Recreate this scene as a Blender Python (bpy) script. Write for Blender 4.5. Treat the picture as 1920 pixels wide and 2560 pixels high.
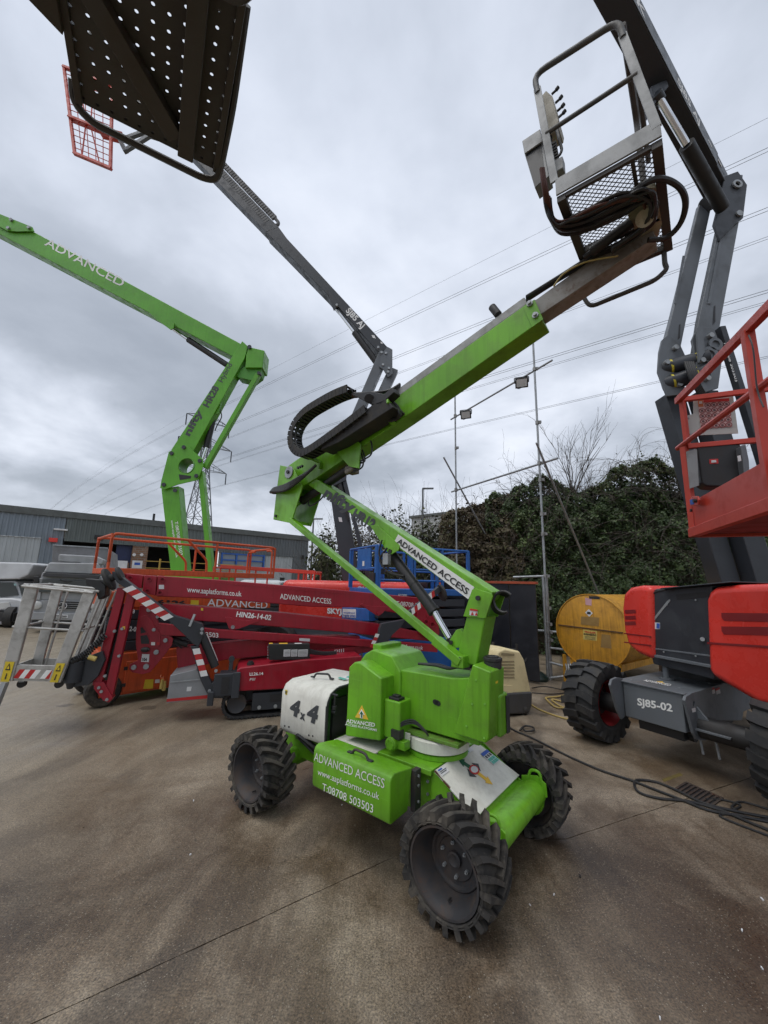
import bpy, bmesh, math, random
import numpy as np
from mathutils import Vector, Matrix

SC = bpy.context.scene
for o in list(bpy.data.objects):
    bpy.data.objects.remove(o)
COL = SC.collection
R = math.radians
random.seed(7)

# ------------------------------------------------------------------ camera
FPX, PITCH, ROLL, CAMH = 980.0, 10.2, 1.3, 1.9        # focal length in px of a 1920 wide frame
IW, IH = 1920, 2560
_p, _r = R(PITCH), R(ROLL)
FW = Vector((0, math.cos(_p), math.sin(_p)))
_up0 = Vector((0, -math.sin(_p), math.cos(_p)))
RT = Vector((1, 0, 0)) * math.cos(_r) + _up0 * math.sin(_r)
UP = _up0 * math.cos(_r) - Vector((1, 0, 0)) * math.sin(_r)
CC = Vector((0, 0, CAMH))
cam = bpy.data.cameras.new('camera')
cam.sensor_fit = 'HORIZONTAL'
cam.sensor_width = 36
cam.lens = FPX / IW * 36
cam.clip_start = 0.05
cam.clip_end = 3000
camo = bpy.data.objects.new('camera', cam)
COL.objects.link(camo)
camo.matrix_world = Matrix(((RT.x, UP.x, -FW.x, CC.x), (RT.y, UP.y, -FW.y, CC.y), (RT.z, UP.z, -FW.z, CC.z), (0, 0, 0, 1)))
SC.camera = camo

# ------------------------------------------------------------------ sky, sun, exposure
SUN_EL, SUN_AZ = 66, 235          # degrees; azimuth clockwise from +Y
w = bpy.data.worlds.new('World')
SC.world = w
w.use_nodes = True
nt = w.node_tree
nt.nodes.clear()
def N(t, **k):
    n = nt.nodes.new(t)
    for a, b in k.items():
        setattr(n, a, b)
    return n
out = N('ShaderNodeOutputWorld')
sky = N('ShaderNodeTexSky', sky_type='NISHITA')
sky.sun_disc = False
sky.sun_elevation = R(SUN_EL)
sky.sun_rotation = R(SUN_AZ)
bg1 = N('ShaderNodeBackground')
bg1.inputs[1].default_value = 0.1
nt.links.new(sky.outputs[0], bg1.inputs[0])
tc = N('ShaderNodeTexCoord')
sep = N('ShaderNodeSeparateXYZ')
nt.links.new(tc.outputs['Generated'], sep.inputs[0])
mz = N('ShaderNodeMath', operation='MAXIMUM'); mz.inputs[1].default_value = 0.0
nt.links.new(sep.outputs[2], mz.inputs[0])
az = N('ShaderNodeMath', operation='ADD'); az.inputs[1].default_value = 0.30
nt.links.new(mz.outputs[0], az.inputs[0])
dv = N('ShaderNodeVectorMath', operation='DIVIDE')
cmb = N('ShaderNodeCombineXYZ')
for i in range(3):
    nt.links.new(az.outputs[0], cmb.inputs[i])
nt.links.new(tc.outputs['Generated'], dv.inputs[0])
nt.links.new(cmb.outputs[0], dv.inputs[1])
mp = N('ShaderNodeMapping')
mp.inputs['Location'].default_value = (3.4, 0.8, 0)
mp.inputs['Rotation'].default_value = (0, 0, R(25))
nt.links.new(dv.outputs[0], mp.inputs[0])
def noise(scale, detail, rough, dist=0.0):
    n = N('ShaderNodeTexNoise')
    n.inputs['Scale'].default_value = scale
    n.inputs['Detail'].default_value = detail
    n.inputs['Roughness'].default_value = rough
    n.inputs['Distortion'].default_value = dist
    nt.links.new(mp.outputs[0], n.inputs['Vector'])
    return n
n1 = noise(1.15, 7, 0.5, 0.25)
n2 = noise(2.6, 6, 0.55, 0.2)
mx = N('ShaderNodeMix', data_type='FLOAT'); mx.inputs[0].default_value = 0.30
nt.links.new(n1.outputs[0], mx.inputs[2]); nt.links.new(n2.outputs[0], mx.inputs[3])
rmp = N('ShaderNodeValToRGB')
cr = rmp.color_ramp
cr.elements[0].position = 0.34; cr.elements[0].color = (0.22, 0.25, 0.295, 1)
cr.elements[1].position = 0.66; cr.elements[1].color = (0.90, 0.93, 0.99, 1)
e = cr.elements.new(0.44); e.color = (0.34, 0.375, 0.43, 1)
e = cr.elements.new(0.51); e.color = (0.52, 0.56, 0.635, 1)
e = cr.elements.new(0.57); e.color = (0.68, 0.72, 0.80, 1)
nt.links.new(mx.outputs[0], rmp.inputs[0])
# pale, even cloud deck higher up
el = N('ShaderNodeMapRange'); el.inputs[1].default_value = 0.12; el.inputs[2].default_value = 0.75
nt.links.new(sep.outputs[2], el.inputs[0])
elm = N('ShaderNodeMath', operation='MULTIPLY'); elm.inputs[1].default_value = 0.45
nt.links.new(el.outputs[0], elm.inputs[0])
mixc = N('ShaderNodeMix', data_type='RGBA')
mixc.inputs[7].default_value = (0.63, 0.685, 0.80, 1)
nt.links.new(elm.outputs[0], mixc.inputs[0]); nt.links.new(rmp.outputs[0], mixc.inputs[6])
hz_ = N('ShaderNodeMapRange'); hz_.inputs[1].default_value = 0.0; hz_.inputs[2].default_value = 0.22; hz_.inputs[3].default_value = 0.85; hz_.inputs[4].default_value = 0.0
nt.links.new(sep.outputs[2], hz_.inputs[0])
mixh = N('ShaderNodeMix', data_type='RGBA'); mixh.inputs[7].default_value = (0.53, 0.565, 0.63, 1)
nt.links.new(hz_.outputs[0], mixh.inputs[0]); nt.links.new(mixc.outputs[2], mixh.inputs[6])
bg2 = N('ShaderNodeBackground'); bg2.inputs[1].default_value = 0.87
nt.links.new(mixh.outputs[2], bg2.inputs[0])
ms = N('ShaderNodeMixShader'); ms.inputs[0].default_value = 0.95
nt.links.new(bg1.outputs[0], ms.inputs[1]); nt.links.new(bg2.outputs[0], ms.inputs[2])
nt.links.new(ms.outputs[0], out.inputs[0])

sun = bpy.data.lights.new('sun', 'SUN')
sun.energy = 1.0
sun.angle = R(40)
sun.color = (1, 0.965, 0.91)
suno = bpy.data.objects.new('sun', sun)
COL.objects.link(suno)
_d = Vector((math.sin(R(SUN_AZ)) * math.cos(R(SUN_EL)), math.cos(R(SUN_AZ)) * math.cos(R(SUN_EL)), math.sin(R(SUN_EL))))
suno.rotation_euler = (-_d).to_track_quat('-Z', 'Y').to_euler()
SC.view_settings.view_transform = 'Standard'
SC.view_settings.look = 'None'
SC.view_settings.exposure = 0.50
SC.view_settings.gamma = 1.0
SC.render.engine = 'CYCLES'
SC.cycles.use_adaptive_sampling = True
SC.cycles.adaptive_threshold = 0.025
SC.cycles.use_denoising = True
SC.cycles.max_bounces = 4
SC.cycles.diffuse_bounces = 2
SC.cycles.glossy_bounces = 2
SC.cycles.transmission_bounces = 2
SC.cycles.caustics_reflective = False
SC.cycles.caustics_refractive = False

# ------------------------------------------------------------------ measuring helpers: survey points on known planes
def ray(x, y):
    return FW + RT * ((x - IW / 2) / FPX) + UP * ((IH / 2 - y) / FPX)
def gz(x, y, z=0.0):
    d = ray(x, y)
    return CC + d * ((z - CC.z) / d.z)
def pl(x, y, p0, n):
    d = ray(x, y)
    return CC + d * ((Vector(p0) - CC).dot(n) / d.dot(n))
def yp(x, y, Y):
    return pl(x, y, (0, Y, 0), Vector((0, 1, 0)))
class Fr:
    """local frame: origin on the ground, u and v horizontal"""
    def __init__(s, O, deg=None, u=None):
        s.O = Vector((O[0], O[1], 0))
        s.u = Vector((math.cos(R(deg)), math.sin(R(deg)), 0)) if u is None else Vector((u[0], u[1], 0)).normalized()
        s.v = Vector((s.u.y, -s.u.x, 0))
    def W(s, a, b, z):
        return s.O + s.u * a + s.v * b + Vector((0, 0, z))
    def b(s, x, y, b): return pl(x, y, s.O + s.v * b, s.v)
    def a(s, x, y, a): return pl(x, y, s.O + s.u * a, s.u)
    def z(s, x, y, z): return gz(x, y, z)
    def loc(s, P):
        d = P - s.O
        return d.dot(s.u), d.dot(s.v), P.z
ZZ = Vector((0, 0, 1))

# ------------------------------------------------------------------ materials
MATS = {}
def mat_base(name):
    m = bpy.data.materials.new(name)
    m.use_nodes = True
    t = m.node_tree
    return m, t, t.nodes['Principled BSDF']
def ln(t, a, b):
    t.links.new(a, b)
def tnoise(t, vec, scale, detail=4, rough=.55, dist=0):
    n = t.nodes.new('ShaderNodeTexNoise')
    n.inputs['Scale'].default_value = scale
    n.inputs['Detail'].default_value = detail
    n.inputs['Roughness'].default_value = rough
    n.inputs['Distortion'].default_value = dist
    if vec is not None:
        ln(t, vec, n.inputs['Vector'])
    return n
def tramp(t, fac, stops):
    r = t.nodes.new('ShaderNodeValToRGB')
    c = r.color_ramp
    c.elements[0].position, c.elements[0].color = stops[0][0], (*stops[0][1], 1)
    c.elements[1].position, c.elements[1].color = stops[-1][0], (*stops[-1][1], 1)
    for p, col in stops[1:-1]:
        e = c.elements.new(p); e.color = (*col, 1)
    ln(t, fac, r.inputs[0])
    return r
def tmix(t, fac, a, b, mode='MIX'):
    m = t.nodes.new('ShaderNodeMix'); m.data_type = 'RGBA'; m.blend_type = mode
    for s, v in ((0, fac), (6, a), (7, b)):
        if hasattr(v, 'is_linked') or hasattr(v, 'links'):
            ln(t, v, m.inputs[s])
        elif s == 0:
            m.inputs[0].default_value = v
        else:
            m.inputs[s].default_value = (*v, 1)
    return m.outputs[2]
def tmath(t, op, a, b=None, clamp=False):
    m = t.nodes.new('ShaderNodeMath'); m.operation = op; m.use_clamp = clamp
    for s, v in ((0, a), (1, b)):
        if v is None: continue
        if hasattr(v, 'links'):
            ln(t, v, m.inputs[s])
        else:
            m.inputs[s].default_value = v
    return m.outputs[0]
def tbump(t, h, strength, dist=.01):
    b = t.nodes.new('ShaderNodeBump')
    b.inputs['Strength'].default_value = strength
    b.inputs['Distance'].default_value = dist
    ln(t, h, b.inputs['Height'])
    return b.outputs[0]
def paint(name, col, rough=.38, dirt=.25, dirtcol=(.07, .058, .04), metal=0., rust=0., scale=5., var=.12, fine=70., bump=0., spec=.5, wear=0.):
    if name in MATS: return MATS[name]
    m, t, p = mat_base(name)
    tcn = t.nodes.new('ShaderNodeTexCoord')
    v = tcn.outputs['Object']
    n1 = tnoise(t, v, scale, 5, .62, .3)
    n2 = tnoise(t, v, fine, 2, .6)
    n3 = tnoise(t, v, scale * .35, 2, .5)
    d = tramp(t, n1.outputs[0], [(.46, (0, 0, 0)), (.72, (1, 1, 1))])
    vr = tramp(t, n3.outputs[0], [(.3, tuple(c * (1 - var) for c in col)), (.7, tuple(min(1, c * (1 + var)) for c in col))])
    f = tmath(t, 'MULTIPLY', d.outputs[0], dirt)
    c = tmix(t, f, vr.outputs[0], dirtcol)
    f2 = tramp(t, n2.outputs[0], [(.62, (0, 0, 0)), (.75, (1, 1, 1))])
    f2m = tmath(t, 'MULTIPLY', f2.outputs[0], dirt * .45)
    c = tmix(t, f2m, c, dirtcol)
    if wear:
        mpw = t.nodes.new('ShaderNodeMapping'); mpw.inputs['Scale'].default_value = (26, 26, 1.6); ln(t, v, mpw.inputs[0])
        ns = tnoise(t, mpw.outputs[0], 1.0, 4, .65, .2)
        c = tmix(t, wear, c, tramp(t, ns.outputs[0], [(.34, (.62, .60, .55)), (.5, (1, 1, 1)), (.68, (1.15, 1.15, 1.1))]).outputs[0], 'MULTIPLY')
        mps = t.nodes.new('ShaderNodeMapping'); mps.inputs['Scale'].default_value = (6, 6, 130); mps.inputs['Rotation'].default_value = (.5, .35, .2); ln(t, v, mps.inputs[0])
        nsc = tnoise(t, mps.outputs[0], 1.0, 2, .5, .3)
        sc_ = tramp(t, nsc.outputs[0], [(.70, (0, 0, 0)), (.735, (1, 1, 1))])
        c = tmix(t, tmath(t, 'MULTIPLY', sc_.outputs[0], wear * .6), c, tuple(min(1, x * 1.5 + .08) for x in col))
    if rust:
        n4 = tnoise(t, v, scale * 2.3, 6, .7, .6)
        rr = tramp(t, n4.outputs[0], [(.62 - .12 * rust, (0, 0, 0)), (.66 - .08 * rust, (1, 1, 1))])
        rm = tmath(t, 'MULTIPLY', rr.outputs[0], min(1, rust * 1.4))
        c = tmix(t, rm, c, (.11, .045, .02))
    ln(t, c, p.inputs['Base Color'])
    ro = tmath(t, 'MULTIPLY_ADD', d.outputs[0], .3)
    t.nodes[-1].inputs[2].default_value = rough
    ln(t, ro, p.inputs['Roughness'])
    p.inputs['Metallic'].default_value = metal
    p.inputs['Specular IOR Level'].default_value = spec
    if bump:
        ln(t, tbump(t, n2.outputs[0], bump, .004), p.inputs['Normal'])
    MATS[name] = m
    return m
def glass(name, col=(.05, .06, .07), rough=.06):
    if name in MATS: return MATS[name]
    m, t, p = mat_base(name)
    p.inputs['Base Color'].default_value = (*col, 1)
    p.inputs['Roughness'].default_value = rough
    p.inputs['Specular IOR Level'].default_value = .8
    MATS[name] = m
    return m
def two(name, c1, c2, sc, vec=(1, 0, 0), rough=.5, width=.5):
    """diagonal two colour striping"""
    if name in MATS: return MATS[name]
    m, t, p = mat_base(name)
    tcn = t.nodes.new('ShaderNodeTexCoord')
    dp = t.nodes.new('ShaderNodeVectorMath'); dp.operation = 'DOT_PRODUCT'
    ln(t, tcn.outputs['Object'], dp.inputs[0]); dp.inputs[1].default_value = vec
    f = tmath(t, 'FRACT', tmath(t, 'MULTIPLY', dp.outputs['Value'], sc))
    g = tmath(t, 'GREATER_THAN', f, width)
    nz = tnoise(t, tcn.outputs['Object'], 9, 6, .6)
    c = tmix(t, g, c1, c2)
    dd = tramp(t, nz.outputs[0], [(.5, (0, 0, 0)), (.75, (.35, .35, .35))])
    ln(t, tmix(t, dd.outputs[0], c, (.1, .09, .07)), p.inputs['Base Color'])
    p.inputs['Roughness'].default_value = rough
    MATS[name] = m
    return m

M = {}
M['green'] = paint('lime_green_paint', (.145, .39, .018), .29, .34, (.085, .11, .025), var=.22, wear=.38)
M['green_b'] = paint('fresh_lime_green_paint', (.105, .36, .02), .34, .10, (.07, .12, .03), wear=.25)
M['white'] = paint('chalky_white_paint', (.68, .67, .60), .45, .30, (.24, .21, .15), wear=.22)
M['whitel'] = paint('white_lettering', (.80, .80, .78), .5, .12, (.3, .3, .28), bump=0)
M['blackl'] = paint('black_lettering', (.018, .018, .02), .5, .1, bump=0)
M['greyl'] = paint('dark_grey_lettering', (.05, .055, .06), .5, .1, bump=0)
M['rubber'] = paint('worn_rubber', (.036, .034, .032), .8, .8, (.16, .14, .112), scale=6, var=.3, bump=.35, fine=40, spec=.25)
M['rubber2'] = paint('black_rubber', (.033, .033, .034), .66, .55, (.10, .09, .075), scale=7, bump=.2, fine=40, spec=.3)
M['black'] = paint('black_plastic', (.018, .018, .019), .45, .25, (.07, .06, .05))
M['hose'] = paint('black_hose', (.016, .016, .017), .42, .3, (.08, .07, .05), scale=14)
M['rim'] = paint('dirty_dark_steel', (.038, .038, .041), .5, .85, (.085, .06, .045), scale=6, rust=.2, spec=.4)
M['steelgrey'] = paint('grey_cage_paint', (.30, .31, .31), .45, .35, (.09, .075, .06), rust=.06)
M['rusty'] = paint('rusty_grey_steel', (.29, .28, .26), .55, .6, (.12, .08, .055), scale=8, rust=.3)
M['brown'] = paint('brown_oxide_steel', (.066, .062, .058), .6, .5, (.095, .08, .068), scale=6, rust=.04)
M['chrome'] = paint('chromed_rod', (.75, .76, .78), .12, .05, metal=1., bump=0)
M['galv'] = paint('galvanised_tube', (.34, .36, .37), .45, .35, (.14, .12, .10), metal=.45, scale=9)
M['alum'] = paint('scuffed_aluminium', (.50, .49, .46), .42, .5, (.16, .14, .11), metal=.55, scale=9, fine=50, bump=.1)
M['sjgrey'] = paint('slate_grey_paint', (.125, .138, .152), .40, .12, (.13, .12, .10))
M['sjdark'] = paint('charcoal_paint', (.03, .034, .041), .38, .06, (.1, .09, .08))
M['sjred'] = paint('signal_red_paint', (.66, .045, .032), .24, .0, (.2, .08, .06))
M['cagered'] = paint('red_cage_paint', (.52, .052, .03), .4, .25, (.16, .06, .04))
M['dred'] = paint('crimson_paint', (.30, .008, .022), .30, .16, (.12, .04, .04), var=.12, wear=.35)
M['orange'] = paint('orange_paint', (.58, .085, .018), .42, .35, (.18, .07, .04), rust=.04, wear=.5)
M['blue'] = paint('blue_paint', (.012, .105, .36), .4, .2, (.05, .07, .1))
M['tank'] = paint('ochre_yellow_paint', (.56, .275, .024), .5, .5, (.20, .10, .03), scale=3.5, rust=.10, wear=.8)
M['yellow'] = paint('yellow_sticker', (.70, .52, .03), .5, .2, bump=0)
M['redl'] = paint('red_sticker', (.50, .02, .02), .45, .15, bump=0)
M['cream'] = paint('cream_plastic', (.76, .64, .36), .5, .4, (.30, .22, .12), scale=4)
M['paper'] = paint('printed_paper', (.66, .66, .66), .55, .15, (.35, .35, .36), bump=0)
M['greens'] = paint('dark_green_print', (.015, .12, .06), .5, .1, bump=0)
M['blues'] = paint('blue_print', (.03, .10, .42), .5, .1, bump=0)
M['gold'] = paint('gold_print', (.78, .48, .05), .5, .05, bump=0)
M['teal'] = paint('teal_print', (.10, .42, .33), .5, .1, bump=0)

# ------------------------------------------------------------------ objects
def thing(name, label, cat, loc=(0, 0, 0), group=None):
    o = bpy.data.objects.new(name, None)
    o.empty_display_size = .2
    COL.objects.link(o)
    o.location = loc
    o['label'] = label; o['category'] = cat
    if group: o['group'] = group
    o['base'] = tuple(loc)
    return o
def basep(o):
    while o is not None:
        if 'base' in o: return Vector(o['base'])
        o = o.parent
    return Vector((0, 0, 0))
def tag(o, label=None, cat=None, group=None, kind=None):
    for k, v in (('label', label), ('category', cat), ('group', group), ('kind', kind)):
        if v: o[k] = v
    return o
def perp(d, hint=None):
    d = d.normalized()
    h = Vector(hint) if hint is not None else (ZZ if abs(d.z) < .95 else Vector((1, 0, 0)))
    s = d.cross(h)
    if s.length < 1e-6:
        s = d.cross(Vector((1, .3, .2)))
    s.normalize()
    return s, s.cross(d).normalized()
SPLIT = {'pivot_boss': 'pivot_boss', 'wheel_bolts': 'wheel_bolt', 'flange_bolts': 'flange_bolt', 'bracket_bolts': 'bracket_bolt', 'rivets': 'rivet', 'motor_bolts': 'motor_bolt', 'motor_hoses': 'motor_hose', 'mast_hoses': 'mast_hose', 'mast_head': 'mast_plate', 'cylinder_hoses': 'cylinder_hose', 'knuckle_hoses': 'knuckle_hose', 'wear_pad_bolts': 'wear_pad_bolt', 'chain_hoses': 'chain_hose', 'boom_hoses': 'boom_hose', 'cage_hoses': 'cage_hose', 'control_levers': 'control_lever', 'console_cables': 'console_cable', 'boom_pins': 'boom_pin', 'pivot_pins': 'pivot_pin', 'pin_bosses': 'pin_boss', 'knuckle_bosses': 'knuckle_boss', 'jib_pins': 'jib_pin', 'connectors': 'connector', 'hydraulic_hoses': 'hydraulic_hose', 'roller_bolts': 'roller_bolt', 'lid_bolts': 'lid_bolt', 'shelf_bolts': 'shelf_bolt', 'cowl_vents': 'cowl_vent', 'cowl_grooves': 'cowl_groove', 'elbow_hoses': 'elbow_hose', 'louvres': 'louvre', 'cage_frame': 'cage_bar', 'cage_mesh': 'mesh_bar', 'floor_frame': 'floor_bar', 'valve_pipework': 'valve_pipe', 'knuckle_plate': 'knuckle_plate', 'elbow_plate': 'elbow_plate', 'knuckle_web': 'knuckle_web', 'pin_bolt': 'pin_bolt', 'cylinder_lug': 'cylinder_lug', 'boom_bracket': 'boom_bracket', 'boom_plate': 'boom_plate', 'boom_gusset': 'boom_gusset', 'boom_slot': 'boom_slot', 'axle_flange': 'axle_flange', 'axle_bracket': 'axle_bracket', 'cage_stay': 'cage_stay', 'turntable_rail': 'turntable_rail', 'wall_light': 'wall_light', 'barrier_rail': 'barrier_rail', 'rear_rail': 'rear_rail', 'wheel_lug': 'wheel_lug'}
class MB:
    def __init__(s):
        s.V = []; s.F = []; s.P = []
    def add(s, vs, fs):
        n = len(s.V)
        s.P.append((n, len(s.F)))
        s.V += [tuple(v) for v in vs]
        s.F += [tuple(i + n for i in f) for f in fs]
        return s
    def hexa(s, c):
        """c: 4 bottom + 4 top corners"""
        return s.add(c, [(3, 2, 1, 0), (4, 5, 6, 7), (0, 1, 5, 4), (1, 2, 6, 5), (2, 3, 7, 6), (3, 0, 4, 7)])
    def box(s, o, x, y, z):
        o, x, y, z = map(Vector, (o, x, y, z))
        if x.cross(y).dot(z) < 0:
            x, y = y, x
        return s.hexa([o, o + x, o + x + y, o + y, o + z, o + x + z, o + x + y + z, o + y + z])
    def fbox(s, F, a0, a1, b0, b1, z0, z1):
        return s.box(F.W(a0, b0, z0), F.u * (a1 - a0), F.v * (b1 - b0), ZZ * (z1 - z0))
    def cbox(s, c, x, y, z):
        """centre, full edge vectors"""
        c, x, y, z = map(Vector, (c, x, y, z))
        return s.box(c - x / 2 - y / 2 - z / 2, x, y, z)
    def beam(s, p, q, wd, ht, up=None, e=0.):
        p, q = Vector(p), Vector(q)
        d = (q - p).normalized()
        sd, u = perp(d, up)
        p = p - d * e; q = q + d * e
        return s.box(p - sd * wd / 2 - u * ht / 2, sd * wd, q - p, u * ht)
    def prism(s, pts, vec):
        pts = [Vector(p) for p in pts]; vec = Vector(vec)
        n = len(pts)
        nn = Vector((0, 0, 0))
        for i in range(n):
            nn += pts[i].cross(pts[(i + 1) % n])
        if nn.dot(vec) > 0:
            pts = pts[::-1]
        vs = pts + [p + vec for p in pts]
        fs = [tuple(range(n)), tuple(range(2 * n - 1, n - 1, -1))]
        fs += [(i, i + n, (i + 1) % n + n, (i + 1) % n) for i in range(n)]
        fs = [f if k < 2 else f for k, f in enumerate(fs)]
        return s.add(vs, fs)
    def cyl(s, p, q, r, r2=None, n=14, cap=True):
        p, q = Vector(p), Vector(q)
        a, b = perp(q - p)
        r2 = r if r2 is None else r2
        vs = []
        for c, rr in ((p, r), (q, r2)):
            for i in range(n):
                t = 2 * math.pi * i / n
                vs.append(c + a * (rr * math.cos(t)) + b * (rr * math.sin(t)))
        fs = [(i, (i + 1) % n, n + (i + 1) % n, n + i) for i in range(n)]
        if cap:
            fs += [tuple(range(n - 1, -1, -1)), tuple(range(n, 2 * n))]
        return s.add(vs, fs)
    def lathe(s, c, ax, prof, n=24, close=False, cap=True):
        """prof: list of (along axis, radius)"""
        c = Vector(c); ax = Vector(ax).normalized()
        a, b = perp(ax)
        vs = []
        for h, r in prof:
            for i in range(n):
                t = 2 * math.pi * i / n
                vs.append(c + ax * h + a * (r * math.cos(t)) + b * (r * math.sin(t)))
        fs = []
        m = len(prof)
        for j in range(m - 1 + (1 if close else 0)):
            k = (j + 1) % m
            for i in range(n):
                fs.append((j * n + i, j * n + (i + 1) % n, k * n + (i + 1) % n, k * n + i))
        if not close and cap:
            if prof[0][1] > 1e-5: fs.append(tuple(range(n - 1, -1, -1)))
            if prof[-1][1] > 1e-5: fs.append(tuple(range((m - 1) * n, m * n)))
        return s.add(vs, fs)
    def tube(s, pts, r, n=8, fil=0., closed=False, fn=4):
        pts = [Vector(p) for p in pts]
        if fil: pts = fillet(pts, fil, closed, fn)
        m = len(pts)
        vs = []
        pa = None
        for i in range(m):
            if closed:
                d = pts[(i + 1) % m] - pts[i - 1]
            else:
                d = pts[min(i + 1, m - 1)] - pts[max(i - 1, 0)]
            if d.length < 1e-9: d = Vector((0, 0, 1))
            d.normalize()
            if pa is None:
                a, b = perp(d)
            else:
                a = pa - d * pa.dot(d)
                if a.length < 1e-6: a, b = perp(d)
                a.normalize(); b = a.cross(d) * -1
            pa = a
            b = d.cross(a)
            rr = r[i] if isinstance(r, (list, tuple)) else r
            for k in range(n):
                t = 2 * math.pi * k / n
                vs.append(pts[i] + a * (rr * math.cos(t)) + b * (rr * math.sin(t)))
        fs = []
        for j in range(m - (0 if closed else 1)):
            q = (j + 1) % m
            for i in range(n):
                fs.append((j * n + i, j * n + (i + 1) % n, q * n + (i + 1) % n, q * n + i))
        if not closed:
            fs += [tuple(range(n - 1, -1, -1)), tuple(range((m - 1) * n, m * n))]
        return s.add(vs, fs)
    def plate_hole(s, pts, c, r, vec, n=48):
        """flat plate with one round hole; outline star-shaped about c"""
        pts = [Vector(p) for p in pts]; c = Vector(c); vec = Vector(vec)
        nn = vec.normalized()
        e1 = (pts[0] - c); e1 = (e1 - nn * e1.dot(nn)).normalized(); e2 = nn.cross(e1)
        ang = []
        P2 = [((p - c).dot(e1), (p - c).dot(e2)) for p in pts]
        def edge(t):
            dx, dy = math.cos(t), math.sin(t); best = None
            for i in range(len(P2)):
                (x1, y1), (x2, y2) = P2[i], P2[(i + 1) % len(P2)]
                den = dx * (y2 - y1) - dy * (x2 - x1)
                if abs(den) < 1e-12: continue
                k = (x1 * (y2 - y1) - y1 * (x2 - x1)) / den
                w_ = (x1 * dy - y1 * dx) / den
                if k > 0 and -1e-6 <= w_ <= 1 + 1e-6 and (best is None or k > best): best = k
            return best or r * 1.1
        T = sorted([2 * math.pi * i / n for i in range(n)] + [math.atan2(y, x) % (2 * math.pi) for x, y in P2])
        m = len(T); vs = []
        for off in (Vector((0, 0, 0)), vec):
            for t in T:
                d = e1 * math.cos(t) + e2 * math.sin(t)
                vs.append(c + d * r + off)
            for t in T:
                d = e1 * math.cos(t) + e2 * math.sin(t)
                vs.append(c + d * edge(t) + off)
        fs = []
        for i in range(m):
            j = (i + 1) % m
            fs += [(i, m + i, m + j, j), (2 * m + i, 2 * m + j, 3 * m + j, 3 * m + i), (i, j, 2 * m + j, 2 * m + i), (m + i, 3 * m + i, 3 * m + j, m + j)]
        return s.add(vs, fs)
    def quad(s, *p):
        return s.add(p, [tuple(range(len(p)))])
    def build(s, name, mat, parent=None, bevel=0., seg=2, smooth=38, label=None, kind=None):
        if name in SPLIT:
            nm = SPLIT[name]
            if len(s.P) > 1:
                first = None
                ends = s.P[1:] + [(len(s.V), len(s.F))]
                for (v0, f0), (v1, f1) in zip(s.P, ends):
                    q = MB(); q.V = s.V[v0:v1]; q.F = [tuple(i - v0 for i in f) for f in s.F[f0:f1]]
                    o = q.build(nm, mat, parent, bevel, seg, smooth)
                    first = first or o
                return first
            name = nm
        me = bpy.data.meshes.new(name)
        bs = basep(parent)
        me.from_pydata([tuple(Vector(v) - bs) for v in s.V], [], s.F)
        if mat is not None:
            me.materials.append(M[mat] if isinstance(mat, str) else mat)
        finish(me, smooth)
        o = bpy.data.objects.new(name, me)
        COL.objects.link(o)
        if parent is not None: o.parent = parent
        if bevel:
            b = o.modifiers.new('bevel', 'BEVEL')
            b.width = bevel; b.segments = seg; b.limit_method = 'ANGLE'; b.angle_limit = R(35)
            b.harden_normals = True
        if label: o['label'] = label
        if kind: o['kind'] = kind
        return o
def finish(me, smooth):
    bm = bmesh.new(); bm.from_mesh(me)
    bmesh.ops.recalc_face_normals(bm, faces=bm.faces)
    bm.to_mesh(me); bm.free()
    if smooth:
        me.polygons.foreach_set('use_smooth', [True] * len(me.polygons))
        me.set_sharp_from_angle(angle=R(smooth))
    me.update()
def fillet(pts, rad, closed=False, fn=4):
    n = len(pts); o = []
    for i in range(n):
        if not closed and i in (0, n - 1):
            o.append(pts[i]); continue
        p, q, r_ = pts[i - 1], pts[i], pts[(i + 1) % n]
        d1 = (p - q); d2 = (r_ - q)
        k = min(rad, d1.length * .48, d2.length * .48)
        A = q + d1.normalized() * k; B = q + d2.normalized() * k
        for j in range(fn + 1):
            t = j / fn
            o.append(A * (1 - t) ** 2 + q * (2 * t * (1 - t)) + B * t * t)
    return o
def link_mesh(name, me, parent=None, mat=None):
    o = bpy.data.objects.new(name, me)
    COL.objects.link(o)
    if parent is not None: o.parent = parent
    return o
_tc = {}
def text_mesh(s, bold):
    k = (s, bold)
    if k in _tc: return _tc[k]
    cu = bpy.data.curves.new('t', 'FONT')
    cu.body = s; cu.size = 1; cu.offset = bold; cu.resolution_u = 3
    ob = bpy.data.objects.new('t', cu)
    COL.objects.link(ob)
    me = bpy.data.meshes.new_from_object(ob.evaluated_get(bpy.context.evaluated_depsgraph_get()))
    co = np.empty(len(me.vertices) * 3); me.vertices.foreach_get('co', co)
    co = co.reshape(-1, 3)
    mn, mxx = co.min(0), co.max(0)
    fs = [tuple(p.vertices) for p in me.polygons]
    bpy.data.objects.remove(ob); bpy.data.curves.remove(cu); bpy.data.meshes.remove(me)
    _tc[k] = (co, mn, mxx, fs)
    return _tc[k]
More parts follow.
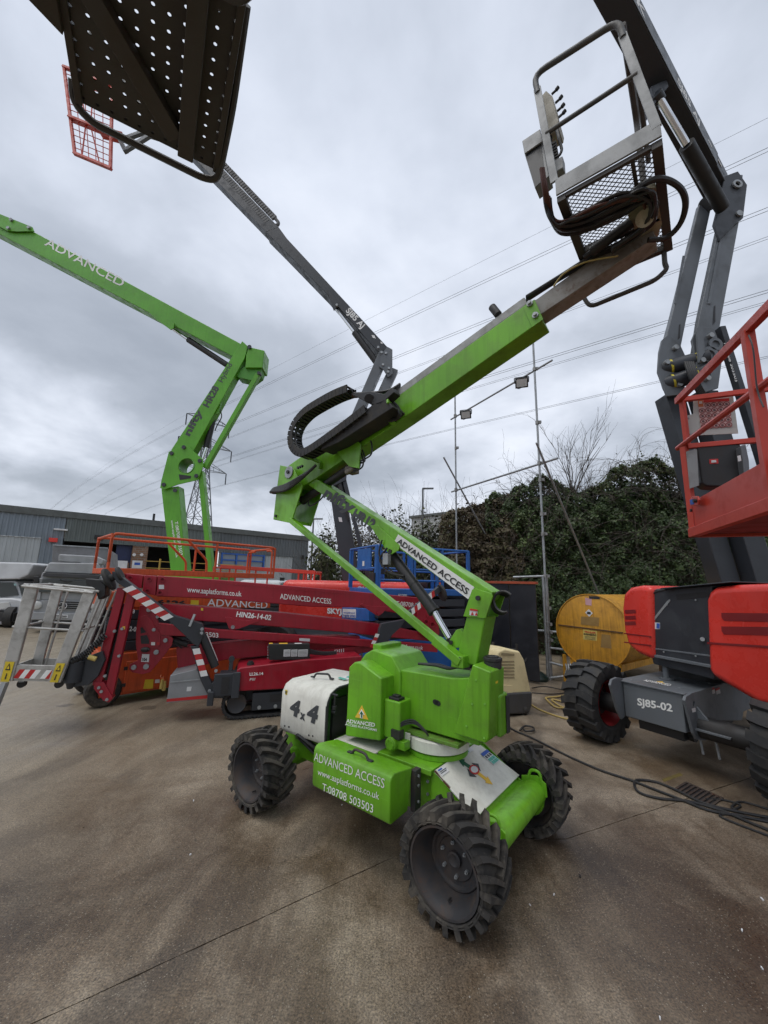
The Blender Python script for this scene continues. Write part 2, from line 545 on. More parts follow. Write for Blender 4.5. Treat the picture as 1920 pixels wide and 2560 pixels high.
def text(s, bl, br, tl, mat, parent, bold=.0, cap=None, off=.004, name='lettering', arc=None):
    """letters between baseline ends bl-br, as high as tl (cap height); affine, so italics come from tl"""
    co, mn, mxx, fs = text_mesh(s, bold)
    bl, br, tl = Vector(bl), Vector(br), Vector(tl)
    X = br - bl; Y = tl - bl
    n = X.cross(Y).normalized()
    if n.dot(CC - bl) < 0: n = -n
    caph = cap if cap else .729
    vs = []
    for c in co:
        vs.append(bl + X * ((c[0] - mn[0]) / (mxx[0] - mn[0])) + Y * (c[1] / caph) + n * off)
    mb = MB(); mb.V = [tuple(v) for v in vs]; mb.F = list(fs)
    return mb.build(name, mat, parent, smooth=0)
def sticker(pts, mat, parent, name='sticker', th=.0025):
    pts = [Vector(p) for p in pts]
    n = (pts[1] - pts[0]).cross(pts[2] - pts[0]).normalized()
    if n.dot(CC - pts[0]) < 0: n = -n
    mb = MB(); mb.prism(pts, n * th)
    return mb.build(name, mat, parent, smooth=0)
def bolt(mb, p, n, r=.014, h=.012):
    n = Vector(n).normalized()
    mb.cyl(p, Vector(p) + n * h, r, n=6)
def lerp(a, b, t): return Vector(a) * (1 - t) + Vector(b) * t
def part(mb_fn, name, mat, parent, **k):
    mb = MB(); mb_fn(mb)
    return mb.build(name, mat, parent, **k)
def bez(p, n=24):
    """catmull-rom through points"""
    p = [Vector(q) for q in p]
    o = []
    for i in range(len(p) - 1):
        a = p[max(i - 1, 0)]; b = p[i]; c = p[i + 1]; d = p[min(i + 2, len(p) - 1)]
        for k in range(n):
            t = k / n
            o.append(.5 * ((2 * b) + (c - a) * t + (2 * a - 5 * b + 4 * c - d) * t * t + (3 * b - a - 3 * c + d) * t ** 3))
    o.append(p[-1])
    return o
# ------------------------------------------------------------------ ground: wet brown concrete bays
def ground_mat():
    m, t, p = mat_base('wet_brown_concrete')
    tcn = t.nodes.new('ShaderNodeTexCoord'); v = tcn.outputs['Object']
    big = tnoise(t, v, .55, 6, .62, .5)
    mid = tnoise(t, v, 1.5, 7, .68, .5)
    mp = t.nodes.new('ShaderNodeMapping'); mp.inputs['Rotation'].default_value = (0, 0, R(12)); mp.inputs['Scale'].default_value = (3.6, .42, 1)
    ln(t, v, mp.inputs[0])
    streak = tnoise(t, mp.outputs[0], 1.6, 6, .65, .2)
    mp2 = t.nodes.new('ShaderNodeMapping'); mp2.inputs['Rotation'].default_value = (0, 0, R(-24)); mp2.inputs['Scale'].default_value = (60, 2.2, 1)
    ln(t, v, mp2.inputs[0])
    broom = tnoise(t, mp2.outputs[0], 1.5, 4, .6, .3)
    fine = tnoise(t, v, 95, 3, .65)
    vor = t.nodes.new('ShaderNodeTexVoronoi'); vor.inputs['Scale'].default_value = 95
    vor.inputs['Randomness'].default_value = 1
    ln(t, v, vor.inputs['Vector'])
    c = tramp(t, mid.outputs[0], [(.30, (.075, .053, .033)), (.48, (.155, .117, .080)), (.62, (.205, .163, .117)), (.74, (.29, .24, .18))]).outputs[0]
    s2 = tramp(t, streak.outputs[0], [(.40, (0, 0, 0)), (.62, (.75, .75, .75))]).outputs[0]
    c = tmix(t, s2, c, (.10, .070, .044))
    dry = tramp(t, big.outputs[0], [(.50, (0, 0, 0)), (.56, (.5, .5, .5)), (.66, (.95, .95, .95))]).outputs[0]
    dry = tmath(t, 'MULTIPLY', dry, tramp(t, mid.outputs[0], [(.38, (.25, .25, .25)), (.6, (1, 1, 1))]).outputs[0])
    c = tmix(t, dry, c, (.34, .285, .215))
    wet = tramp(t, big.outputs[0], [(.36, (1, 1, 1)), (.50, (0, 0, 0))]).outputs[0]
    wf = tmath(t, 'MULTIPLY', wet, .75)
    c = tmix(t, wf, c, (.048, .032, .020))
    st_n = tnoise(t, v, 6.5, 5, .7, .8)
    stn = tramp(t, st_n.outputs[0], [(.60, (0, 0, 0)), (.70, (.55, .55, .55))]).outputs[0]
    c = tmix(t, stn, c, (.045, .034, .026))
    # paler colour towards the far left: sandy yard, plus wet sky sheen painted in
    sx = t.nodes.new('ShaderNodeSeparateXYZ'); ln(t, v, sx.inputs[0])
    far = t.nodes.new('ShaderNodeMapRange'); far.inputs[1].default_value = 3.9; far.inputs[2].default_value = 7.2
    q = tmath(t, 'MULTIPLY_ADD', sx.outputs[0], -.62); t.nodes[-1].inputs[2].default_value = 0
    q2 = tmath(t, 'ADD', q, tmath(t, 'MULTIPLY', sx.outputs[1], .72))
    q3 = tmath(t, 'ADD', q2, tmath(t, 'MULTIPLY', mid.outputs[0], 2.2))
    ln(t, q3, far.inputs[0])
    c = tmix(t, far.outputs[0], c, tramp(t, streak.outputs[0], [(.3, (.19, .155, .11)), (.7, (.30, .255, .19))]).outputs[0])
    # tyre scuffs: two pairs of worn bands crossing the bay
    for ang, offs, wd_, stg in ((62, (-2.0, -.75), .10, .55), (118, (1.5, 2.7), .09, .4), (75, (-3.4, -4.3), .12, .4)):
        dpn = t.nodes.new('ShaderNodeVectorMath'); dpn.operation = 'DOT_PRODUCT'; dpn.inputs[1].default_value = (math.sin(R(ang)), -math.cos(R(ang)), 0); ln(t, v, dpn.inputs[0])
        wob = tmath(t, 'MULTIPLY', tmath(t, 'SUBTRACT', big.outputs[0], .5), .8)
        xx = tmath(t, 'ADD', dpn.outputs['Value'], wob)
        for of in offs:
            ds = tmath(t, 'ABSOLUTE', tmath(t, 'SUBTRACT', xx, of))
            bd_ = t.nodes.new('ShaderNodeMapRange'); bd_.inputs[1].default_value = wd_ * .7; bd_.inputs[2].default_value = wd_ * 1.5; bd_.inputs[3].default_value = stg; bd_.inputs[4].default_value = 0; ln(t, ds, bd_.inputs[0])
            pat = tmath(t, 'MULTIPLY', bd_.outputs[0], tramp(t, mid.outputs[0], [(.40, (0, 0, 0)), (.56, (1, 1, 1))]).outputs[0])
            c = tmix(t, pat, c, (.05, .037, .028))
    # oil drips
    vo = t.nodes.new('ShaderNodeTexVoronoi'); vo.inputs['Scale'].default_value = 1.25; ln(t, v, vo.inputs['Vector'])
    od = tmath(t, 'ADD', vo.outputs['Distance'], tmath(t, 'MULTIPLY', tmath(t, 'SUBTRACT', st_n.outputs[0], .5), .35))
    so = t.nodes.new('ShaderNodeSeparateColor'); ln(t, vo.outputs['Color'], so.inputs[0])
    om = tmath(t, 'MULTIPLY', tmath(t, 'LESS_THAN', od, .13), tmath(t, 'GREATER_THAN', so.outputs[1], .62))
    c = tmix(t, tmath(t, 'MULTIPLY', om, .55), c, (.03, .024, .02))
    grit = tramp(t, fine.outputs[0], [(.34, (.35, .35, .35)), (.5, (1, 1, 1)), (.68, (1.8, 1.72, 1.6))]).outputs[0]
    c = tmix(t, .75, c, grit, 'MULTIPLY')
    g2 = tnoise(t, v, 28, 4, .7, .3)
    c = tmix(t, .45, c, tramp(t, g2.outputs[0], [(.34, (.62, .6, .57)), (.5, (1, 1, 1)), (.66, (1.35, 1.33, 1.28))]).outputs[0], 'MULTIPLY')
    bro = tramp(t, broom.outputs[0], [(.3, (.66, .66, .66)), (.7, (1.32, 1.32, 1.32))]).outputs[0]
    c = tmix(t, .32, c, bro, 'MULTIPLY')
    # pale aggregate
    sp = t.nodes.new('ShaderNodeSeparateColor'); ln(t, vor.outputs['Color'], sp.inputs[0])
    rare = tmath(t, 'GREATER_THAN', sp.outputs[0], .90)
    near = tmath(t, 'LESS_THAN', vor.outputs['Distance'], .33)
    st = tmath(t, 'MULTIPLY', tmath(t, 'MULTIPLY', rare, near), .55)
    c = tmix(t, st, c, (.34, .29, .22))
    ln(t, c, p.inputs['Base Color'])
    ro = tmath(t, 'MULTIPLY_ADD', mid.outputs[0], .70); t.nodes[-1].inputs[2].default_value = .10
    ro = tmath(t, 'SUBTRACT', ro, tmath(t, 'MULTIPLY', wet, .12), True)
    ln(t, ro, p.inputs['Roughness'])
    p.inputs['Specular IOR Level'].default_value = .55
    h = tmath(t, 'ADD', tmath(t, 'MULTIPLY', fine.outputs[0], 1.0), tmath(t, 'MULTIPLY', broom.outputs[0], .55))
    ln(t, tbump(t, h, .24, .006), p.inputs['Normal'])
    return m
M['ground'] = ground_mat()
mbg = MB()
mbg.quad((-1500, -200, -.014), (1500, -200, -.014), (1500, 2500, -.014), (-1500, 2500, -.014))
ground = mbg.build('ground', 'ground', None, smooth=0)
tag(ground, kind='structure')
# the two nearest bays, cast separately, with an open joint
J = [gz(100, 2550), gz(1010, 2130), gz(1130, 2105), gz(1416, 2097), gz(1690, 2006)]
d0 = (J[0] - J[1]).normalized(); d1 = (J[4] - J[3]).normalized()
line = [J[1] + d0 * 14] + [J[0], J[1], J[2], J[3], J[4]] + [J[4] + d1 * 16]
fine = []
rj = random.Random(3)
for i in range(len(line) - 1):
    a, b = line[i], line[i + 1]
    k = max(2, int((b - a).length / .09))
    for j in range(k):
        fine.append(a.lerp(b, j / k))
fine.append(line[-1])
def jit(sgn):
    o = []
    for q in fine:
        o.append(Vector((q.x + rj.uniform(-.004, .004), q.y + sgn * (.0018 + rj.random() * .0045), 0)))
    return o
far_e = jit(1); near_e = jit(-1)
s1 = MB(); s1.prism([*near_e, Vector((20, -12, 0)), Vector((-20, -12, 0))], (0, 0, -.0135))
o = s1.build('slab', 'ground', ground, smooth=0)
s2 = MB(); s2.prism([*far_e, Vector((30, 60, 0)), Vector((-45, 60, 0))], (0, 0, -.0135))
o = s2.build('slab', 'ground', ground, smooth=0)
# bits of litter and grit lying about
for k, (x, y, s) in enumerate([(1450, 2190, .02), (1905, 2247, .02), (484, 2001, .014), (476, 2136, .012), (855, 2012, .01), (1325, 2262, .01), (1385, 2236, .01), (1905, 2420, .012), (1855, 2325, .014), (1650, 2545, .012)]):
    c = gz(x, y, .004)
    mb = MB(); a = rj.uniform(0, 3)
    mb.cbox(c, (s * math.cos(a), s * math.sin(a), .002), (-s * .5 * math.sin(a), s * .5 * math.cos(a), .001), (0, 0, .006))
    o = mb.build('litter', 'blackl' if k == 0 else 'paper', None, smooth=0)
    where = ['dark leaf scrap on the concrete right of the near wheel', 'white scrap of litter by the right edge of the yard', 'white scrap beside the rear tyre of the green lift', 'tiny pale scrap in front of the green lift, left side', 'tiny pale scrap beneath the green toolbox', 'tiny pale scrap right of the near tyre, lower', 'tiny pale scrap right of the near tyre, upper', 'pale scrap at the bottom right of the yard', 'pale splinter low on the right of the yard', 'pale scrap at the very bottom of the yard'][k]
    tag(o, where, 'litter', 'scraps of litter on the concrete')

# loose grit and chippings on the concrete
rg0 = np.random.default_rng(8)
mb = MB(); ng = 2600
gx = rg0.uniform(-5, 4.5, ng); gy = 1.2 + rg0.beta(1.1, 2.2, ng) * 7.0
for x, y in zip(gx, gy):
    r_ = float(rg0.uniform(.0016, .0045)) * (1.5 if rg0.random() < .06 else 1)
    a_ = float(rg0.uniform(0, 3.1)); ca, sa = math.cos(a_) * r_, math.sin(a_) * r_
    h_ = r_ * float(rg0.uniform(.5, .9)); k_ = float(rg0.uniform(.5, 1))
    mb.add([(x + ca, y + sa, .0003), (x - sa * k_, y + ca * k_, .0003), (x - ca, y - sa, .0003), (x + sa * k_, y - ca * k_, .0003), (x + ca * .2, y, h_)], [(0, 1, 4), (1, 2, 4), (2, 3, 4), (3, 0, 4)])
o = mb.build('grit', paint('pale_chippings', (.34, .30, .24), .8, .7, (.12, .09, .07), scale=3, bump=0), None, smooth=0)
tag(o, 'pale grit and chippings strewn over the concrete yard', 'grit', kind='stuff')
# ------------------------------------------------------------------ the small lime green boom lift in front
A_ = gz(1197, 2330); B_ = gz(673, 2008)
F = Fr(A_, u=(B_ - A_))
L = thing('boom_lift', 'small lime green articulated boom lift with white 4x4 hood, nearest the camera', 'boom lift', F.W(1, .6, 0))
WR = .305
def ag_wheel(F, a, b, out, parent, R1=WR, wd=.28, n=21):
    """knobbly tractor-tread wheel; out = -1 when the dished side faces -v"""
    c = F.W(a, b, R1)
    ax = F.v * out
    R0 = R1 - .040
    rim = .226
    h = wd / 2
    wh = MB()
    # tyre carcass
    prof = [(-h * .86, rim), (-h, rim + .018), (-h * .98, R0 - .022), (-h * .86, R0 - .008), (-h * .4, R0 + .002), (0, R0 + .004), (h * .4, R0 + .002), (h * .86, R0 - .008), (h * .98, R0 - .022), (h * 1.02, rim + .022), (h * .99, rim + .016), (h * 1.02, rim + .010), (h * .86, rim)]
    wh.lathe(c, ax, prof, 48, close=True)
    e1, e2 = perp(ax)
    def pt(th, hh, r):
        return c + ax * hh + e1 * (r * math.cos(th)) + e2 * (r * math.sin(th))
    for sd in (-1, 1):
        for i in range(n):
            t0 = 2 * math.pi * (i + (.5 if sd > 0 else 0)) / n
            st = [(0.0, h * 1.01, R0 - .036, R0 - .028, .030), (.0, h * 1.03, R0 - .016, R1 - .010, .036), (.07, h * .72, R0 - .008, R1, .030), (.18, h * .34, R0, R1 + .002, .027), (.33, -h * .12, R0, R1 + .002, .024)]
            rows = []
            for dt, hh, ra, rb, cw in st:
                tt = t0 + dt
                da = cw / 2 / R1
                rows.append([pt(tt - da * 1.25, sd * hh, ra), pt(tt + da * 1.25, sd * hh, ra), pt(tt + da, sd * hh, rb), pt(tt - da, sd * hh, rb)])
            vs = [q for r_ in rows for q in r_]
            fs = [(0, 1, 2, 3)]
            for k in range(len(rows) - 1):
                for j in range(4):
                    fs.append((k * 4 + j, k * 4 + (j + 1) % 4, k * 4 + 4 + (j + 1) % 4, k * 4 + 4 + j))
            fs.append(tuple(4 * (len(rows) - 1) + j for j in range(4)))
            wh.add(vs, fs)
    ty = wh.build('tyre', 'rubber', parent, smooth=30)
    r = MB()
    r.lathe(c, ax, [(h * .86, rim), (h * .96, rim - .004), (h * .96, rim - .016), (h * .80, rim - .021), (h * .70, rim - .030), (h * .2, rim - .045), (-h * .12, rim - .060), (-h * .05, rim - .068), (-h * .05, rim - .080), (-h * .16, rim - .09), (-h * .16, .115), (-h * .10, .108), (-h * .10, .06), (-h * .10, .0)], 40, cap=False)
    r.lathe(c, ax, [(-h * .86, rim), (-h * .96, rim - .006), (-h * .8, rim - .02), (-h * .2, rim - .035), (-h * .18, .0)], 40, cap=False)
    rim_o = r.build('rim', 'rim', parent, smooth=35)
    hb = MB()
    hb.lathe(c, ax, [(-h * .12, .044), (h * .04, .042), (h * .06, .032), (h * .03, .026), (h * .03, 0)], 20)
    hb.build('hub', 'rim', parent)
    bo = MB()
    for k in range(6):
        tt = k * math.pi / 3 + .4
        q = c + ax * (-h * .10) + e1 * (.085 * math.cos(tt)) + e2 * (.085 * math.sin(tt))
        bolt(bo, q, ax, .011, .016)
        bo.cyl(q + ax * .016, q + ax * .026, .006, n=6)
    bo.build('wheel_bolts', 'galv', parent)
    vl = MB()
    q = c + ax * (h * .3) + e2 * -(rim - .055)
    vl.cyl(q, q + ax * .03, .006, n=6)
    vl.build('valve', 'black', parent)
    return ty
for a, b, s, nm in ((.14, -.02, -1, ''), (1.98, -.085, -1, ''), (.10, 1.14, 1, ''), (1.98, 1.2, 1, '')):
    wp = bpy.data.objects.new('wheel', None); COL.objects.link(wp); wp.parent = L
    ag_wheel(F, a, b, s, wp)

# chassis
mb = MB()
mb.fbox(F, .46, 2.12, .26, .94, .30, .585)
mb.build('chassis', 'green', L, bevel=.012)
mb = MB(); mb.fbox(F, .44, .92, .20, 1.0, .585, .622)
mb.build('slew_deck', 'green', L, bevel=.006)
mb = MB(); mb.fbox(F, .93, 1.36, .16, .9, .587, .612)
mb.build('side_tray', 'white', L, bevel=.006)
# nose: side plates and sloping white guard plate
mb = MB()
for b in (.235, .965):
    mb.prism([F.W(.46, b, .31), F.W(.46, b, .60), F.W(.40, b, .60), F.W(.08, b, .40), F.W(.02, b, .31)], F.v * .012)
mb.prism([F.W(.46, .25, .31), F.W(.46, .25, .585), F.W(.40, .25, .585), F.W(.10, .25, .40), F.W(.06, .25, .31)], F.v * .71)
mb.build('nose_box', 'green', L, bevel=.006)
sl0, sl1 = F.W(.43, .22, .612), F.W(.12, .22, .425)
sd = (sl1 - sl0); nrm = F.v.cross(sd).normalized()
if nrm.z < 0: nrm = -nrm
mb = MB(); mb.hexa([sl0 + nrm * .004, sl0 + sd + nrm * .004, sl0 + sd + F.v * .76 + nrm * .004, sl0 + F.v * .66 + nrm * .004, sl0 + nrm * .016, sl0 + sd + nrm * .016, sl0 + sd + F.v * .76 + nrm * .016, sl0 + F.v * .66 + nrm * .016])
guard = mb.build('guard_plate', 'white', L, bevel=.004)
def gp(s, t, h=.018):        # on the guard plate: s down the slope 0..1, t across 0..1
    return sl0 + sd * s + F.v * ((.66 + .10 * s) * t) + nrm * h
def arrow(c0, c1, wd, mat, par):
    d = (c1 - c0); ln_ = d.length; d.normalize(); s = nrm.cross(d)
    k = ln_ - wd * 1.5
    p = [c0 - s * wd / 2, c0 + d * k - s * wd / 2, c0 + d * k - s * wd * 1.15, c1, c0 + d * k + s * wd * 1.15, c0 + d * k + s * wd / 2, c0 + s * wd / 2]
    mb = MB(); mb.prism(p, nrm * .002)
    return mb.build('arrow', mat, par, smooth=0)
ac = gp(.40, .50)
arrow(ac, gp(.06, .44), .036, 'greens', guard)
arrow(ac, gp(.80, .53), .034, 'gold', guard)
arrow(ac, gp(.44, .36), .034, 'greyl', guard)
arrow(ac, gp(.36, .64), .034, 'greyl', guard)
mb = MB(); e1 = sd.normalized(); e2 = F.v
mb.prism([ac + nrm * .002 + e1 * (.036 * math.cos(i * .5236)) + e2 * (.055 * math.sin(i * .5236)) for i in range(12)], nrm * .002)
mb.build('sticker', 'redl', guard, smooth=0)
mb = MB(); mb.prism([ac + nrm * .004 + e1 * (.024 * math.cos(i * .5236)) + e2 * (.042 * math.sin(i * .5236)) for i in range(12)], nrm * .002)
mb.build('sticker', 'paper', guard, smooth=0)
def gst(s0, s1, t0, t1, mat, h=.019):
    return sticker([gp(s0, t0, h), gp(s1, t0, h), gp(s1, t1, h), gp(s0, t1, h)], mat, guard)
gst(.24, .56, .82, .985, 'paper')
gst(.24, .31, .82, .985, 'blues', .022)
for i in range(3):
    for j in range(3):
        if i: gst(.33 + .075 * i, .395 + .075 * i, .83 + .05 * j, .872 + .05 * j, 'teal', .022)
        else: gst(.325, .385, .835 + .05 * j, .865 + .05 * j, 'greyl', .022)
gst(.03, .16, .02, .17, 'paper'); gst(.035, .06, .03, .1, 'blues', .022); gst(.08, .09, .03, .16, 'greyl', .022); gst(.11, .12, .03, .14, 'greyl', .022)
gst(.02, .10, .56, .80, 'paper'); gst(.03, .08, .62, .70, 'teal', .022)
mb = MB()
for i in range(7):
    mb.cbox(gp(.03 + .05 * i + random.random() * .03, .004, .014), sd.normalized() * random.uniform(.02, .05), F.v * random.uniform(.006, .02), nrm * .004)
mb.build('rust_patches', paint('flaking_rust', (.11, .04, .018), .9, .4), guard, smooth=0)
# front axle
mb = MB()
mb.cyl(F.W(.01, .16, .345), F.W(.01, 1.0, .345), .086, n=28)
mb.build('axle_tube', 'green', L, smooth=40)
mb = MB()
for b, s in ((.15, -1), (1.0, 1)):
    mb.cyl(F.W(.05, b - s * .03, .30), F.W(.05, b + s * .0, .30), .115, n=22)
    mb.cyl(F.W(.05, b, .29), F.W(.05, b + s * .05, .29), .085, n=20)
mb.build('axle_flange', 'green', L, bevel=.004)
mb = MB()
for b, s in ((.15, -1), (1.0, 1)):
    for k in range(8):
        t = k * math.pi / 4 + .2
        q = F.W(.05 + .098 * math.cos(t), b - s * .035, .30 + .098 * math.sin(t))
        bolt(mb, q, F.v * -s, .011, .012)
mb.build('flange_bolts', 'green', L)
mb = MB()
for b in (.2, .985):
    mb.prism([F.W(.10, b, .34), F.W(.10, b, .44), F.W(-.02, b, .47), F.W(-.085, b, .43), F.W(-.09, b, .34), F.W(.0, b, .32)], F.v * .014)
    mb.tube([F.W(.05, b + .007, .43), F.W(.03, b + .007, .50), F.W(-.04, b + .007, .50), F.W(-.05, b + .007, .43)], .012, 8, .03)
mb.prism([F.W(.12, .22, .40), F.W(.02, .22, .43), F.W(.02, .22, .415), F.W(.12, .22, .385)], F.v * .74)
mb.build('axle_bracket', 'green', L, bevel=.003)
# rear axle
mb = MB(); mb.cyl(F.W(1.95, .1, .3), F.W(1.95, 1.09, .3), .075, n=20)
mb.build('rear_axle', 'green', L)
mb = MB()
mb.tube(bez([F.W(1.85, .2, .5), F.W(1.75, .12, .56), F.W(1.62, .16, .50), F.W(1.52, .24, .42)]), .022, 8)
mb.tube(bez([F.W(1.9, .22, .48), F.W(1.78, .17, .50), F.W(1.62, .2, .42)]), .014, 8)
mb.build('axle_hose', 'hose', L)
# toolbox / battery box on the near side
tb = MB()
b0, b1 = -.12, .13
prof = [(b0 + .012, .375), (b0, .40), (b0, .625), (b0 + .012, .652), (b0 + .045, .668), (b1, .64), (b1 - .05, .385)]
tb.prism([F.W(.545, b, z) for b, z in prof], F.u * .745)
box = tb.build('toolbox', 'green', L, bevel=.01)
mb = MB(); mb.fbox(F, .52, .56, .128, .20, .36, .62)
mb.build('toolbox_bracket', 'rim', L, bevel=.003)
mb = MB()
for z in (.42, .52, .58):
    bolt(mb, F.W(.524, .165, z), F.u * -1, .010, .012)
mb.build('bracket_bolts', 'galv', L)
mb = MB()
mb.tube([F.W(.80, -.045, .664), F.W(.83, -.045, .70), F.W(.94, -.035, .70), F.W(.97, -.035, .664)], .010, 8, .02)
mb.cbox(F.W(.785, -.045, .668), F.u * .045, F.v * .03, ZZ * .012)
mb.cbox(F.W(.985, -.035, .668), F.u * .045, F.v * .03, ZZ * .012)
mb.build('grab_handle', 'rim', box, bevel=.003)
def tb_text(s, x0, y0, x1, y1, hx, hy, bold=0., mat='whitel'):
    text(s, F.b(x0, y0, b0), F.b(x1, y1, b0), F.b(hx, hy, b0), mat, box, bold, off=.003)
tb_text('ADVANCED ACCESS', 785.5, 1900.5, 961, 1971, 787.5, 1879)
tb_text('www.aaplatforms.co.uk', 794.5, 1936, 948, 1999, 796, 1920)
tb_text('T:08708 503503', 806, 1975.5, 933, 2032.5, 807.5, 1956)

# white engine hood
hb0, hb1 = .10, .86
prof = [(hb0 + .02, .56), (hb0, .60), (hb0, .90), (hb0 + .035, .965), (hb0 + .11, 1.0), (hb1 - .12, 1.01), (hb1 - .03, .97), (hb1, .88), (hb1, .6), (hb1 - .03, .56)]
ins = [(hb0 + .03, .56), (hb0 + .03, .90), (hb0 + .06, .94), (hb0 + .12, .97), (hb1 - .12, .98), (hb1 - .05, .95), (hb1 - .03, .88), (hb1 - .03, .56)]
hd = MB()
a0, a1 = 1.40, 1.99
vs = []; n1_, n2_ = len(prof), len(ins)
outer0 = [F.W(a0, b, z) for b, z in prof]; outer1 = [F.W(a1, b, z - .02) for b, z in prof]
hd.add(outer0 + outer1, [(i, i + 1, n1_ + i + 1, n1_ + i) for i in range(n1_ - 1)])
hd.add(outer1, [tuple(range(n1_))])
inner0 = [F.W(a0, b, z) for b, z in ins]; inner1 = [F.W(a0 + .03, b, z) for b, z in ins]
hood = hd.build('engine_hood', 'white', L, smooth=45)
sm = hood.modifiers.new('thick', 'SOLIDIFY'); sm.thickness = .012; sm.offset = -1
bv = hood.modifiers.new('bevel', 'BEVEL'); bv.width = .02; bv.segments = 3; bv.limit_method = 'ANGLE'; bv.angle_limit = R(50)
mb = MB()
mb.tube([F.W(a0 + .004, b, z) for b, z in [(hb0 + .012, .57)] + [(b + (.012 if b < .4 else -.012), z - .012) for b, z in prof[1:9]] + [(hb1 - .02, .57)]], .014, 6, .03)
mb.build('hood_seal', 'black', hood)
mb = MB(); mb.prism([F.W(a0 + .05, b, z) for b, z in ins], F.u * .02)
mb.build('engine_bulkhead', paint('dark_green_panel', (.03, .11, .02), .5, .4), L)
mb = MB(); mb.fbox(F, 1.42, 1.95, .2, .8, .58, .9)
mb.build('engine_block', 'black', L)
mb = MB()
mb.tube([F.W(1.80, .30, 1.0), F.W(1.78, .31, 1.04), F.W(1.66, .36, 1.045), F.W(1.64, .37, 1.0)], .010, 8, .02)
mb.cbox(F.W(1.81, .30, 1.008), F.u * .04, F.v * .03, ZZ * .012); mb.cbox(F.W(1.63, .372, 1.008), F.u * .04, F.v * .03, ZZ * .012)
mb.build('grab_handle', 'rim', hood, bevel=.003)
mb = MB()
for i, (x, z) in enumerate([(1.93, .60), (1.87, .605), (1.60, .60), (1.55, .605)]):
    mb.cyl(F.W(x, hb0 + .001, z), F.W(x, hb0 - .003, z), .008, n=10)
mb.build('rivets', 'black', hood)
sticker([F.W(1.60, .44, 1.0072), F.W(1.50, .40, 1.0072), F.W(1.49, .52, 1.0072), F.W(1.60, .56, 1.0072)], 'paper', hood)
for q in ((1.60, 1.50, .42), (1.57, 1.48, .50)):
    sticker([F.W(q[0], q[2], 1.0105), F.W(q[1], q[2] - .015, 1.0105), F.W(q[1] + .01, q[2] + .03, 1.0105), F.W(q[0] + .01, q[2] + .04, 1.0105)], 'teal', hood)
sticker([F.W(1.955, hb0, .905), F.W(1.925, hb0, .905), F.W(1.925, hb0, .865), F.W(1.955, hb0, .865)], 'yellow', hood)
sticker([F.W(1.948, hb0 - .003, .897), F.W(1.932, hb0 - .003, .897), F.W(1.932, hb0 - .003, .873), F.W(1.948, hb0 - .003, .873)], 'blackl', hood)
def htext(s, x0, y0, x1, y1, hx, hy, bold):
    text(s, F.b(x0, y0, hb0), F.b(x1, y1, hb0), F.b(hx, hy, hb0), 'greyl', hood, bold, off=.004)
htext('4', 723, 1781, 746, 1792, 731.5, 1745, .055)
htext('x', 750, 1795, 763, 1801, 752.2, 1773, .05)
htext('4', 765, 1797, 791, 1808.5, 775, 1757, .055)
# T handle on its stalk beside the hood
mb = MB()
q = F.W(1.365, .16, .90)
mb.cyl(q - ZZ * .03, q + ZZ * .055, .010, n=8); mb.cyl(q + F.u * .035 + ZZ * .055, q - F.u * .035 + ZZ * .055, .010, n=8)
mb.cyl(q - ZZ * .06 , q - ZZ * .03, .022, n=10); mb.cyl(q - ZZ * .08 - F.u * .02, q - ZZ * .08 + F.u * .03, .016, n=8)
mb.build('hood_latch', 'black', L, bevel=.002)

# turret
mb = MB()
cb = .20
P = [F.b(872, 1668, cb), F.b(886, 1655, cb), F.b(900, 1657, cb), F.b(953, 1696, cb), F.b(950, 1853, cb), F.b(863, 1840, cb)]
mb.prism(P, F.v * .17)
cc = mb.build('control_cover', 'green', L, bevel=.012, seg=3)
P = [F.b(953, 1742, cb), F.b(950, 1853, cb), F.b(986, 1840, cb), F.b(985, 1752, cb)]
mb = MB(); mb.fbox(F, .74, .90, .24, .42, .72, 1.0)
mb.build('control_pod', 'green', L, bevel=.014)
mb = MB(); mb.fbox(F, .76, .86, .25, .33, 1.0, 1.02); mb.fbox(F, .78, .84, .27, .31, 1.02, 1.035)
mb.build('control_panel', 'black', L, bevel=.004)
def cct(s, x0, y0, x1, y1, hx, hy, bold, mat='whitel'):
    text(s, F.b(x0, y0, cb), F.b(x1, y1, cb), F.b(hx, hy, cb), mat, cc, bold, off=.004)
cct('ADVANCED', 866, 1806, 938, 1817, 867, 1796.5, .03)
cct('ACCESS PLATFORMS', 863.5, 1812.5, 943, 1828, 864, 1807, .025)
TW = lambda pts, h: [F.b(x, y, cb - h) for x, y in pts]
tri = TW([(905, 1763), (888, 1793), (921, 1799)], .0005)
sticker(tri, 'gold', cc, 'logo_triangle')
sticker(TW([(904, 1773), (897, 1785), (901, 1785.5), (900.5, 1795), (907, 1796), (907.5, 1786.5), (911.5, 1787)], .0035), 'whitel', cc, 'logo_arrow')
sticker(TW([(904, 1778), (899.8, 1784.2), (903.1, 1784.8), (902.8, 1794), (905.2, 1794.4), (905.4, 1785.4), (908.3, 1785.8)], .0065), 'greens', cc, 'logo_arrow')
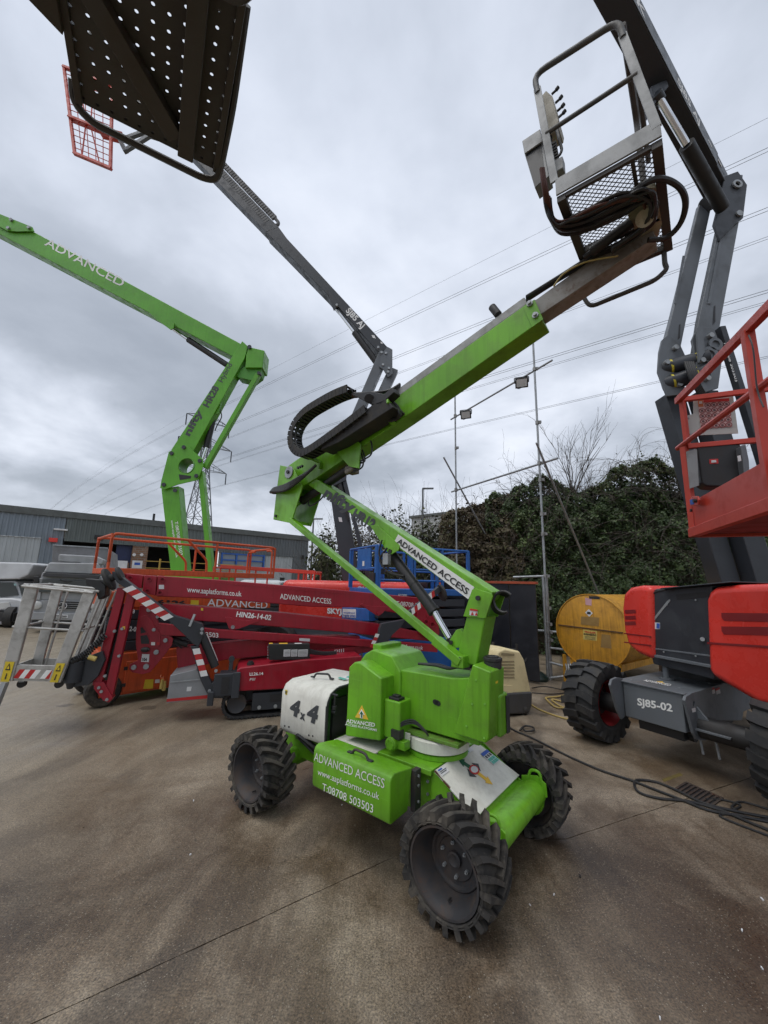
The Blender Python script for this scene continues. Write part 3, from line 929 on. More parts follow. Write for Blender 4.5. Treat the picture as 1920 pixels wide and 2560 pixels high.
# tall moulded cover behind the control box
mb = MB()
tc_b0, tc_b1 = .36, .80
P = [F.W(1.27, tc_b0, .72), F.W(1.27, tc_b0, 1.22), F.W(1.22, tc_b0, 1.28), F.W(1.13, tc_b0, 1.33), F.W(.92, tc_b0, 1.30), F.W(.83, tc_b0, 1.19), F.W(.83, tc_b0, .74)]
mb.prism(P, F.v * (tc_b1 - tc_b0))
mb.build('tank_cover', 'green', L, bevel=.016, seg=3)
mb = MB(); mb.fbox(F, 1.10, 1.20, .44, .74, 1.31, 1.36)
mb.build('cover_cap', 'green', L, bevel=.01, seg=3)
mb = MB()
mb.prism([F.W(.86, .38, .80), F.W(.86, .38, 1.20), F.W(.38, .38, 1.21), F.W(.20, .38, 1.24), F.W(.16, .38, .80)], F.v * .36)
mb.build('turret_body', 'green', L, bevel=.009, seg=3)
mb = MB()
q = [F.b(1081, 1748, .377), F.b(1095, 1752, .377)]
mb.cyl(F.W(.515, .379, 1.02), F.W(.515, .374, 1.02), .018, n=14); mb.cyl(F.W(.485, .379, 1.015), F.W(.485, .374, 1.015), .018, n=14); mb.fbox(F, .485, .515, .374, .379, 1.0, 1.036)
mb.build('slot_hole', 'blackl', L)
# right hand counterweight cover
mb = MB()
rb = .31
mb.prism([F.b(1181, 1661, rb), F.b(1226, 1680, rb), F.b(1223, 1846, rb), F.b(1213, 1859, rb), F.b(1134, 1834, rb)], F.v * .24)
rcov = mb.build('counterweight_cover', 'green', L, bevel=.01, seg=3)
mb = MB(); mb.fbox(F, .03, .075, .45, .60, .86, 1.14)
mb.build('side_pack', 'green', L, bevel=.02)
mb = MB(); mb.fbox(F, .018, .030, .54, .595, .87, 1.12)
mb.build('rubber_buffer', 'rubber2', L, bevel=.008)
mb = MB()
q = F.W(.09, .48, 1.31)
mb.cyl(q, q + ZZ * .05, .062, n=18); mb.cyl(q + ZZ * .05, q + ZZ * .075, .068, n=10); mb.cyl(q + ZZ * .075, q + ZZ * .085, .045, n=10)
mb.build('filler_cap', 'black', L, bevel=.006)
sticker([F.W(.038, .40, 1.24), F.W(.038, .44, 1.24), F.W(.045, .44, 1.19), F.W(.045, .40, 1.19)], 'yellow', rcov)
# slew ring
rc = F.z(1094, 1846, .70); rc.z = .625
mb = MB(); mb.lathe(rc, ZZ, [(0, .235), (.03, .235), (.035, .22), (.035, .0)], 48); mb.build('slew_base', 'green', L)
mb = MB(); mb.lathe(rc + ZZ * .045, ZZ, [(0, .22), (.0, .245), (.075, .245), (.08, .235), (.08, 0)], 48)
mb.build('slew_ring_cover', 'white', L)
mb = MB(); mb.fbox(F, .30, .90, .335, .76, .757, .782)
mb.build('turret_plate', paint('worn_green_plate', (.12, .26, .03), .55, .7, (.10, .075, .04), scale=8, rust=.35), L, bevel=.004)
mb = MB(); mb.cbox(rc + F.v * -.24 + F.u * .12 + ZZ * .125, F.u * .05, F.v * .012, ZZ * .05); mb.build('lifting_tab', 'white', L, bevel=.003)
# slew motor
mb = MB()
q = F.W(.80, .25, .70)
mb.cyl(q + F.v * .02, q - F.v * .05, .048, n=22); mb.cyl(q - F.v * .05, q - F.v * .058, .04, n=22); mb.cyl(q + F.v * .02, q + F.v * .07, .036, n=16)
mb.cbox(q + F.u * -.07 + F.v * .02, F.u * .08, F.v * .07, ZZ * .06)
mb.build('slew_motor', 'green', L, bevel=.004)
mb = MB()
for k in range(6): bolt(mb, q - F.v * .058 + F.u * (.03 * math.cos(k * 1.047)) + ZZ * (.03 * math.sin(k * 1.047)), F.v * -1, .006, .006)
mb.build('motor_bolts', 'green', L)
mb = MB()
for k in range(3):
    mb.tube(bez([q + ZZ * .04 + F.u * (-.02 - .012 * k), q + ZZ * (.12 + .01 * k) + F.u * (-.05), q + ZZ * (.155 + .012 * k) + F.u * -.14 + F.v * .05, q + ZZ * .12 + F.u * (-.22 - .01 * k) + F.v * .07, q + ZZ * .085 + F.u * -.25 + F.v * .09], 8), .0055, 6)
mb.cbox(q + ZZ * .07 + F.u * -.03, F.u * .08, F.v * .06, ZZ * .06)
mb.build('motor_hoses', 'hose', L)
mb = MB(); q2 = q + ZZ * .12 - F.u * .02; mb.cyl(q2, q2 + ZZ * .03, .008, n=8); mb.build('hose_fitting', 'chrome', L)

# mast
mb = MB()
ms_b, ms_w = .44, .20
mb.prism([F.b(1166, 1540, ms_b), F.b(1214, 1542, ms_b), F.b(1190, 1665, ms_b), F.b(1138, 1655, ms_b)], F.v * ms_w)
mb.build('mast', 'green', L, bevel=.012)
mb = MB()
for bb in (ms_b - .016, ms_b + ms_w):
    o_ = F.v * (bb - ms_b)
    mb.prism([F.b(x, y, ms_b) + o_ for x, y in ((1182, 1474), (1190, 1471), (1230, 1483), (1234, 1492), (1216, 1546), (1160, 1541))], F.v * .016)
mb.build('mast_head', 'green', L, bevel=.004)
mb = MB()
mb.prism([F.b(x, y, ms_b + .01) for x, y in ((1140, 1575), (1150, 1572), (1163, 1590), (1158, 1618), (1128, 1622), (1124, 1600))], F.v * .05)
mb.prism([F.b(x, y, ms_b + .14) for x, y in ((1140, 1575), (1150, 1572), (1163, 1590), (1158, 1618), (1128, 1622), (1124, 1600))], F.v * .05)
mb.build('cylinder_lug', 'green', L, bevel=.004)
mpin = F.b(1196, 1495, ms_b - .016)
mb = MB(); mb.cyl(mpin, mpin - F.v * .016, .018, n=12)
mb.cyl(F.b(1128, 1606, ms_b), F.b(1128, 1606, ms_b) - F.v * .01, .016, n=12)
mb.build('pivot_pin', 'black', L)
sticker([F.b(1175, 1521, ms_b - .018), F.b(1194.5, 1524, ms_b - .018), F.b(1193.5, 1540, ms_b - .018), F.b(1174, 1538, ms_b - .018)], 'paper', L)
sticker([F.b(1175, 1521, ms_b - .022), F.b(1194.5, 1524, ms_b - .022), F.b(1194.2, 1528.5, ms_b - .022), F.b(1174.8, 1525.7, ms_b - .022)], 'redl', L)
for k in (0, 10): sticker([F.b(1177.5 + k, 1537 + k * .1, ms_b - .022), F.b(1184 + k, 1537.5 + k * .1, ms_b - .022), F.b(1181 + k, 1529 + k * .1, ms_b - .022)], 'redl', L)
mb = MB()
for k in range(6):
    c = F.b(1236, 1503, ms_b + .03 * k + .04)
    e1, e2 = F.u, ZZ
    mb.tube([c + e1 * (-.07 + .075 * math.cos(t) + .004 * k) + e2 * (.075 * math.sin(t) - .004 * k) for t in np.linspace(-1.9, 2.4, 14)], .010, 6)
mb.build('mast_hoses', 'hose', L)
mb = MB(); mb.prism([F.b(x, y, ms_b + .15) for x, y in ((1226, 1474), (1250, 1477), (1252, 1484), (1234, 1492))], F.v * .06)
mb.build('hose_guard', 'green', L, bevel=.003)

# lower boom
lb, lw = .455, .17
top0, top1 = (782, 1186), (1231, 1479)
P = [F.b(x, y, lb) for x, y in ((765, 1180), (1232, 1480), (1225, 1497), (1205, 1515), (1170, 1497), (1000, 1374), (926, 1318), (752, 1200))]
mb = MB(); mb.prism(P, F.v * lw)
lboom = mb.build('lower_boom', 'green', L, bevel=.008)
P = [F.b(x, y, lb - .012) for x, y in ((924, 1313), (944, 1313), (1000, 1364), (996, 1376), (978, 1386), (968, 1380))]
mb = MB(); mb.prism(P, F.v * .012)
P = [F.b(x, y, lb + lw) for x, y in ((924, 1313), (944, 1313), (1000, 1364), (996, 1376), (978, 1386), (968, 1380))]
mb.prism(P, F.v * .012)
mb.build('boom_gusset', 'green', lboom, bevel=.003)
q = F.b(976, 1378, lb - .012); mb = MB(); mb.cyl(q, q - F.v * .01, .018, n=12); mb.build('pivot_pin', 'black', lboom)
sg = [F.b(x, y, lb - .003) for x, y in ((996, 1336), (1186, 1468), (1171, 1498), (985, 1357))]
sign = sticker(sg, paint('white_sign', (.74, .74, .72), .4, .12, bump=0), lboom, 'name_board', .004)
text('ADVANCED ACCESS', lerp(sg[3], sg[0], .22) + (sg[1] - sg[0]) * .035, lerp(sg[2], sg[1], .22) - (sg[1] - sg[0]) * .03, lerp(sg[3], sg[0], .80) + (sg[1] - sg[0]) * .035, 'blackl', lboom, .022, off=.009)
text('HR12', F.b(878, 1294, lb), F.b(930, 1326, lb), F.b(890, 1271, lb), 'greyl', lboom, .06, off=.003)
text('nifty', F.b(806, 1240, lb), F.b(878, 1284, lb), F.b(822, 1217, lb), 'greyl', lboom, .05, off=.003)
# tie rod under it
p0, p1 = F.b(728, 1300, .40), F.b(1098, 1606, .40)
mb = MB(); mb.beam(p0, p1, .055, .075, F.v)
mb.build('tie_rod', 'green', L, bevel=.006)
p2 = F.b(1156, 1655, .40)
mb = MB(); mb.beam(F.b(1090, 1600, .40), p2, .062, .10, F.v)
mb.build('tie_rod_end', 'green', L, bevel=.006)
mb = MB(); q = F.b(1148, 1648, .362); mb.cyl(q, q - F.v * .008, .017, n=12); mb.build('pivot_pin', 'black', L)
mb = MB(); q = F.b(1152, 1652, .42); mb.cbox(q, F.u * .10, F.v * .12, ZZ * .085); mb.build('tie_rod_bracket', 'green', L, bevel=.006)
# lift cylinder
c0, c1, c2 = F.b(978, 1384, .53), F.b(1086, 1530, .53), F.b(1128, 1604, .53)
mb = MB(); mb.cyl(c0, c1, .048, n=20); mb.cyl(lerp(c0, c1, .96), lerp(c0, c1, 1.0), .054, n=20); mb.cyl(lerp(c0, c1, .55), lerp(c0, c1, .565), .051, n=20)
mb.build('lift_cylinder', 'black', L)
mb = MB(); mb.cyl(c1, c2, .027, n=16); mb.build('cylinder_rod', 'chrome', L)
mb = MB(); mb.cyl(lerp(c1, c2, .9), c2, .036, n=14); mb.build('rod_end', 'black', L)
mb = MB()
mb.tube(bez([F.b(968, 1370, .42), F.b(950, 1400, .43), F.b(972, 1430, .44), F.b(1010, 1440, .48)]), .010, 6)
mb.tube(bez([F.b(955, 1350, .42), F.b(948, 1385, .43), F.b(965, 1415, .44), F.b(1010, 1450, .48)]), .008, 6)
mb.build('cylinder_hoses', 'hose', L)
mb = MB(); mb.cbox(F.b(967, 1398, .43), F.u * .06, F.v * .05, ZZ * .10); mb.build('valve_block', 'galv', L, bevel=.004)

# knuckle
kb = .37
kp = [(700, 1163), (733, 1170), (756, 1216), (727, 1308), (683, 1299), (690, 1235)]
mb = MB()
for bb in (kb, kb + .285):
    mb.prism([F.b(x, y, kb) + F.v * (bb - kb) for x, y in kp], F.v * .015)
kn = mb.build('knuckle_plate', 'green', L, bevel=.004)
mb = MB()
mb.prism([F.b(x, y, kb + .02) for x, y in ((690, 1240), (700, 1170), (706, 1172), (696, 1242))], F.v * .26)
mb.prism([F.b(x, y, kb + .02) for x, y in ((688, 1292), (725, 1300), (727, 1308), (686, 1299))], F.v * .26)
mb.build('knuckle_web', 'green', L, bevel=.003)
mb = MB(); q = F.b(723, 1181, kb - .004); mb.cyl(q + F.v * .006, q - F.v * .012, .072, n=24); mb.build('pin_washer', 'galv', L, bevel=.003)
mb = MB(); mb.cyl(q - F.v * .012, q - F.v * .03, .022, n=6)
for x, y in ((691, 1290), (747, 1170), (752, 1168), (757, 1166)):
    bolt(mb, F.b(x, y, kb), F.v * -1, .016, .02)
mb.build('pin_bolt', 'black', L)
mb = MB()
for k in range(7):
    o_ = .012 * k
    mb.tube(bez([F.b(778 + 2 * k, 1175 - 2 * k, .36 - o_ * .3), F.b(745, 1195 + k * 1.5, .33), F.b(712, 1213 + 2.2 * k, .335 - o_ * .4), F.b(684 - k, 1222 + 1.2 * k, .36), F.b(682, 1232, .45 + .02 * k), F.b(705, 1232, .55 + .01 * k)], 8), .016, 6)
mb.build('knuckle_hoses', 'hose', L)

# upper boom
ub, uw = .44, .19
P = [F.b(x, y, ub) for x, y in ((712, 1176), (722, 1163), (752, 1142), (975, 1004), (1331, 749), (1356, 800), (1004, 1048), (790, 1196), (748, 1222), (722, 1205))]
mb = MB(); mb.prism(P, F.v * uw)
ubm = mb.build('upper_boom', 'green', L, bevel=.008)
axu = (F.b(1331, 749, ub) - F.b(975, 1004, ub)).normalized()
upn = axu.cross(F.v).normalized()
if upn.z < 0: upn = -upn
e0, e1 = F.b(975, 1004, ub), F.b(1331, 749, ub)
mb = MB(); mb.box(lerp(e0, e1, .02) + F.v * .008 + upn * .003, (e1 - e0) * .95, F.v * .13, upn * .075)
mb.build('hose_cover', paint('pale_grey_cover', (.36, .37, .36), .5, .5, (.10, .09, .07), scale=8), L, bevel=.006)
mb = MB()
qa = lerp(e0, e1, .97) - F.v * .006; 
P = [F.b(x, y, ub - .01) for x, y in ((1308, 768), (1336, 748), (1358, 798), (1330, 818))]
mb.prism(P, F.v * .01)
mb.build('boom_end_plate', 'green', ubm, bevel=.002)
mb = MB()
for x, y in ((1325, 760), (1339, 789)):
    q = F.b(x, y, ub - .01); mb.cyl(q, q - F.v * .03, .014, n=8); mb.cyl(q, q - F.v * .012, .024, n=10)
mb.build('wear_pad_bolts', 'galv', ubm)
q = F.b(1244, 783, ub + .02)
mb = MB(); mb.cyl(q - axu * .0 - upn * .02, q + upn * .09 - axu * .02, .032, n=14); mb.build('rubber_stop', 'black', ubm, bevel=.004)
# tray with its black underside, hung on the near side for the cable chain
mb = MB()
tr = [F.b(x, y, .22) for x, y in ((760, 1140), (782, 1112), (918, 1024), (945, 1010), (952, 1030), (800, 1140))]
mb.prism([F.b(x, y, .24) for x, y in ((800, 1126), (812, 1098), (936, 1008), (964, 996), (984, 1018), (846, 1106))], F.v * .19)
mb.build('hose_tray', 'rubber2', L, bevel=.01)
mb = MB()
for (x0, y0), (x1, y1) in (((838, 1075), (888, 1097)), ((756, 1134), (802, 1156)), ((968, 1002), (1000, 1040))):
    mb.beam(F.b(x0, y0, .23), F.b(x1, y1, .43), .05, .02, axu)
mb.beam(F.b(802, 1156, .42), F.b(800, 1172, .42), .05, .03, axu); mb.beam(F.b(975, 1050, .42), F.b(985, 1060, .42), .06, .04, axu)
mb.prism([F.b(x, y, .40) for x, y in ((842, 1130), (887, 1094), (901, 1110), (897, 1171), (872, 1166))], F.v * .014)
mb.prism([F.b(x, y, .62) for x, y in ((842, 1130), (887, 1094), (901, 1110), (897, 1171), (872, 1166))], F.v * .014)
mb.build('boom_bracket', 'green', L, bevel=.003)
# cable chain
path = [(925, 1028), (880, 1062), (830, 1098), (785, 1128), (760, 1136), (742, 1120), (738, 1092), (748, 1062), (772, 1034), (806, 1012), (846, 991), (880, 978)]
cp = bez([F.b(x, y, .28) for x, y in path], 10)
mb = MB(); acc = 0; step = .052
dist = [0]
for i in range(1, len(cp)): dist.append(dist[-1] + (cp[i] - cp[i - 1]).length)
def along(s):
    for i in range(1, len(cp)):
        if dist[i] >= s:
            return cp[i - 1].lerp(cp[i], (s - dist[i - 1]) / (dist[i] - dist[i - 1] + 1e-9)), (cp[i] - cp[i - 1]).normalized()
    return cp[-1], (cp[-1] - cp[-2]).normalized()
s = 0
while s < dist[-1] - step:
    p, d = along(s + step / 2)
    sn = d.cross(F.v).normalized()
    for bb in (-.07, .06):
        mb.cbox(p + F.v * bb, d * (step * .97), F.v * .016, sn * .085)
    for hh in (-.036, .036):
        mb.cbox(p - F.v * .005 + sn * hh, d * (step * .55), F.v * .13, sn * .010)
    s += step
mb.build('cable_chain', 'rubber2', L, bevel=.002, seg=1, kind='stuff')
mb = MB()
for k in range(5):
    mb.tube(bez([F.b(x, y + 2 * k - 4, .25 + .02 * k) for x, y in path], 4), .013, 6)
mb.build('chain_hoses', 'hose', L)
# moving bracket and hose bundle at the top of the chain
mb = MB()
mb.prism([F.b(x, y, .24) for x, y in ((878, 985), (925, 978), (960, 985), (980, 968), (985, 980), (950, 1012), (925, 1010))], F.v * .10)
mb.cyl(F.b(922, 996, .23), F.b(922, 996, .21), .045, n=14)
mb.build('chain_bracket', 'black', L, bevel=.005)
mb = MB()
for k in range(7):
    mb.tube(bez([F.b(880, 984 + 1.5 * k, .27 + .012 * k), F.b(930, 982 + k, .28 + .012 * k), F.b(972, 976 + k, .36 + .015 * k), F.b(1000, 960 + k, .45 + .015 * k)], 6), .013, 6)
for k in range(8):
    mb.tube(bez([F.b(930, 1012, .30), F.b(970, 1000 + k, .34), F.b(996, 1018 + 1.5 * k, .38 - .008 * k), F.b(1000 - k, 1040 + k, .36), F.b(980, 1052 - k, .38), F.b(950, 1050 - k, .40)], 8), .012, 6)
mb.build('boom_hoses', 'hose', L)
# upper cylinder
c0, c1, c2 = F.b(885, 1163, .535), F.b(756, 1252, .535), F.b(707, 1288, .535)
mb = MB(); mb.cyl(c0, c1, .045, n=20); mb.cyl(lerp(c0, c1, .97), c1, .052, n=20); mb.build('lift_cylinder', 'black', L)
mb = MB(); mb.cyl(c1, c2, .025, n=14); mb.build('cylinder_rod', 'chrome', L)
mb = MB(); mb.cbox(F.b(880, 1176, .52), F.u * .10, F.v * .12, ZZ * .07); mb.cyl(F.b(866, 1182, .44), F.b(884, 1170, .44), .03, n=10)
mb.build('valve_block', paint('dusty_valve', (.22, .20, .17), .6, .4), L, bevel=.005)
mb = MB()
for k, (x, y) in enumerate(((930, 1100), (908, 1135), (900, 1140), (912, 1130))):
    mb.tube(bez([F.b(x - 6, y - 4, .46), F.b(x, y + 15, .43), F.b(x - 4, y + 38 - 4 * k, .43), F.b(x - 30, y + 55 - 8 * k, .45), F.b(886, 1178, .48)], 8), .009, 6)
mb.tube(bez([F.b(822, 1220, .47), F.b(800, 1250, .46), F.b(775, 1265, .47), F.b(770, 1252, .5)], 6), .008, 6)
mb.build('cylinder_hoses', 'hose', L)
# inner boom
mb = MB()
ib = ub + .025
i0, i1 = F.b(1330, 775, ib), F.b(1600, 592, ib)
P = [F.b(x, y, ib) for x, y in ((1331, 755), (1464, 659), (1620, 549), (1640, 592), (1349, 788))]
mb.prism(P, F.v * .14)
mb.build('inner_boom', 'rusty', L, bevel=.006)
mb = MB()
for k in range(9):
    mb.tube(bez([F.b(1316, 742 + 1.2 * k, .47 + .012 * k), F.b(1400, 690 + k, .44 + .015 * k), F.b(1480, 640 + 1.5 * k, .42 + .012 * k), F.b(1560, 600 + 2 * k, .40 + .01 * k), F.b(1630, 540 + 3 * k, .40 + .01 * k)], 6), .014, 6)
mb.build('boom_hoses', 'hose', L)

# ---- cage
fz = 4.28
k = [F.z(1390, 488, fz), F.z(1655, 343, fz), F.z(1443, 662, fz), F.z(1666, 612, fz)]
la = [F.loc(q) for q in k]
ca0, ca1 = la[0][0], la[1][0]            # along u (ca0 > ca1)
cb0 = (la[0][1] + la[1][1]) / 2
cb1 = max(la[2][1], la[3][1]) + .02
rz = 0.0
cg = bpy.data.objects.new('cage', None); COL.objects.link(cg); cg.parent = L
CW = lambda a, b, z: F.W(a, b, z)
def cbx(mb, a0, a1, b0, b1, z0, z1): mb.fbox(F, a0, a1, b0, b1, z0, z1)
ht = [F.b(1345, 185, cb0)[2], F.b(1552, 58, cb0)[2]]
ctop = sum(ht) / 2
# near side: flat-bar portal frame with round top rail
mb = MB()
toe = .115
cbx(mb, ca1, ca0, cb0 - .006, cb0 + .006, fz, fz + toe)
mb.build('toe_board', 'steelgrey', cg, bevel=.002)
mb = MB()
pbl, pbr = F.b(1386, 455, cb0), F.b(1642, 320, cb0)
ptl, ptr = F.b(1340, 205, cb0), F.b(1550, 72, cb0)
for q0, q1 in ((pbl, ptl), (pbr, ptr)):
    mb = MB(); mb.beam(q0, lerp(q0, q1, .93), .045, .014, F.v)
    mb.build('cage_post', 'steelgrey', cg, bevel=.002)
mb = MB()
mb.tube([lerp(pbl, ptl, .88), F.b(1334, 188, cb0), F.b(1546, 52, cb0), lerp(pbr, ptr, .9)], .019, 10, .10)
mb.build('top_rail', paint('dark_grey_rail', (.075, .078, .078), .45, .4, (.14, .11, .08)), cg)
mb = MB()
zm = fz + toe + (ctop - fz - toe) * .50
mb.tube([F.b(1364, 335, cb0), F.b(1594, 184, cb0)], .014, 10)
mb.build('mid_rail', paint('dark_grey_rail', (.1, .1, .1)), cg)
mb = MB()
tpr = F.b(1556, 62, cb0); mdr = lerp(pbr, ptr, .52)
mb.tube([tpr, tpr + F.v * .62, tpr + F.v * .62 - ZZ * .9], .019, 8, .08)
mb.tube([mdr + F.v * .02, mdr + F.v * .60], .015, 8)
mb.build('rear_rail', 'brown', cg)
# floor frame and expanded-metal mesh
mb = MB()
cbx(mb, ca1, ca1 + .05, cb0 + .008, cb1, fz - .045, fz); cbx(mb, ca0 - .05, ca0, cb0 + .008, cb1, fz - .045, fz)
cbx(mb, ca1 + .05, ca0 - .05, cb0 + .008, cb0 + .03, fz - .03, fz)
cbx(mb, ca1 + .05, ca0 - .05, cb1 - .04, cb1, fz - .045, fz)
cbx(mb, ca1 + .05, ca0 - .05, cb0 + .30, cb0 + .335, fz - .05, fz); cbx(mb, ca1 + .05, ca0 - .05, cb0 + .50, cb0 + .53, fz - .05, fz)
cbx(mb, ca1 + .13, ca1 + .15, cb0 + .03, cb1 - .04, fz - .035, fz)
mb.build('floor_frame', 'brown', cg, bevel=.003)
mb = MB()
dx, dy = .036, .0165
na = int((ca0 - ca1) / dx) + 1; nb = int((cb1 - cb0) / dy) + 1
for i in range(na):
    for j in range(nb):
        a = ca1 + i * dx + (dx / 2 if j % 2 else 0); b = cb0 + .01 + j * dy
        if a + dx / 2 > ca0 or b + dy > cb1: continue
        for sg in (1, -1):
            if a + sg * dx / 2 < ca1 or a + sg * dx / 2 > ca0: continue
            p = CW(a, b, fz - .004); q = CW(a + sg * dx / 2, b + dy, fz - .004)
            mb.beam(p, q, .0038, .0035, ZZ)
o_ = mb.build('mesh_floor', 'brown', cg, smooth=0, kind='stuff')
# mount casting below the floor
mb = MB()
mb.prism([gz(x, y, fz - .05) for x, y in ((1590, 470), (1640, 470), (1655, 560), (1640, 606), (1600, 606), (1570, 540))], ZZ * .04)
mb.cyl(gz(1612, 545, fz - .16), gz(1612, 545, fz - .05), .05, n=16)
mb.build('cage_mount', paint('cream_cast', (.42, .40, .30), .6, .6, (.09, .06, .04), rust=.2), cg)
mb = MB()
q0, q1 = F.b(1478, 630, .36), F.b(1580, 555, .32)
mb.cyl(q0, q1, .035, n=14); mb.cyl(lerp(q0, q1, -.2), q0, .018, n=10)
mb.build('levelling_cylinder', 'black', cg)
# grounding hoop on the far side
mb = MB()
mb.tube([F.b(1658, 600, .72), F.b(1662, 660, .72), F.b(1668, 672, .72), F.b(1640, 700, .72), F.b(1475, 768, .72), F.b(1460, 745, .72), F.b(1458, 728, .72)], .016, 8, .06)
mb.build('step_hoop', 'brown', cg)
# hose loops under the floor
def hz(x, y, d): return gz(x, y, fz - d)
mb = MB()
rh = random.Random(11)
for i in range(18):
    o1 = i - 9
    d_ = .07 + .012 * (i % 5)
    mb.tube(bez([hz(1360 + i * .9, 478 + i, .0), hz(1364 + i * .9, 515 + 1 * i, .05), hz(1376 + i * 1.0, 548 + i * 1.2, d_), hz(1404 + i * 1.3, 564 - o1 * 2.4, d_), hz(1470 + rh.uniform(-6, 6), 550 - o1 * 3, d_), hz(1560 + rh.uniform(-6, 6), 508 - o1 * 3.2, d_), hz(1622 + rh.uniform(-10, 12), 492 + rh.uniform(-20, 18), d_ + .03), hz(1636 + rh.uniform(-12, 6), 535 + rh.uniform(-12, 15), d_ + .05), hz(1600 + rh.uniform(-8, 8), 582 + rh.uniform(-6, 6), d_ + .06), hz(1530, 618 + i * .8, d_ + .04)], 7), rh.uniform(.006, .011), 6)
mb.tube(bez([hz(1560, 500, .1), hz(1618, 456, .1), hz(1660, 448, .1), hz(1700, 470, .1), hz(1714, 510, .12), hz(1700, 560, .14), hz(1665, 594, .16), hz(1620, 600, .16)], 8), .017, 8)
mb.build('cage_hoses', 'hose', cg)
mb = MB()
for i in range(3):
    mb.tube(bez([hz(1352 + 3 * i, 420, -.1), hz(1360 + 4 * i, 480, .02), hz(1376 + 4 * i, 545, .06), hz(1420, 558 - 4 * i, .10), hz(1500, 522 - 5 * i, .11), hz(1590, 490 + 5 * i, .12), hz(1612, 520, .12), hz(1600, 570, .14)], 7), .009, 6)
mb.build('cage_hoses', paint('reddish_hose', (.10, .035, .025), .5, .4), cg)
mb = MB(); mb.tube(bez([F.b(1384, 716, .40), F.b(1410, 684, .40), F.b(1465, 655, .40), F.b(1545, 640, .40)], 8), .006, 6)
mb.build('cable', paint('yellow_cable', (.45, .36, .12), .5, .3), cg)
# control boxes on the left end of the cage
mb = MB()
P = [F.b(x, y, cb0 + .08) for x, y in ((1345, 250), (1365, 226), (1381, 240), (1384, 256), (1396, 300), (1394, 312), (1368, 330), (1362, 322))]
mb.prism(P, F.v * .14)
con = mb.build('control_console', paint('beige_console', (.36, .33, .26), .5, .4, (.1, .08, .05)), cg, bevel=.004)
mb = MB()
for x, y in ((1379, 236), (1388, 258), (1393, 278), (1396, 294)):
    q = F.b(x, y, cb0 + .10); mb.cyl(q, q + F.u * -.03 + ZZ * .008, .008, n=8); mb.cyl(q + F.u * -.03 + ZZ * .008, q + F.u * -.045 + ZZ * .02, .012, n=8)
mb.build('control_levers', 'black', cg)
mb = MB()
P = [F.b(x, y, cb0 - .0) for x, y in ((1306, 353), (1352, 325), (1358, 440), (1338, 470), (1310, 384))]
mb.prism([F.b(x, y, cb0 + .02) for x, y in ((1305, 352), (1350, 322), (1357, 352), (1311, 384))], F.v * .012)
mb.prism([F.b(x, y, cb0 + .04) for x, y in ((1311, 384), (1357, 352), (1372, 440), (1337, 470))], F.v * .10)
mb.build('side_shield', 'steelgrey', cg, bevel=.004)
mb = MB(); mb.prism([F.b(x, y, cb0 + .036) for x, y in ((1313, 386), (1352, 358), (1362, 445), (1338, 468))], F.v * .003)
mb.build('shield_shadow', 'black', cg)  # black sheet standing in for the shadow inside the side shield
mb = MB()
for i in range(4):
    mb.tube(bez([F.b(1378 + i, 322, .0), F.b(1374 + i, 350, .0), F.b(1378 + i * 2, 400, .0), F.b(1368 + i * 2, 470, .02)], 6), .008, 6)
mb.tube([F.b(1392, 325, cb0 + .06), F.b(1405, 375, cb0 + .06), F.b(1400, 388, cb0 + .06), F.b(1385, 396, cb0 + .06)], .009, 6, .03)
mb.build('console_cables', 'hose', cg)
mb = MB()
for i in range(9):
    mb.cbox(F.b(1384 + i * 1.2, 362 + i * 7, cb0 + .07), F.u * .035, F.v * .03, ZZ * .016)
mb.build('cable_chain', 'black', cg, bevel=.002)
mb = MB(); mb.cbox(F.b(1396, 422, cb0 + .07), F.u * .07, F.v * .06, ZZ * .09); mb.build('junction_box', 'steelgrey', cg, bevel=.006)

# fasteners, seams and chips on the covers
mb = MB()
for x, y in ((1190, 1700), (1180, 1760), (1166, 1815), (1210, 1845), (1212, 1760)):
    mb.cyl(F.b(x, y, rb + .002), F.b(x, y, rb - .006), .008, n=8)
mb.build('rivets', 'green', rcov)
mb = MB()
for i in range(14):
    y = 1680 + i * 10 + random.uniform(-3, 3)
    q = F.W(.845, .366, 1.17 - .024 * i); mb.cbox(q, F.u * random.uniform(.004, .014), F.v * .006, ZZ * random.uniform(.006, .022))
mb.build('paint_chips', paint('flaking_rust', (.11, .04, .018)), L, smooth=0, kind='stuff')
for z in (.52, .44):
    q = F.W(.45, .29, z); mb = MB(); mb.cyl(q, q - F.v * .0, .01, n=6) if False else mb.cyl(F.W(.50, .262, z), F.W(.50, .252, z), .011, n=6); mb.build('chassis_bolt', 'galv', L)
mb = MB(); mb.tube(bez([F.W(.75, .5, 1.245), F.W(.60, .52, 1.25), F.W(.45, .5, 1.25), F.W(.33, .50, 1.30)], 6), .011, 6); mb.tube(bez([F.W(.75, .54, 1.24), F.W(.60, .57, 1.25), F.W(.45, .54, 1.25), F.W(.33, .54, 1.32)], 6), .009, 6); mb.build('motor_hoses', 'hose', L)
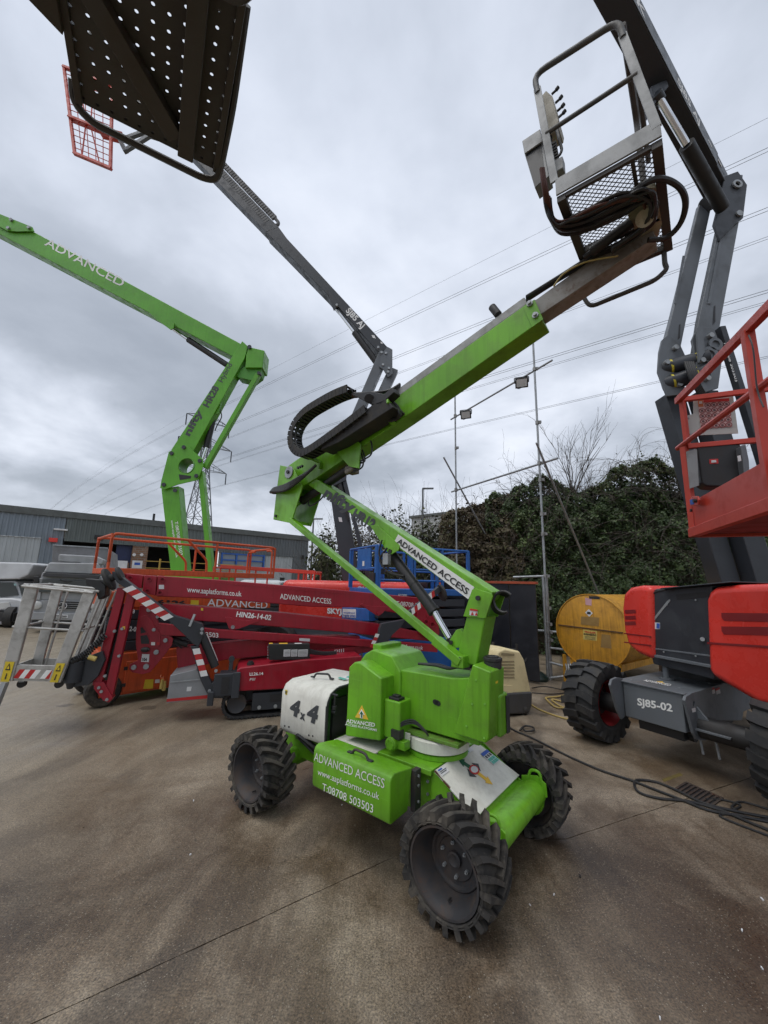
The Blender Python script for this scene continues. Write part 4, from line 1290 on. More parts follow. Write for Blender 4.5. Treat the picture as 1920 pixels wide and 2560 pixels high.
# ------------------------------------------------------------------ tall lime green lift behind (left)
def PX(ox, oy, k):
    return lambda x, y: (ox + x * k, oy + y * k)
H = Fr((0, 10.5), 0)                     # boom plane faces the yard
T = thing('tall_boom_lift', 'tall lime green articulated lift behind the orange rails, boom reaching off left', 'boom lift', H.W(-5.4, 0, 0))
c3 = PX(0, 500, .434)
def hp(pts, b=0.): return [H.b(*c3(x, y), b) for x, y in pts]
AW = -H.v                                 # away from the camera
mb = MB(); mb.prism(hp([(-260, -60), (195, 183), (1388, 828), (1350, 905), (105, 252), (-300, 40)]), AW * .42)
bm_ = mb.build('main_boom', 'green_b', T, bevel=.015)
mb = MB()
for b in (.03, -.45):
    mb.prism(hp([(-10, 80), (60, 108), (190, 160), (200, 184), (100, 185), (45, 180), (-10, 150)], b), H.v * .03)
mb.build('boom_plate', 'green_b', bm_)
mb = MB()
for x, y in ((68, 118), (52, 165), (170, 162)):
    q = H.b(*c3(x, y), .06); mb.cyl(q, q + H.v * .05, .05, n=12)
mb.build('boom_pins', 'galv', bm_)
mb = MB()
mb.prism(hp([(862, 652), (930, 672), (1008, 712), (1002, 742), (985, 750), (905, 692)], .02), H.v * .03)
mb.prism(hp([(862, 652), (930, 672), (1008, 712), (1002, 742), (985, 750), (905, 692)], -.3), H.v * .03)
mb.build('boom_gusset', 'green_b', bm_)
mb = MB(); mb.cyl(H.b(*c3(1085, 805), -.2), H.b(*c3(1310, 952), -.2), .085, n=18); mb.build('lift_cylinder', 'black', T)
mb = MB(); mb.cyl(H.b(*c3(985, 735), -.2), H.b(*c3(1085, 805), -.2), .045, n=14); mb.build('cylinder_rod', 'chrome', T)
text('ADVANCED', H.b(*c3(256, 258), 0), H.b(*c3(703, 503), 0), H.b(*c3(278, 215), 0), 'whitel', bm_, .01)
mb = MB(); mb.prism(hp([(1395, 812), (1428, 842), (1408, 912), (1112, 1450), (1040, 1490), (985, 1440)], .03), AW * .30)
ri = mb.build('upper_riser', 'green_b', T, bevel=.012)
text('nifty', H.b(*c3(1090, 1362), .03), H.b(*c3(1168, 1218), .03), H.b(*c3(1056, 1345), .03), 'greyl', ri, .04)
text('HR28', H.b(*c3(1200, 1197), .03), H.b(*c3(1262, 1082), .03), H.b(*c3(1166, 1180), .03), 'greyl', ri, .04)
text('Hybrid', H.b(*c3(1281, 1052), .03), H.b(*c3(1338, 948), .03), H.b(*c3(1256, 1040), .03), 'greyl', ri, .015)
mb = MB(); mb.prism(hp([(1432, 845), (1523, 866), (1512, 966), (1412, 966), (1418, 890)], .03), AW * .5)
mb.build('boom_head', 'green_b', T, bevel=.02)
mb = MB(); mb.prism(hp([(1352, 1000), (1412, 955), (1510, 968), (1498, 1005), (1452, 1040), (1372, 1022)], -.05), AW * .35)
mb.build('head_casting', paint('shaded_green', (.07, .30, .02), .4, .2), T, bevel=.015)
mb = MB(); q = H.b(*c3(1438, 848), .04); mb.cyl(q, q + H.v * .03, .06, n=14); q = H.b(*c3(1492, 998), .04); mb.cyl(q - H.v * .1, q + H.v * .03, .05, n=14)
for x, y in ((990, 1460), (1060, 1425), (1152, 1503), (1132, 1590), (945, 1640), (1010, 1673)):
    q = H.b(*c3(x, y), .11); mb.cyl(q, q + H.v * .03, .055, n=12)
mb.build('pivot_pins', 'sjdark', T)
p0, p1 = H.b(*c3(1488, 1010), -.05), H.b(*c3(1182, 1545), -.05)
mb = MB(); mb.beam(p0, p1, .13, .16, H.v); mb.build('upper_link', 'green_b', T, bevel=.01)
p0, p1 = H.b(504, 1180, -.05), H.b(530, 1442, -.05)
mb = MB(); mb.beam(p0, p1, .13, .20, H.v); mb.build('lower_link', 'green_b', T, bevel=.01)
mb = MB()
kp_ = [(975, 1452), (1000, 1440), (1045, 1418), (1085, 1420), (1168, 1493), (1175, 1530), (1142, 1614), (1028, 1640), (950, 1670), (925, 1660), (932, 1620)]
for b in (.08, -.42):
    mb.plate_hole(hp(kp_, b), H.b(*c3(1078, 1535), b), .225, H.v * .03)
mb.build('knuckle_plate', 'green_b', T, bevel=.006)
mb = MB()
q = H.b(*c3(1078, 1535), 0)
mb.lathe(q + H.v * .08, AW, [(0, .21), (0, .226), (.5, .226), (.5, .21)], 40, close=True)
mb.build('knuckle_sleeve', 'green_b', T)
mb = MB(); mb.prism(hp([(1030, 1580), (1100, 1590), (1098, 1603), (1035, 1612)], .115), H.v * .004); mb.build('oval_slot', 'blackl', T)
c0, c1, c2 = H.b(*c3(1236, 1230), -.2), H.b(*c3(1188, 1425), -.2), H.b(*c3(1162, 1500), -.2)
mb = MB(); mb.cyl(c0, c1, .085, n=18); mb.build('lift_cylinder', 'black', T)
mb = MB(); mb.cyl(c1, c2, .05, n=14); mb.build('cylinder_rod', 'chrome', T)
mb = MB(); mb.prism(hp([(1208, 1222), (1272, 1128), (1278, 1150), (1258, 1228), (1240, 1236)], -.02), AW * .04); mb.prism(hp([(1208, 1222), (1272, 1128), (1278, 1150), (1258, 1228), (1240, 1236)], -.3), AW * .04); mb.build('cylinder_lug', 'green_b', T)
mb = MB(); mb.tube(bez([H.b(*c3(1268, 1205), -.1), H.b(*c3(1276, 1250), -.1), H.b(*c3(1250, 1300), -.1), H.b(*c3(1238, 1330), -.1)]), .015, 6); mb.build('cylinder_hose', 'hose', T)
mb = MB(); mb.prism([H.b(403, 1222, .03), H.b(446, 1215, .03), H.b(466, 1443, .03), H.b(428, 1441, .03)], AW * .32)
lr = mb.build('lower_riser', 'green_b', T, bevel=.012)
text('T:08708 503503', H.b(437, 1304, .03), H.b(449.5, 1388, .03), H.b(445, 1303, .03), 'whitel', lr, .01)
text('www.aaplatforms.co.uk', H.b(427.5, 1301, .03), H.b(440, 1394, .03), H.b(433, 1300, .03), 'whitel', lr, .01)
mb = MB(); q0 = H.b(430, 1432, 0); q1 = H.b(545, 1446, 0)
mb.box((q0.x - .1, 10.3, 1.0), (q1.x - q0.x + .2, 0, 0), (0, 1.2, 0), (0, 0, q0.z - 1.0)); mb.build('turret', 'green_b', T, bevel=.04)
mb = MB(); mb.box((q0.x - 1.3, 10.0, .45), (3.4, 0, 0), (0, 1.9, 0), (0, 0, .5)); mb.build('chassis', 'green_b', T, bevel=.04)
for dx in (-.9, 1.6):
    for dy in (9.9, 11.7):
        mb = MB(); mb.lathe((q0.x + dx, dy, .42), (0, 1, 0), [(-.15, .2), (-.17, .4), (-.13, .42), (.13, .42), (.17, .4), (.15, .2)], 28); mb.build('wheel', 'rubber2', T)

# ------------------------------------------------------------------ charcoal telescopic lift in the middle, red body, red mesh cage
S_ = Fr((0, 10.0), 0)
K = thing('telescopic_lift', 'charcoal boom lift in the middle background with red body and red mesh cage', 'boom lift', S_.W(-.8, 0, 0))
c4 = PX(500, 380, .3617)
def sp(pts, b=0., f=c4): return [S_.b(*f(x, y), b) for x, y in pts]
mb = MB(); mb.prism(sp([(455, 552), (545, 520), (600, 596), (1300, 1352), (1245, 1390), (1205, 1352), (885, 990), (575, 672)]), AW * .40)
ob = mb.build('outer_boom', 'sjdark', K, bevel=.012)
mb = MB(); mb.prism(sp([(-560, -480), (-500, -560), (140, 95), (545, 520), (455, 552), (95, 182)], -.05), AW * .30)
mb.build('inner_boom', 'sjdark', K, bevel=.01)
mb = MB()
for o0, o1 in (((140, 62), (520, 462)), ((128, 118), (470, 488))):
    for i in range(28):
        t0, t1 = i / 28, (i + .72) / 28
        mb.beam(S_.b(*c4(o0[0] + (o1[0] - o0[0]) * t0, o0[1] + (o1[1] - o0[1]) * t0), -.08), S_.b(*c4(o0[0] + (o1[0] - o0[0]) * t1, o0[1] + (o1[1] - o0[1]) * t1), -.08), .16, .07, H.v)
mb.tube(bez([S_.b(*c4(x, y), -.1) for x, y in ((500, 440), (536, 478), (540, 500), (515, 508), (470, 488))], 6), .05, 8)
mb.build('cable_chain', paint('grey_chain', (.13, .13, .13), .6, .2, bump=0), K)
mb = MB(); mb.prism(sp([(885, 945), (955, 1050), (940, 1085), (925, 1100), (895, 1020)], .02), H.v * .03); mb.build('boom_gusset', 'sjdark', K)
mb = MB(); mb.cyl(S_.b(*c4(935, 1075), -.1), S_.b(*c4(1068, 1248), -.1), .045, n=14); mb.build('cylinder_rod', 'chrome', K)
mb = MB(); mb.cyl(S_.b(*c4(1068, 1248), -.1), S_.b(*c4(1222, 1458), -.1), .09, n=16); mb.build('lift_cylinder', 'black', K)
text('SJ85 AJ', S_.b(*c4(1006, 1100), 0), S_.b(*c4(1116, 1222), 0), S_.b(*c4(1035, 1072), 0), 'whitel', ob, .03)
for pts in ([(1185, 1265), (1205, 1268), (1215, 1290), (1195, 1285)], [(1248, 1310), (1262, 1315), (1262, 1328), (1248, 1322)]):
    mb = MB(); mb.prism(sp(pts, .003), H.v * .003); mb.build('boom_slot', 'whitel', ob)
mb = MB()
for b in (.06, -.5):
    mb.prism(sp([(1295, 1350), (1330, 1370), (1330, 1535), (1300, 1560), (1262, 1500), (1238, 1488), (1252, 1400)], b), H.v * .03)
mb.build('elbow_plate', 'sjgrey', K)
mb = MB()
for x, y in ((1285, 1390), (1265, 1470), (1305, 1495), (1300, 1520), (1232, 1350), (1255, 1385), (945, 1058)):
    q = S_.b(*c4(x, y), .1); mb.cyl(q - H.v * .04, q + H.v * .02, .035, n=10)
mb.build('pivot_pins', 'galv', K)
for p, q, wd in (((960, 886), (838, 1168), .27), ((984, 925), (880, 1150), .2)):
    mb = MB(); mb.beam(S_.b(*p, -.1), S_.b(*q, -.1), .26, wd, H.v); mb.build('upper_riser', 'sjgrey', K, bevel=.01)
mb = MB()
for b in (.12, -.5):
    mb.prism([S_.b(x, y, b) for x, y in ((815, 1150), (850, 1140), (868, 1160), (866, 1200), (835, 1215), (818, 1190))], H.v * .03)
mb.build('knuckle_plate', 'sjdark', K)
mb = MB(); mb.prism([S_.b(x, y, 0) for x, y in ((816, 1170), (852, 1160), (900, 1460), (858, 1460))], AW * .4); lo = mb.build('lower_riser', 'sjdark', K, bevel=.012)
sticker([S_.b(x, y, .004) for x, y in ((846, 1293), (854, 1294), (856, 1305), (848, 1304))], 'paper', lo)
mb = MB(); mb.beam(S_.b(856, 1180, .05), S_.b(920, 1440, .05), .1, .14, H.v); lk = mb.build('lower_link', 'sjdark', K, bevel=.008)
text('ADVANCED ACCESS', S_.b(846, 1156, .11), S_.b(860, 1212, .11), S_.b(851, 1155, .11), 'whitel', lk, .01)
mb = MB(); q0, q1, q2 = S_.b(846, 1195, .06), S_.b(858, 1245, .06), S_.b(872, 1300, .06); mb.cyl(q0, q1, .07, n=12); mb.cyl(q1, q2, .035, n=10); mb.build('riser_cylinder', 'black', K)
# red mesh cage at the boom tip
Q = Fr((0, 9.6), 0)
cage = bpy.data.objects.new('mesh_cage', None); COL.objects.link(cage); cage.parent = K
fr = [(160, 168), (187, 384), (276, 421), (281, 215)]
def cq(s, t, b=0.):                      # s across, t down
    A0 = Vector(Q.b(*fr[0], b)); B0 = Vector(Q.b(*fr[3], b)); C0 = Vector(Q.b(*fr[1], b)); D0 = Vector(Q.b(*fr[2], b))
    return (A0 * (1 - s) + B0 * s) * (1 - t) + (C0 * (1 - s) + D0 * s) * t
mb = MB()
for b in (0., -1.0):
    for t in (0, .60, 1): mb.beam(cq(0, t, b), cq(1, t, b), .07, .10 if t != .6 else .16, Q.v, .03)
    for s in (0, 1): mb.beam(cq(s, 0, b), cq(s, 1, b), .07, .07, Q.v)
for s in (0, 1):
    for t in (0, .6, 1): mb.beam(cq(s, t, 0), cq(s, t, -1.0), .06, .06)
mb.build('cage_frame', 'cagered', cage)
mb = MB()
for i in range(1, 14): mb.tube([cq(0, i / 14), cq(1, i / 14)], .012, 5)
for i in range(1, 5): mb.tube([cq(i / 5, 0), cq(i / 5, 1)], .012, 5)
mb.build('cage_mesh', 'cagered', cage)
mb = MB(); mb.tube([cq(.25, 0), cq(.4, .55), cq(.2, 1)], .02, 6); mb.tube([cq(.6, .1, -1), cq(.5, .6, -1), cq(.7, 1, -1)], .02, 6); mb.build('cage_stay', 'cagered', cage)
mb = MB(); mb.beam(cq(.8, .62, -.4), Q.b(305, 345, -.4), .25, .18, Q.v); mb.build('cage_mount', 'cagered', cage)
mb = MB()
mb.beam(Q.b(300, 352, -.3), Q.b(372, 326, -.3), .12, .10, Q.v); mb.beam(Q.b(312, 378, -.3), Q.b(380, 336, -.3), .12, .10, Q.v); mb.beam(Q.b(300, 350, -.3), Q.b(315, 380, -.3), .12, .12, Q.v)
mb.beam(Q.b(372, 330, -.3), S_.b(540, 385, -.2), .18, .26, Q.v)
mb.build('jib', 'sjgrey', K, bevel=.01)
# red body behind the crimson booms
bx = Fr((0, 8.9), 0)
x0, x1 = bx.b(700, 1500, 0).x, bx.b(1045, 1500, 0).x
zt, zb = bx.b(760, 1450, 0).z, bx.b(760, 1545, 0).z
mb = MB(); mb.box((x0, 8.9, zb + .32), (x1 - x0, 0, 0), (0, 1.5, 0), (0, 0, zt - zb - .32)); cw = mb.build('engine_cowl', 'sjred', K, bevel=.16, seg=5)
mb = MB(); mb.box((x0 - .02, 8.86, zb - .1), (x1 - x0, 0, 0), (0, 1.5, 0), (0, 0, .46)); cw2 = mb.build('lower_cowl', 'sjred', K, bevel=.08, seg=4)
text('SJ85', bx.b(894, 1479, 0), bx.b(935, 1482, 0), bx.b(894, 1465, 0), 'whitel', cw, .03, off=.01)
text('SKYJACK', bx.b(818, 1533, .04), bx.b(894, 1537, .04), bx.b(818, 1520, .04), 'whitel', cw2, .05, off=.01)
mb = MB(); mb.box((x0 - .3, 9.0, .4), (x1 - x0 + .8, 0, 0), (0, 1.5, 0), (0, 0, .5)); mb.build('chassis', 'sjgrey', K, bevel=.03)
for dx in (0, x1 - x0):
    for dy in (8.7, 10.6):
        mb = MB(); mb.lathe((x0 + dx, dy, .5), (0, 1, 0), [(-.2, .25), (-.22, .46), (-.17, .5), (.17, .5), (.22, .46), (.2, .25)], 30); mb.build('wheel', 'rubber2', K)

# ------------------------------------------------------------------ big platform overhead, top left
PZ = 4.2
kc = gz(545, 428, PZ)
e1 = (gz(615, 0, PZ) - kc); L1v = e1.length; e1.normalize()
e2 = Vector((e1.y, -e1.x, 0))
if (gz(190, 245, PZ) - kc).dot(e2) < 0: e2 = -e2
W2 = (gz(190, 245, PZ) - kc).dot(e2)
L1 = 1.45
O_ = thing('overhead_platform', 'dark perforated steel work platform hanging overhead at top left', 'work platform', kc)
def op(s, t, z=0.): return kc + e1 * s + e2 * t + ZZ * z
mb = MB()
n1, n2 = int(round(L1 / .060)), int(round(W2 / .060))
d1, d2 = L1 / n1, W2 / n2
ro = random.Random(5)
for zz, flip in ((0, 1), (.006, 0)):
    for i in range(n1):
        for j in range(n2):
            s0, t0 = i * d1, j * d2
            sq = [op(s0 + a * d1, t0 + b * d2, zz) for a, b in ((0, 0), (.5, 0), (1, 0), (1, .5), (1, 1), (.5, 1), (0, 1), (0, .5))]
            r = .0082
            cen = op(s0 + d1 / 2, t0 + d2 / 2, zz)
            hs = [cen + e1 * (r * math.cos(-2.356 + k * .7854)) + e2 * (r * math.sin(-2.356 + k * .7854)) for k in range(8)]
            mb.add(sq + hs, [(k, (k + 1) % 8, 8 + (k + 1) % 8, 8 + k) for k in range(8)])
mb.build('perforated_floor', 'brown', O_, smooth=0)
mb = MB()
def obeam(s0, t0, s1, t1, wd, ht, z):
    mb.beam(op(s0, t0, z), op(s1, t1, z), wd, ht, ZZ)
obeam(.0, .012, L1, .012, .03, .10, .03); obeam(0, W2 - .012, L1, W2 - .012, .03, .10, .03); obeam(.012, 0.03, .012, W2 - .03, .03, .06, .04)
mb.build('floor_edge', 'brown', O_, bevel=.003)
mb = MB(); obeam(.03, .165, L1, .165, .075, .06, -.036); mb.build('floor_channel', 'brown', O_, bevel=.004)
mb = MB(); a_ = op(.05, .20, -.028); 
mb.beam(op(.10, .215, -.028), op(.62, W2 - .02, -.028), .085, .05, ZZ); mb.build('diagonal_brace', 'brown', O_, bevel=.004)
mb = MB(); mb.beam(op(.80, .215, -.028), op(1.1, W2 - .02, -.028), .085, .05, ZZ); mb.build('diagonal_brace', 'brown', O_, bevel=.004)
mb = MB()
mb.tube([op(.05, W2 + .015, .05), op(-.02, W2 + .015, .0), op(-.05, W2 - .06, -.03), op(-.05, .07, -.04), op(-.02, .0, -.04), op(.05, -.012, -.0), op(.35, -.02, .03), op(.7, -.01, .12)], .018, 8, .09)
mb.build('guard_hoop', paint('dark_tube', (.06, .058, .055), .45, .4), O_)
mb = MB(); mb.tube([op(.80, .12, -.08), op(.82, .02, -.10), op(.92, -.03, -.1), op(1.1, -.02, -.05)], .018, 8, .05); mb.build('guard_hoop', paint('dark_tube', (.06, .058, .055)), O_)
mb = MB()
mb.prism([op(.30, W2, .0), op(.30, W2, -.05), op(.42, W2 + .16, -.07), op(.46, W2 + .18, .0)], e1 * .3)
mb.build('mount_bracket', 'brown', O_, bevel=.004)
mb = MB(); mb.beam(op(.55, W2 + .12, .02), op(.75, W2 + .62, .10), .10, .14, ZZ); mb.build('jib', 'sjdark', O_, bevel=.006)
for z in (.55, 1.1):
    mb = MB(); mb.tube([op(.03, .02, z), op(L1, .02, z), op(L1, W2 - .02, z), op(.03, W2 - .02, z)], .018, 8, .06, closed=True); mb.build('hand_rail', paint('dark_tube', (.06, .06, .06)), O_)
for s, t in ((.03, .02), (L1 - .03, .02), (L1 - .03, W2 - .02), (.03, W2 - .02)):
    mb = MB(); mb.tube([op(s, t, 0.01), op(s, t, 1.1)], .018, 8); mb.build('rail_post', paint('dark_tube', (.06, .06, .06)), O_)
# ------------------------------------------------------------------ crimson tracked spider lift
S = Fr(gz(569, 1802), u=gz(703, 1791) - gz(569, 1802))
SP = thing('spider_lift', 'crimson tracked spider lift with folded booms and aluminium basket', 'spider lift', S.W(1.2, -.4, 0))
k1 = PX(240, 1380, .1929); k2 = PX(540, 1400, .1929); k3 = PX(780, 1330, .2532); k0 = PX(0, 1400, .2532)
SA = -S.v                                # away from camera
def sb(pts, b): return [S.b(x, y, b) for x, y in pts]
def sk(f, pts, b): return [S.b(*f(x, y), b) for x, y in pts]
B1 = -.42
mb = MB(); mb.prism(sb([(394, 1439), (540, 1449), (860, 1476), (1056, 1495), (1070, 1512), (1050, 1545), (977, 1530), (900, 1519), (780, 1517), (540, 1497), (390, 1491)], B1), SA * .26)
tb_ = mb.build('top_boom', 'dred', SP, bevel=.012)
text('www.aaplatforms.co.uk', S.b(468, 1480, B1), S.b(604, 1491, B1), S.b(468, 1466, B1), 'whitel', tb_, .008)
text('ADVANCED ACCESS', S.b(700, 1497, B1), S.b(828, 1510, B1), S.b(700, 1483, B1), 'whitel', tb_, .008)
text('T:08708 503503', S.b(990, 1514, B1), S.b(1075, 1522, B1), S.b(990, 1502, B1), 'whitel', tb_, .008)
mb = MB(); mb.prism(sk(k2, [(0, 292), (1659, 432), (1659, 440), (0, 300)], B1 + .006), SA * .006); mb.build('boom_seam', 'dred', tb_)
mb = MB(); mb.prism(sk(k3, [(475, 715), (500, 708), (540, 725), (620, 735), (730, 735), (740, 750), (700, 800), (660, 830), (630, 820)], B1 + .02), SA * .02); mb.build('boom_lug', 'dred', tb_, bevel=.003)
sticker(sk(k1, [(815, 425), (882, 425), (882, 480), (815, 480)], B1), 'paper', tb_)
mb = MB()
for x, y in ((860, 358), (830, 530), (690, 352), (665, 505), (440, 335), (378, 312)):
    q = S.b(*k1(x, y), B1 + .005); mb.lathe(q, S.v, [(0, .034), (.012, .034), (.012, .022), (0, .020), (0, 0)], 16)
mb.build('pin_bosses', 'dred', tb_)
mb = MB(); mb.prism(sk(k1, [(640, 300), (790, 312), (770, 565), (600, 530), (620, 320)], B1 - .01), SA * .24); mb.build('boom_head', 'dred', SP, bevel=.008)
mb = MB(); mb.prism(sk(k1, [(310, 290), (400, 280), (610, 300), (590, 470), (480, 455)], B1 - .03), SA * .20); mb.build('boom_tip', 'dred', SP, bevel=.008)
mb = MB(); mb.prism(sb([(405, 1508), (540, 1519), (704, 1532), (860, 1548), (950, 1560), (1085, 1588), (1082, 1604), (960, 1592), (860, 1581), (704, 1568), (540, 1555), (460, 1550), (420, 1540)], B1 - .02), SA * .24)
b2 = mb.build('middle_boom', 'dred', SP, bevel=.012)
text('HIN26-14-02', S.b(590, 1541, B1 - .02), S.b(677, 1550, B1 - .02), S.b(593, 1528, B1 - .02), 'whitel', b2, .03)
sticker(sk(k1, [(1360, 725), (1390, 727), (1390, 760), (1360, 758)], B1 - .02), 'yellow', b2)
mb = MB(); mb.prism(sk(k2, [(115, 745), (160, 740), (260, 770), (400, 785), (520, 768), (560, 775), (555, 795), (300, 890), (200, 910), (165, 885)], B1 + .01), SA * .03); lug = mb.build('boom_lug', 'dred', b2, bevel=.003)
mb = MB(); q = S.b(*k2(218, 870), B1 + .01); mb.cyl(q, q + S.v * .012, .028, n=14); mb.build('pivot_pin', 'galv', b2)
mb = MB(); mb.prism(sb([(395, 1558), (540, 1574), (860, 1596), (1094, 1612), (1094, 1631), (860, 1613), (540, 1595), (400, 1588)], B1 + .08), SA * .10)
b3 = mb.build('tie_boom', 'dred', SP, bevel=.006)
text('503503', S.b(497, 1590, B1 + .08), S.b(546, 1594, B1 + .08), S.b(497, 1578, B1 + .08), 'whitel', b3, .02)
text('www.aaplatforms.co.uk', S.b(972, 1617, B1 + .08), S.b(1057, 1624, B1 + .08), S.b(972, 1607, B1 + .08), 'whitel', b3, .01)
sticker(sk(k2, [(1080, 1012), (1218, 1020), (1216, 1056), (1078, 1048)], B1 + .08), 'paper', b3)
mb = MB(); mb.prism(sb([(440, 1620), (700, 1592), (900, 1590), (900, 1622), (700, 1636), (560, 1650), (445, 1680)], B1 - .06), SA * .22); mb.build('lower_boom', 'dred', SP, bevel=.01)
mb = MB(); mb.prism(sb([(640, 1665), (780, 1628), (935, 1610), (940, 1625), (860, 1645), (780, 1655), (700, 1680)], B1 + .02), SA * .12); b5 = mb.build('link_arm', 'dred', SP, bevel=.008)
text('PIII', S.b(836, 1636, B1 + .02), S.b(860, 1632, B1 + .02), S.b(836, 1624, B1 + .02), 'whitel', b5, .0)
mb = MB(); mb.cyl(S.b(420, 1585, B1 - .1), S.b(510, 1560, B1 - .1), .05, n=14); mb.cyl(S.b(430, 1600, B1 - .05), S.b(470, 1610, B1 - .05), .05, n=12); mb.build('boom_cylinder', 'black', SP)
# knuckle plate
mb = MB()
kpl = [(570, 690), (645, 695), (770, 780), (800, 880), (830, 985), (1000, 1120), (985, 1205), (870, 1360), (700, 1560), (600, 1585), (470, 1560), (425, 1520), (435, 1460), (545, 1400), (515, 1200), (520, 1000)]
mb.prism(sk(k1, kpl, B1 + .07), SA * .03); mb.prism(sk(k1, kpl, B1 - .22), SA * .03)
kn2 = mb.build('knuckle_plate', 'dred', SP, bevel=.004)
mb = MB(); mb.prism(sk(k1, [(575, 980), (600, 975), (650, 1040), (580, 1058)], B1 + .073), S.v * .002); mb.build('knuckle_opening', 'blackl', kn2)
mb = MB(); mb.prism(sk(k1, [(575, 1085), (660, 1075), (690, 1150), (690, 1190), (585, 1190)], B1 + .073), S.v * .002); mb.build('knuckle_opening', 'blackl', kn2)
mb = MB(); mb.prism(sk(k1, [(570, 850), (620, 822), (680, 830), (720, 880), (760, 960), (835, 1060), (838, 1200), (800, 1245), (720, 1240), (700, 1180), (690, 1080), (640, 980), (580, 960)], B1 + .085), SA * .015); mb.build('rocker_plate', 'dred', SP, bevel=.003)
mb = MB()
for x, y, r in ((685, 750, .03), (750, 1008, .024), (490, 1495, .032), (650, 1485, .036), (780, 1298, .032), (900, 1145, .028), (800, 840, .024)):
    q = S.b(*k1(x, y), B1 + .085); mb.cyl(q - S.v * .02, q + S.v * .014, r, n=16)
mb.build('pivot_pins', 'galv', SP, bevel=.003)
st = sticker(sk(k1, [(598, 1322), (692, 1325), (685, 1428), (585, 1422)], B1 + .075), 'paper', kn2)
text('104', S.b(*k1(600, 1410), B1 + .078), S.b(*k1(660, 1413), B1 + .078), S.b(*k1(602, 1370), B1 + .078), 'blackl', kn2, .04)
sticker(sk(k1, [(715, 1168), (765, 1168), (765, 1208), (715, 1208)], B1 + .087), 'whitel', kn2); sticker(sk(k1, [(790, 1172), (824, 1172), (824, 1202), (790, 1202)], B1 + .087), 'redl', kn2)
mb = MB(); q = S.b(*k1(640, 1265), B1 + .09); mb.cyl(q - S.u * .05, q + S.u * .05, .022, n=10); mb.cyl(q - S.u * .03, q + S.u * .03, .034, n=10); mb.build('transport_bolt', 'black', SP)
# right hand knuckle
mb = MB(); mb.prism(sk(k3, [(1040, 800), (1080, 740), (1200, 700), (1235, 760), (1260, 1000), (1230, 1060), (1180, 1080), (1060, 1000), (1030, 900)], B1 + .04), SA * .03); mb.prism(sk(k3, [(1040, 800), (1080, 740), (1200, 700), (1235, 760), (1260, 1000), (1230, 1060), (1180, 1080), (1060, 1000), (1030, 900)], B1 - .3), SA * .03); mb.build('rear_knuckle', 'dred', SP, bevel=.004)
mb = MB()
for x, y in ((1125, 888), (1188, 915)):
    q = S.b(*k3(x, y), B1 + .042); mb.lathe(q, S.v, [(0, .05), (.012, .05), (.012, .035), (.0, .033), (0, 0)], 16)
for x, y in ((1140, 826), (1210, 1010), (655, 800)):
    q = S.b(*k3(x, y), B1 + .045); mb.cyl(q, q + S.v * .012, .022, n=10)
mb.build('knuckle_bosses', 'dred', SP)
# hazard-striped outriggers
stripe = lambda nm, dirv, sc: two(nm, (.72, .72, .70), (.42, .02, .03), sc, tuple(dirv), .4)
def striped(p0, p1, wd, th, b, n, first=0, par=SP, skew=.5):
    """alternating white and red tapes along an arm"""
    d = (p1 - p0); up = S.v.cross(d).normalized()
    if up.z < 0: up = -up
    for i in range(n):
        a0 = p0 + d * (i / n); a1 = p0 + d * ((i + 1) / n)
        sh = d.normalized() * wd * skew
        sticker([a0 - up * wd / 2, a1 - up * wd / 2, a1 + up * wd / 2 + sh, a0 + up * wd / 2 + sh], 'whitel' if (i + first) % 2 == 0 else 'redl', par, 'tape', .003)
ob_ = 0.0
mb = MB(); mb.prism(sk(k1, [(210, 248), (260, 270), (600, 525), (1000, 820), (1370, 930), (1395, 985), (1390, 1090), (1330, 1230), (1260, 1200), (1160, 1090), (940, 890), (480, 540), (270, 395), (205, 290)], ob_), SA * .13)
og = mb.build('outrigger_arm', 'sjdark', SP, bevel=.008)
striped(S.b(*k1(385, 440), ob_ + .002), S.b(*k1(925, 850), ob_ + .002), .105, .01, ob_, 9, 0, og)
mb = MB(); mb.prism(sk(k1, [(1225, 1220), (1320, 1225), (1400, 1500), (1500, 1700), (1660, 1640), (1660, 1900), (1480, 1895), (1420, 1800), (1350, 1650)], ob_ + .015), SA * .10)
ol = mb.build('outrigger_leg', 'sjdark', SP, bevel=.008)
striped(S.b(*k1(1292, 1242), ob_ + .018), S.b(*k1(1402, 1600), ob_ + .018), .085, .01, ob_, 5, 0, ol, .25)
mb = MB(); mb.cyl(S.b(*k1(1372, 1075), ob_ - .06), S.b(*k1(1545, 1485), ob_ - .06), .055, n=16); mb.cyl(S.b(*k1(1365, 1050), ob_ + .03), S.b(*k1(1365, 1050), ob_ - .15), .045, n=16); mb.build('outrigger_cylinder', 'black', SP)
mb = MB(); mb.beam(S.b(*k1(1435, 1070), ob_ - .10), S.b(*k1(1570, 1410), ob_ - .10), .02, .05, S.v); og2 = mb.build('cylinder_guard', 'whitel', SP)
for i in range(3):
    p = lerp(S.b(*k1(1435, 1070), ob_ - .088), S.b(*k1(1570, 1410), ob_ - .088), .1 + .3 * i); q = lerp(S.b(*k1(1435, 1070), ob_ - .088), S.b(*k1(1570, 1410), ob_ - .088), .25 + .3 * i)
    mb = MB(); mb.beam(p, q, .006, .052, S.v); mb.build('tape', 'redl', og2)
mb = MB(); q = S.b(*k1(1240, 905), ob_ + .01); mb.beam(q - ZZ * .06 - S.u * .02, q + ZZ * .10 + S.u * .03, .02, .03); mb.build('pin_lever', 'galv', SP)
mb = MB()
for x, y in ((1368, 1050), (1470, 1800), (1555, 1538), (1375, 998)):
    q = S.b(*k1(x, y), ob_ + .02); mb.cyl(q, q + S.v * .012, .022, n=12)
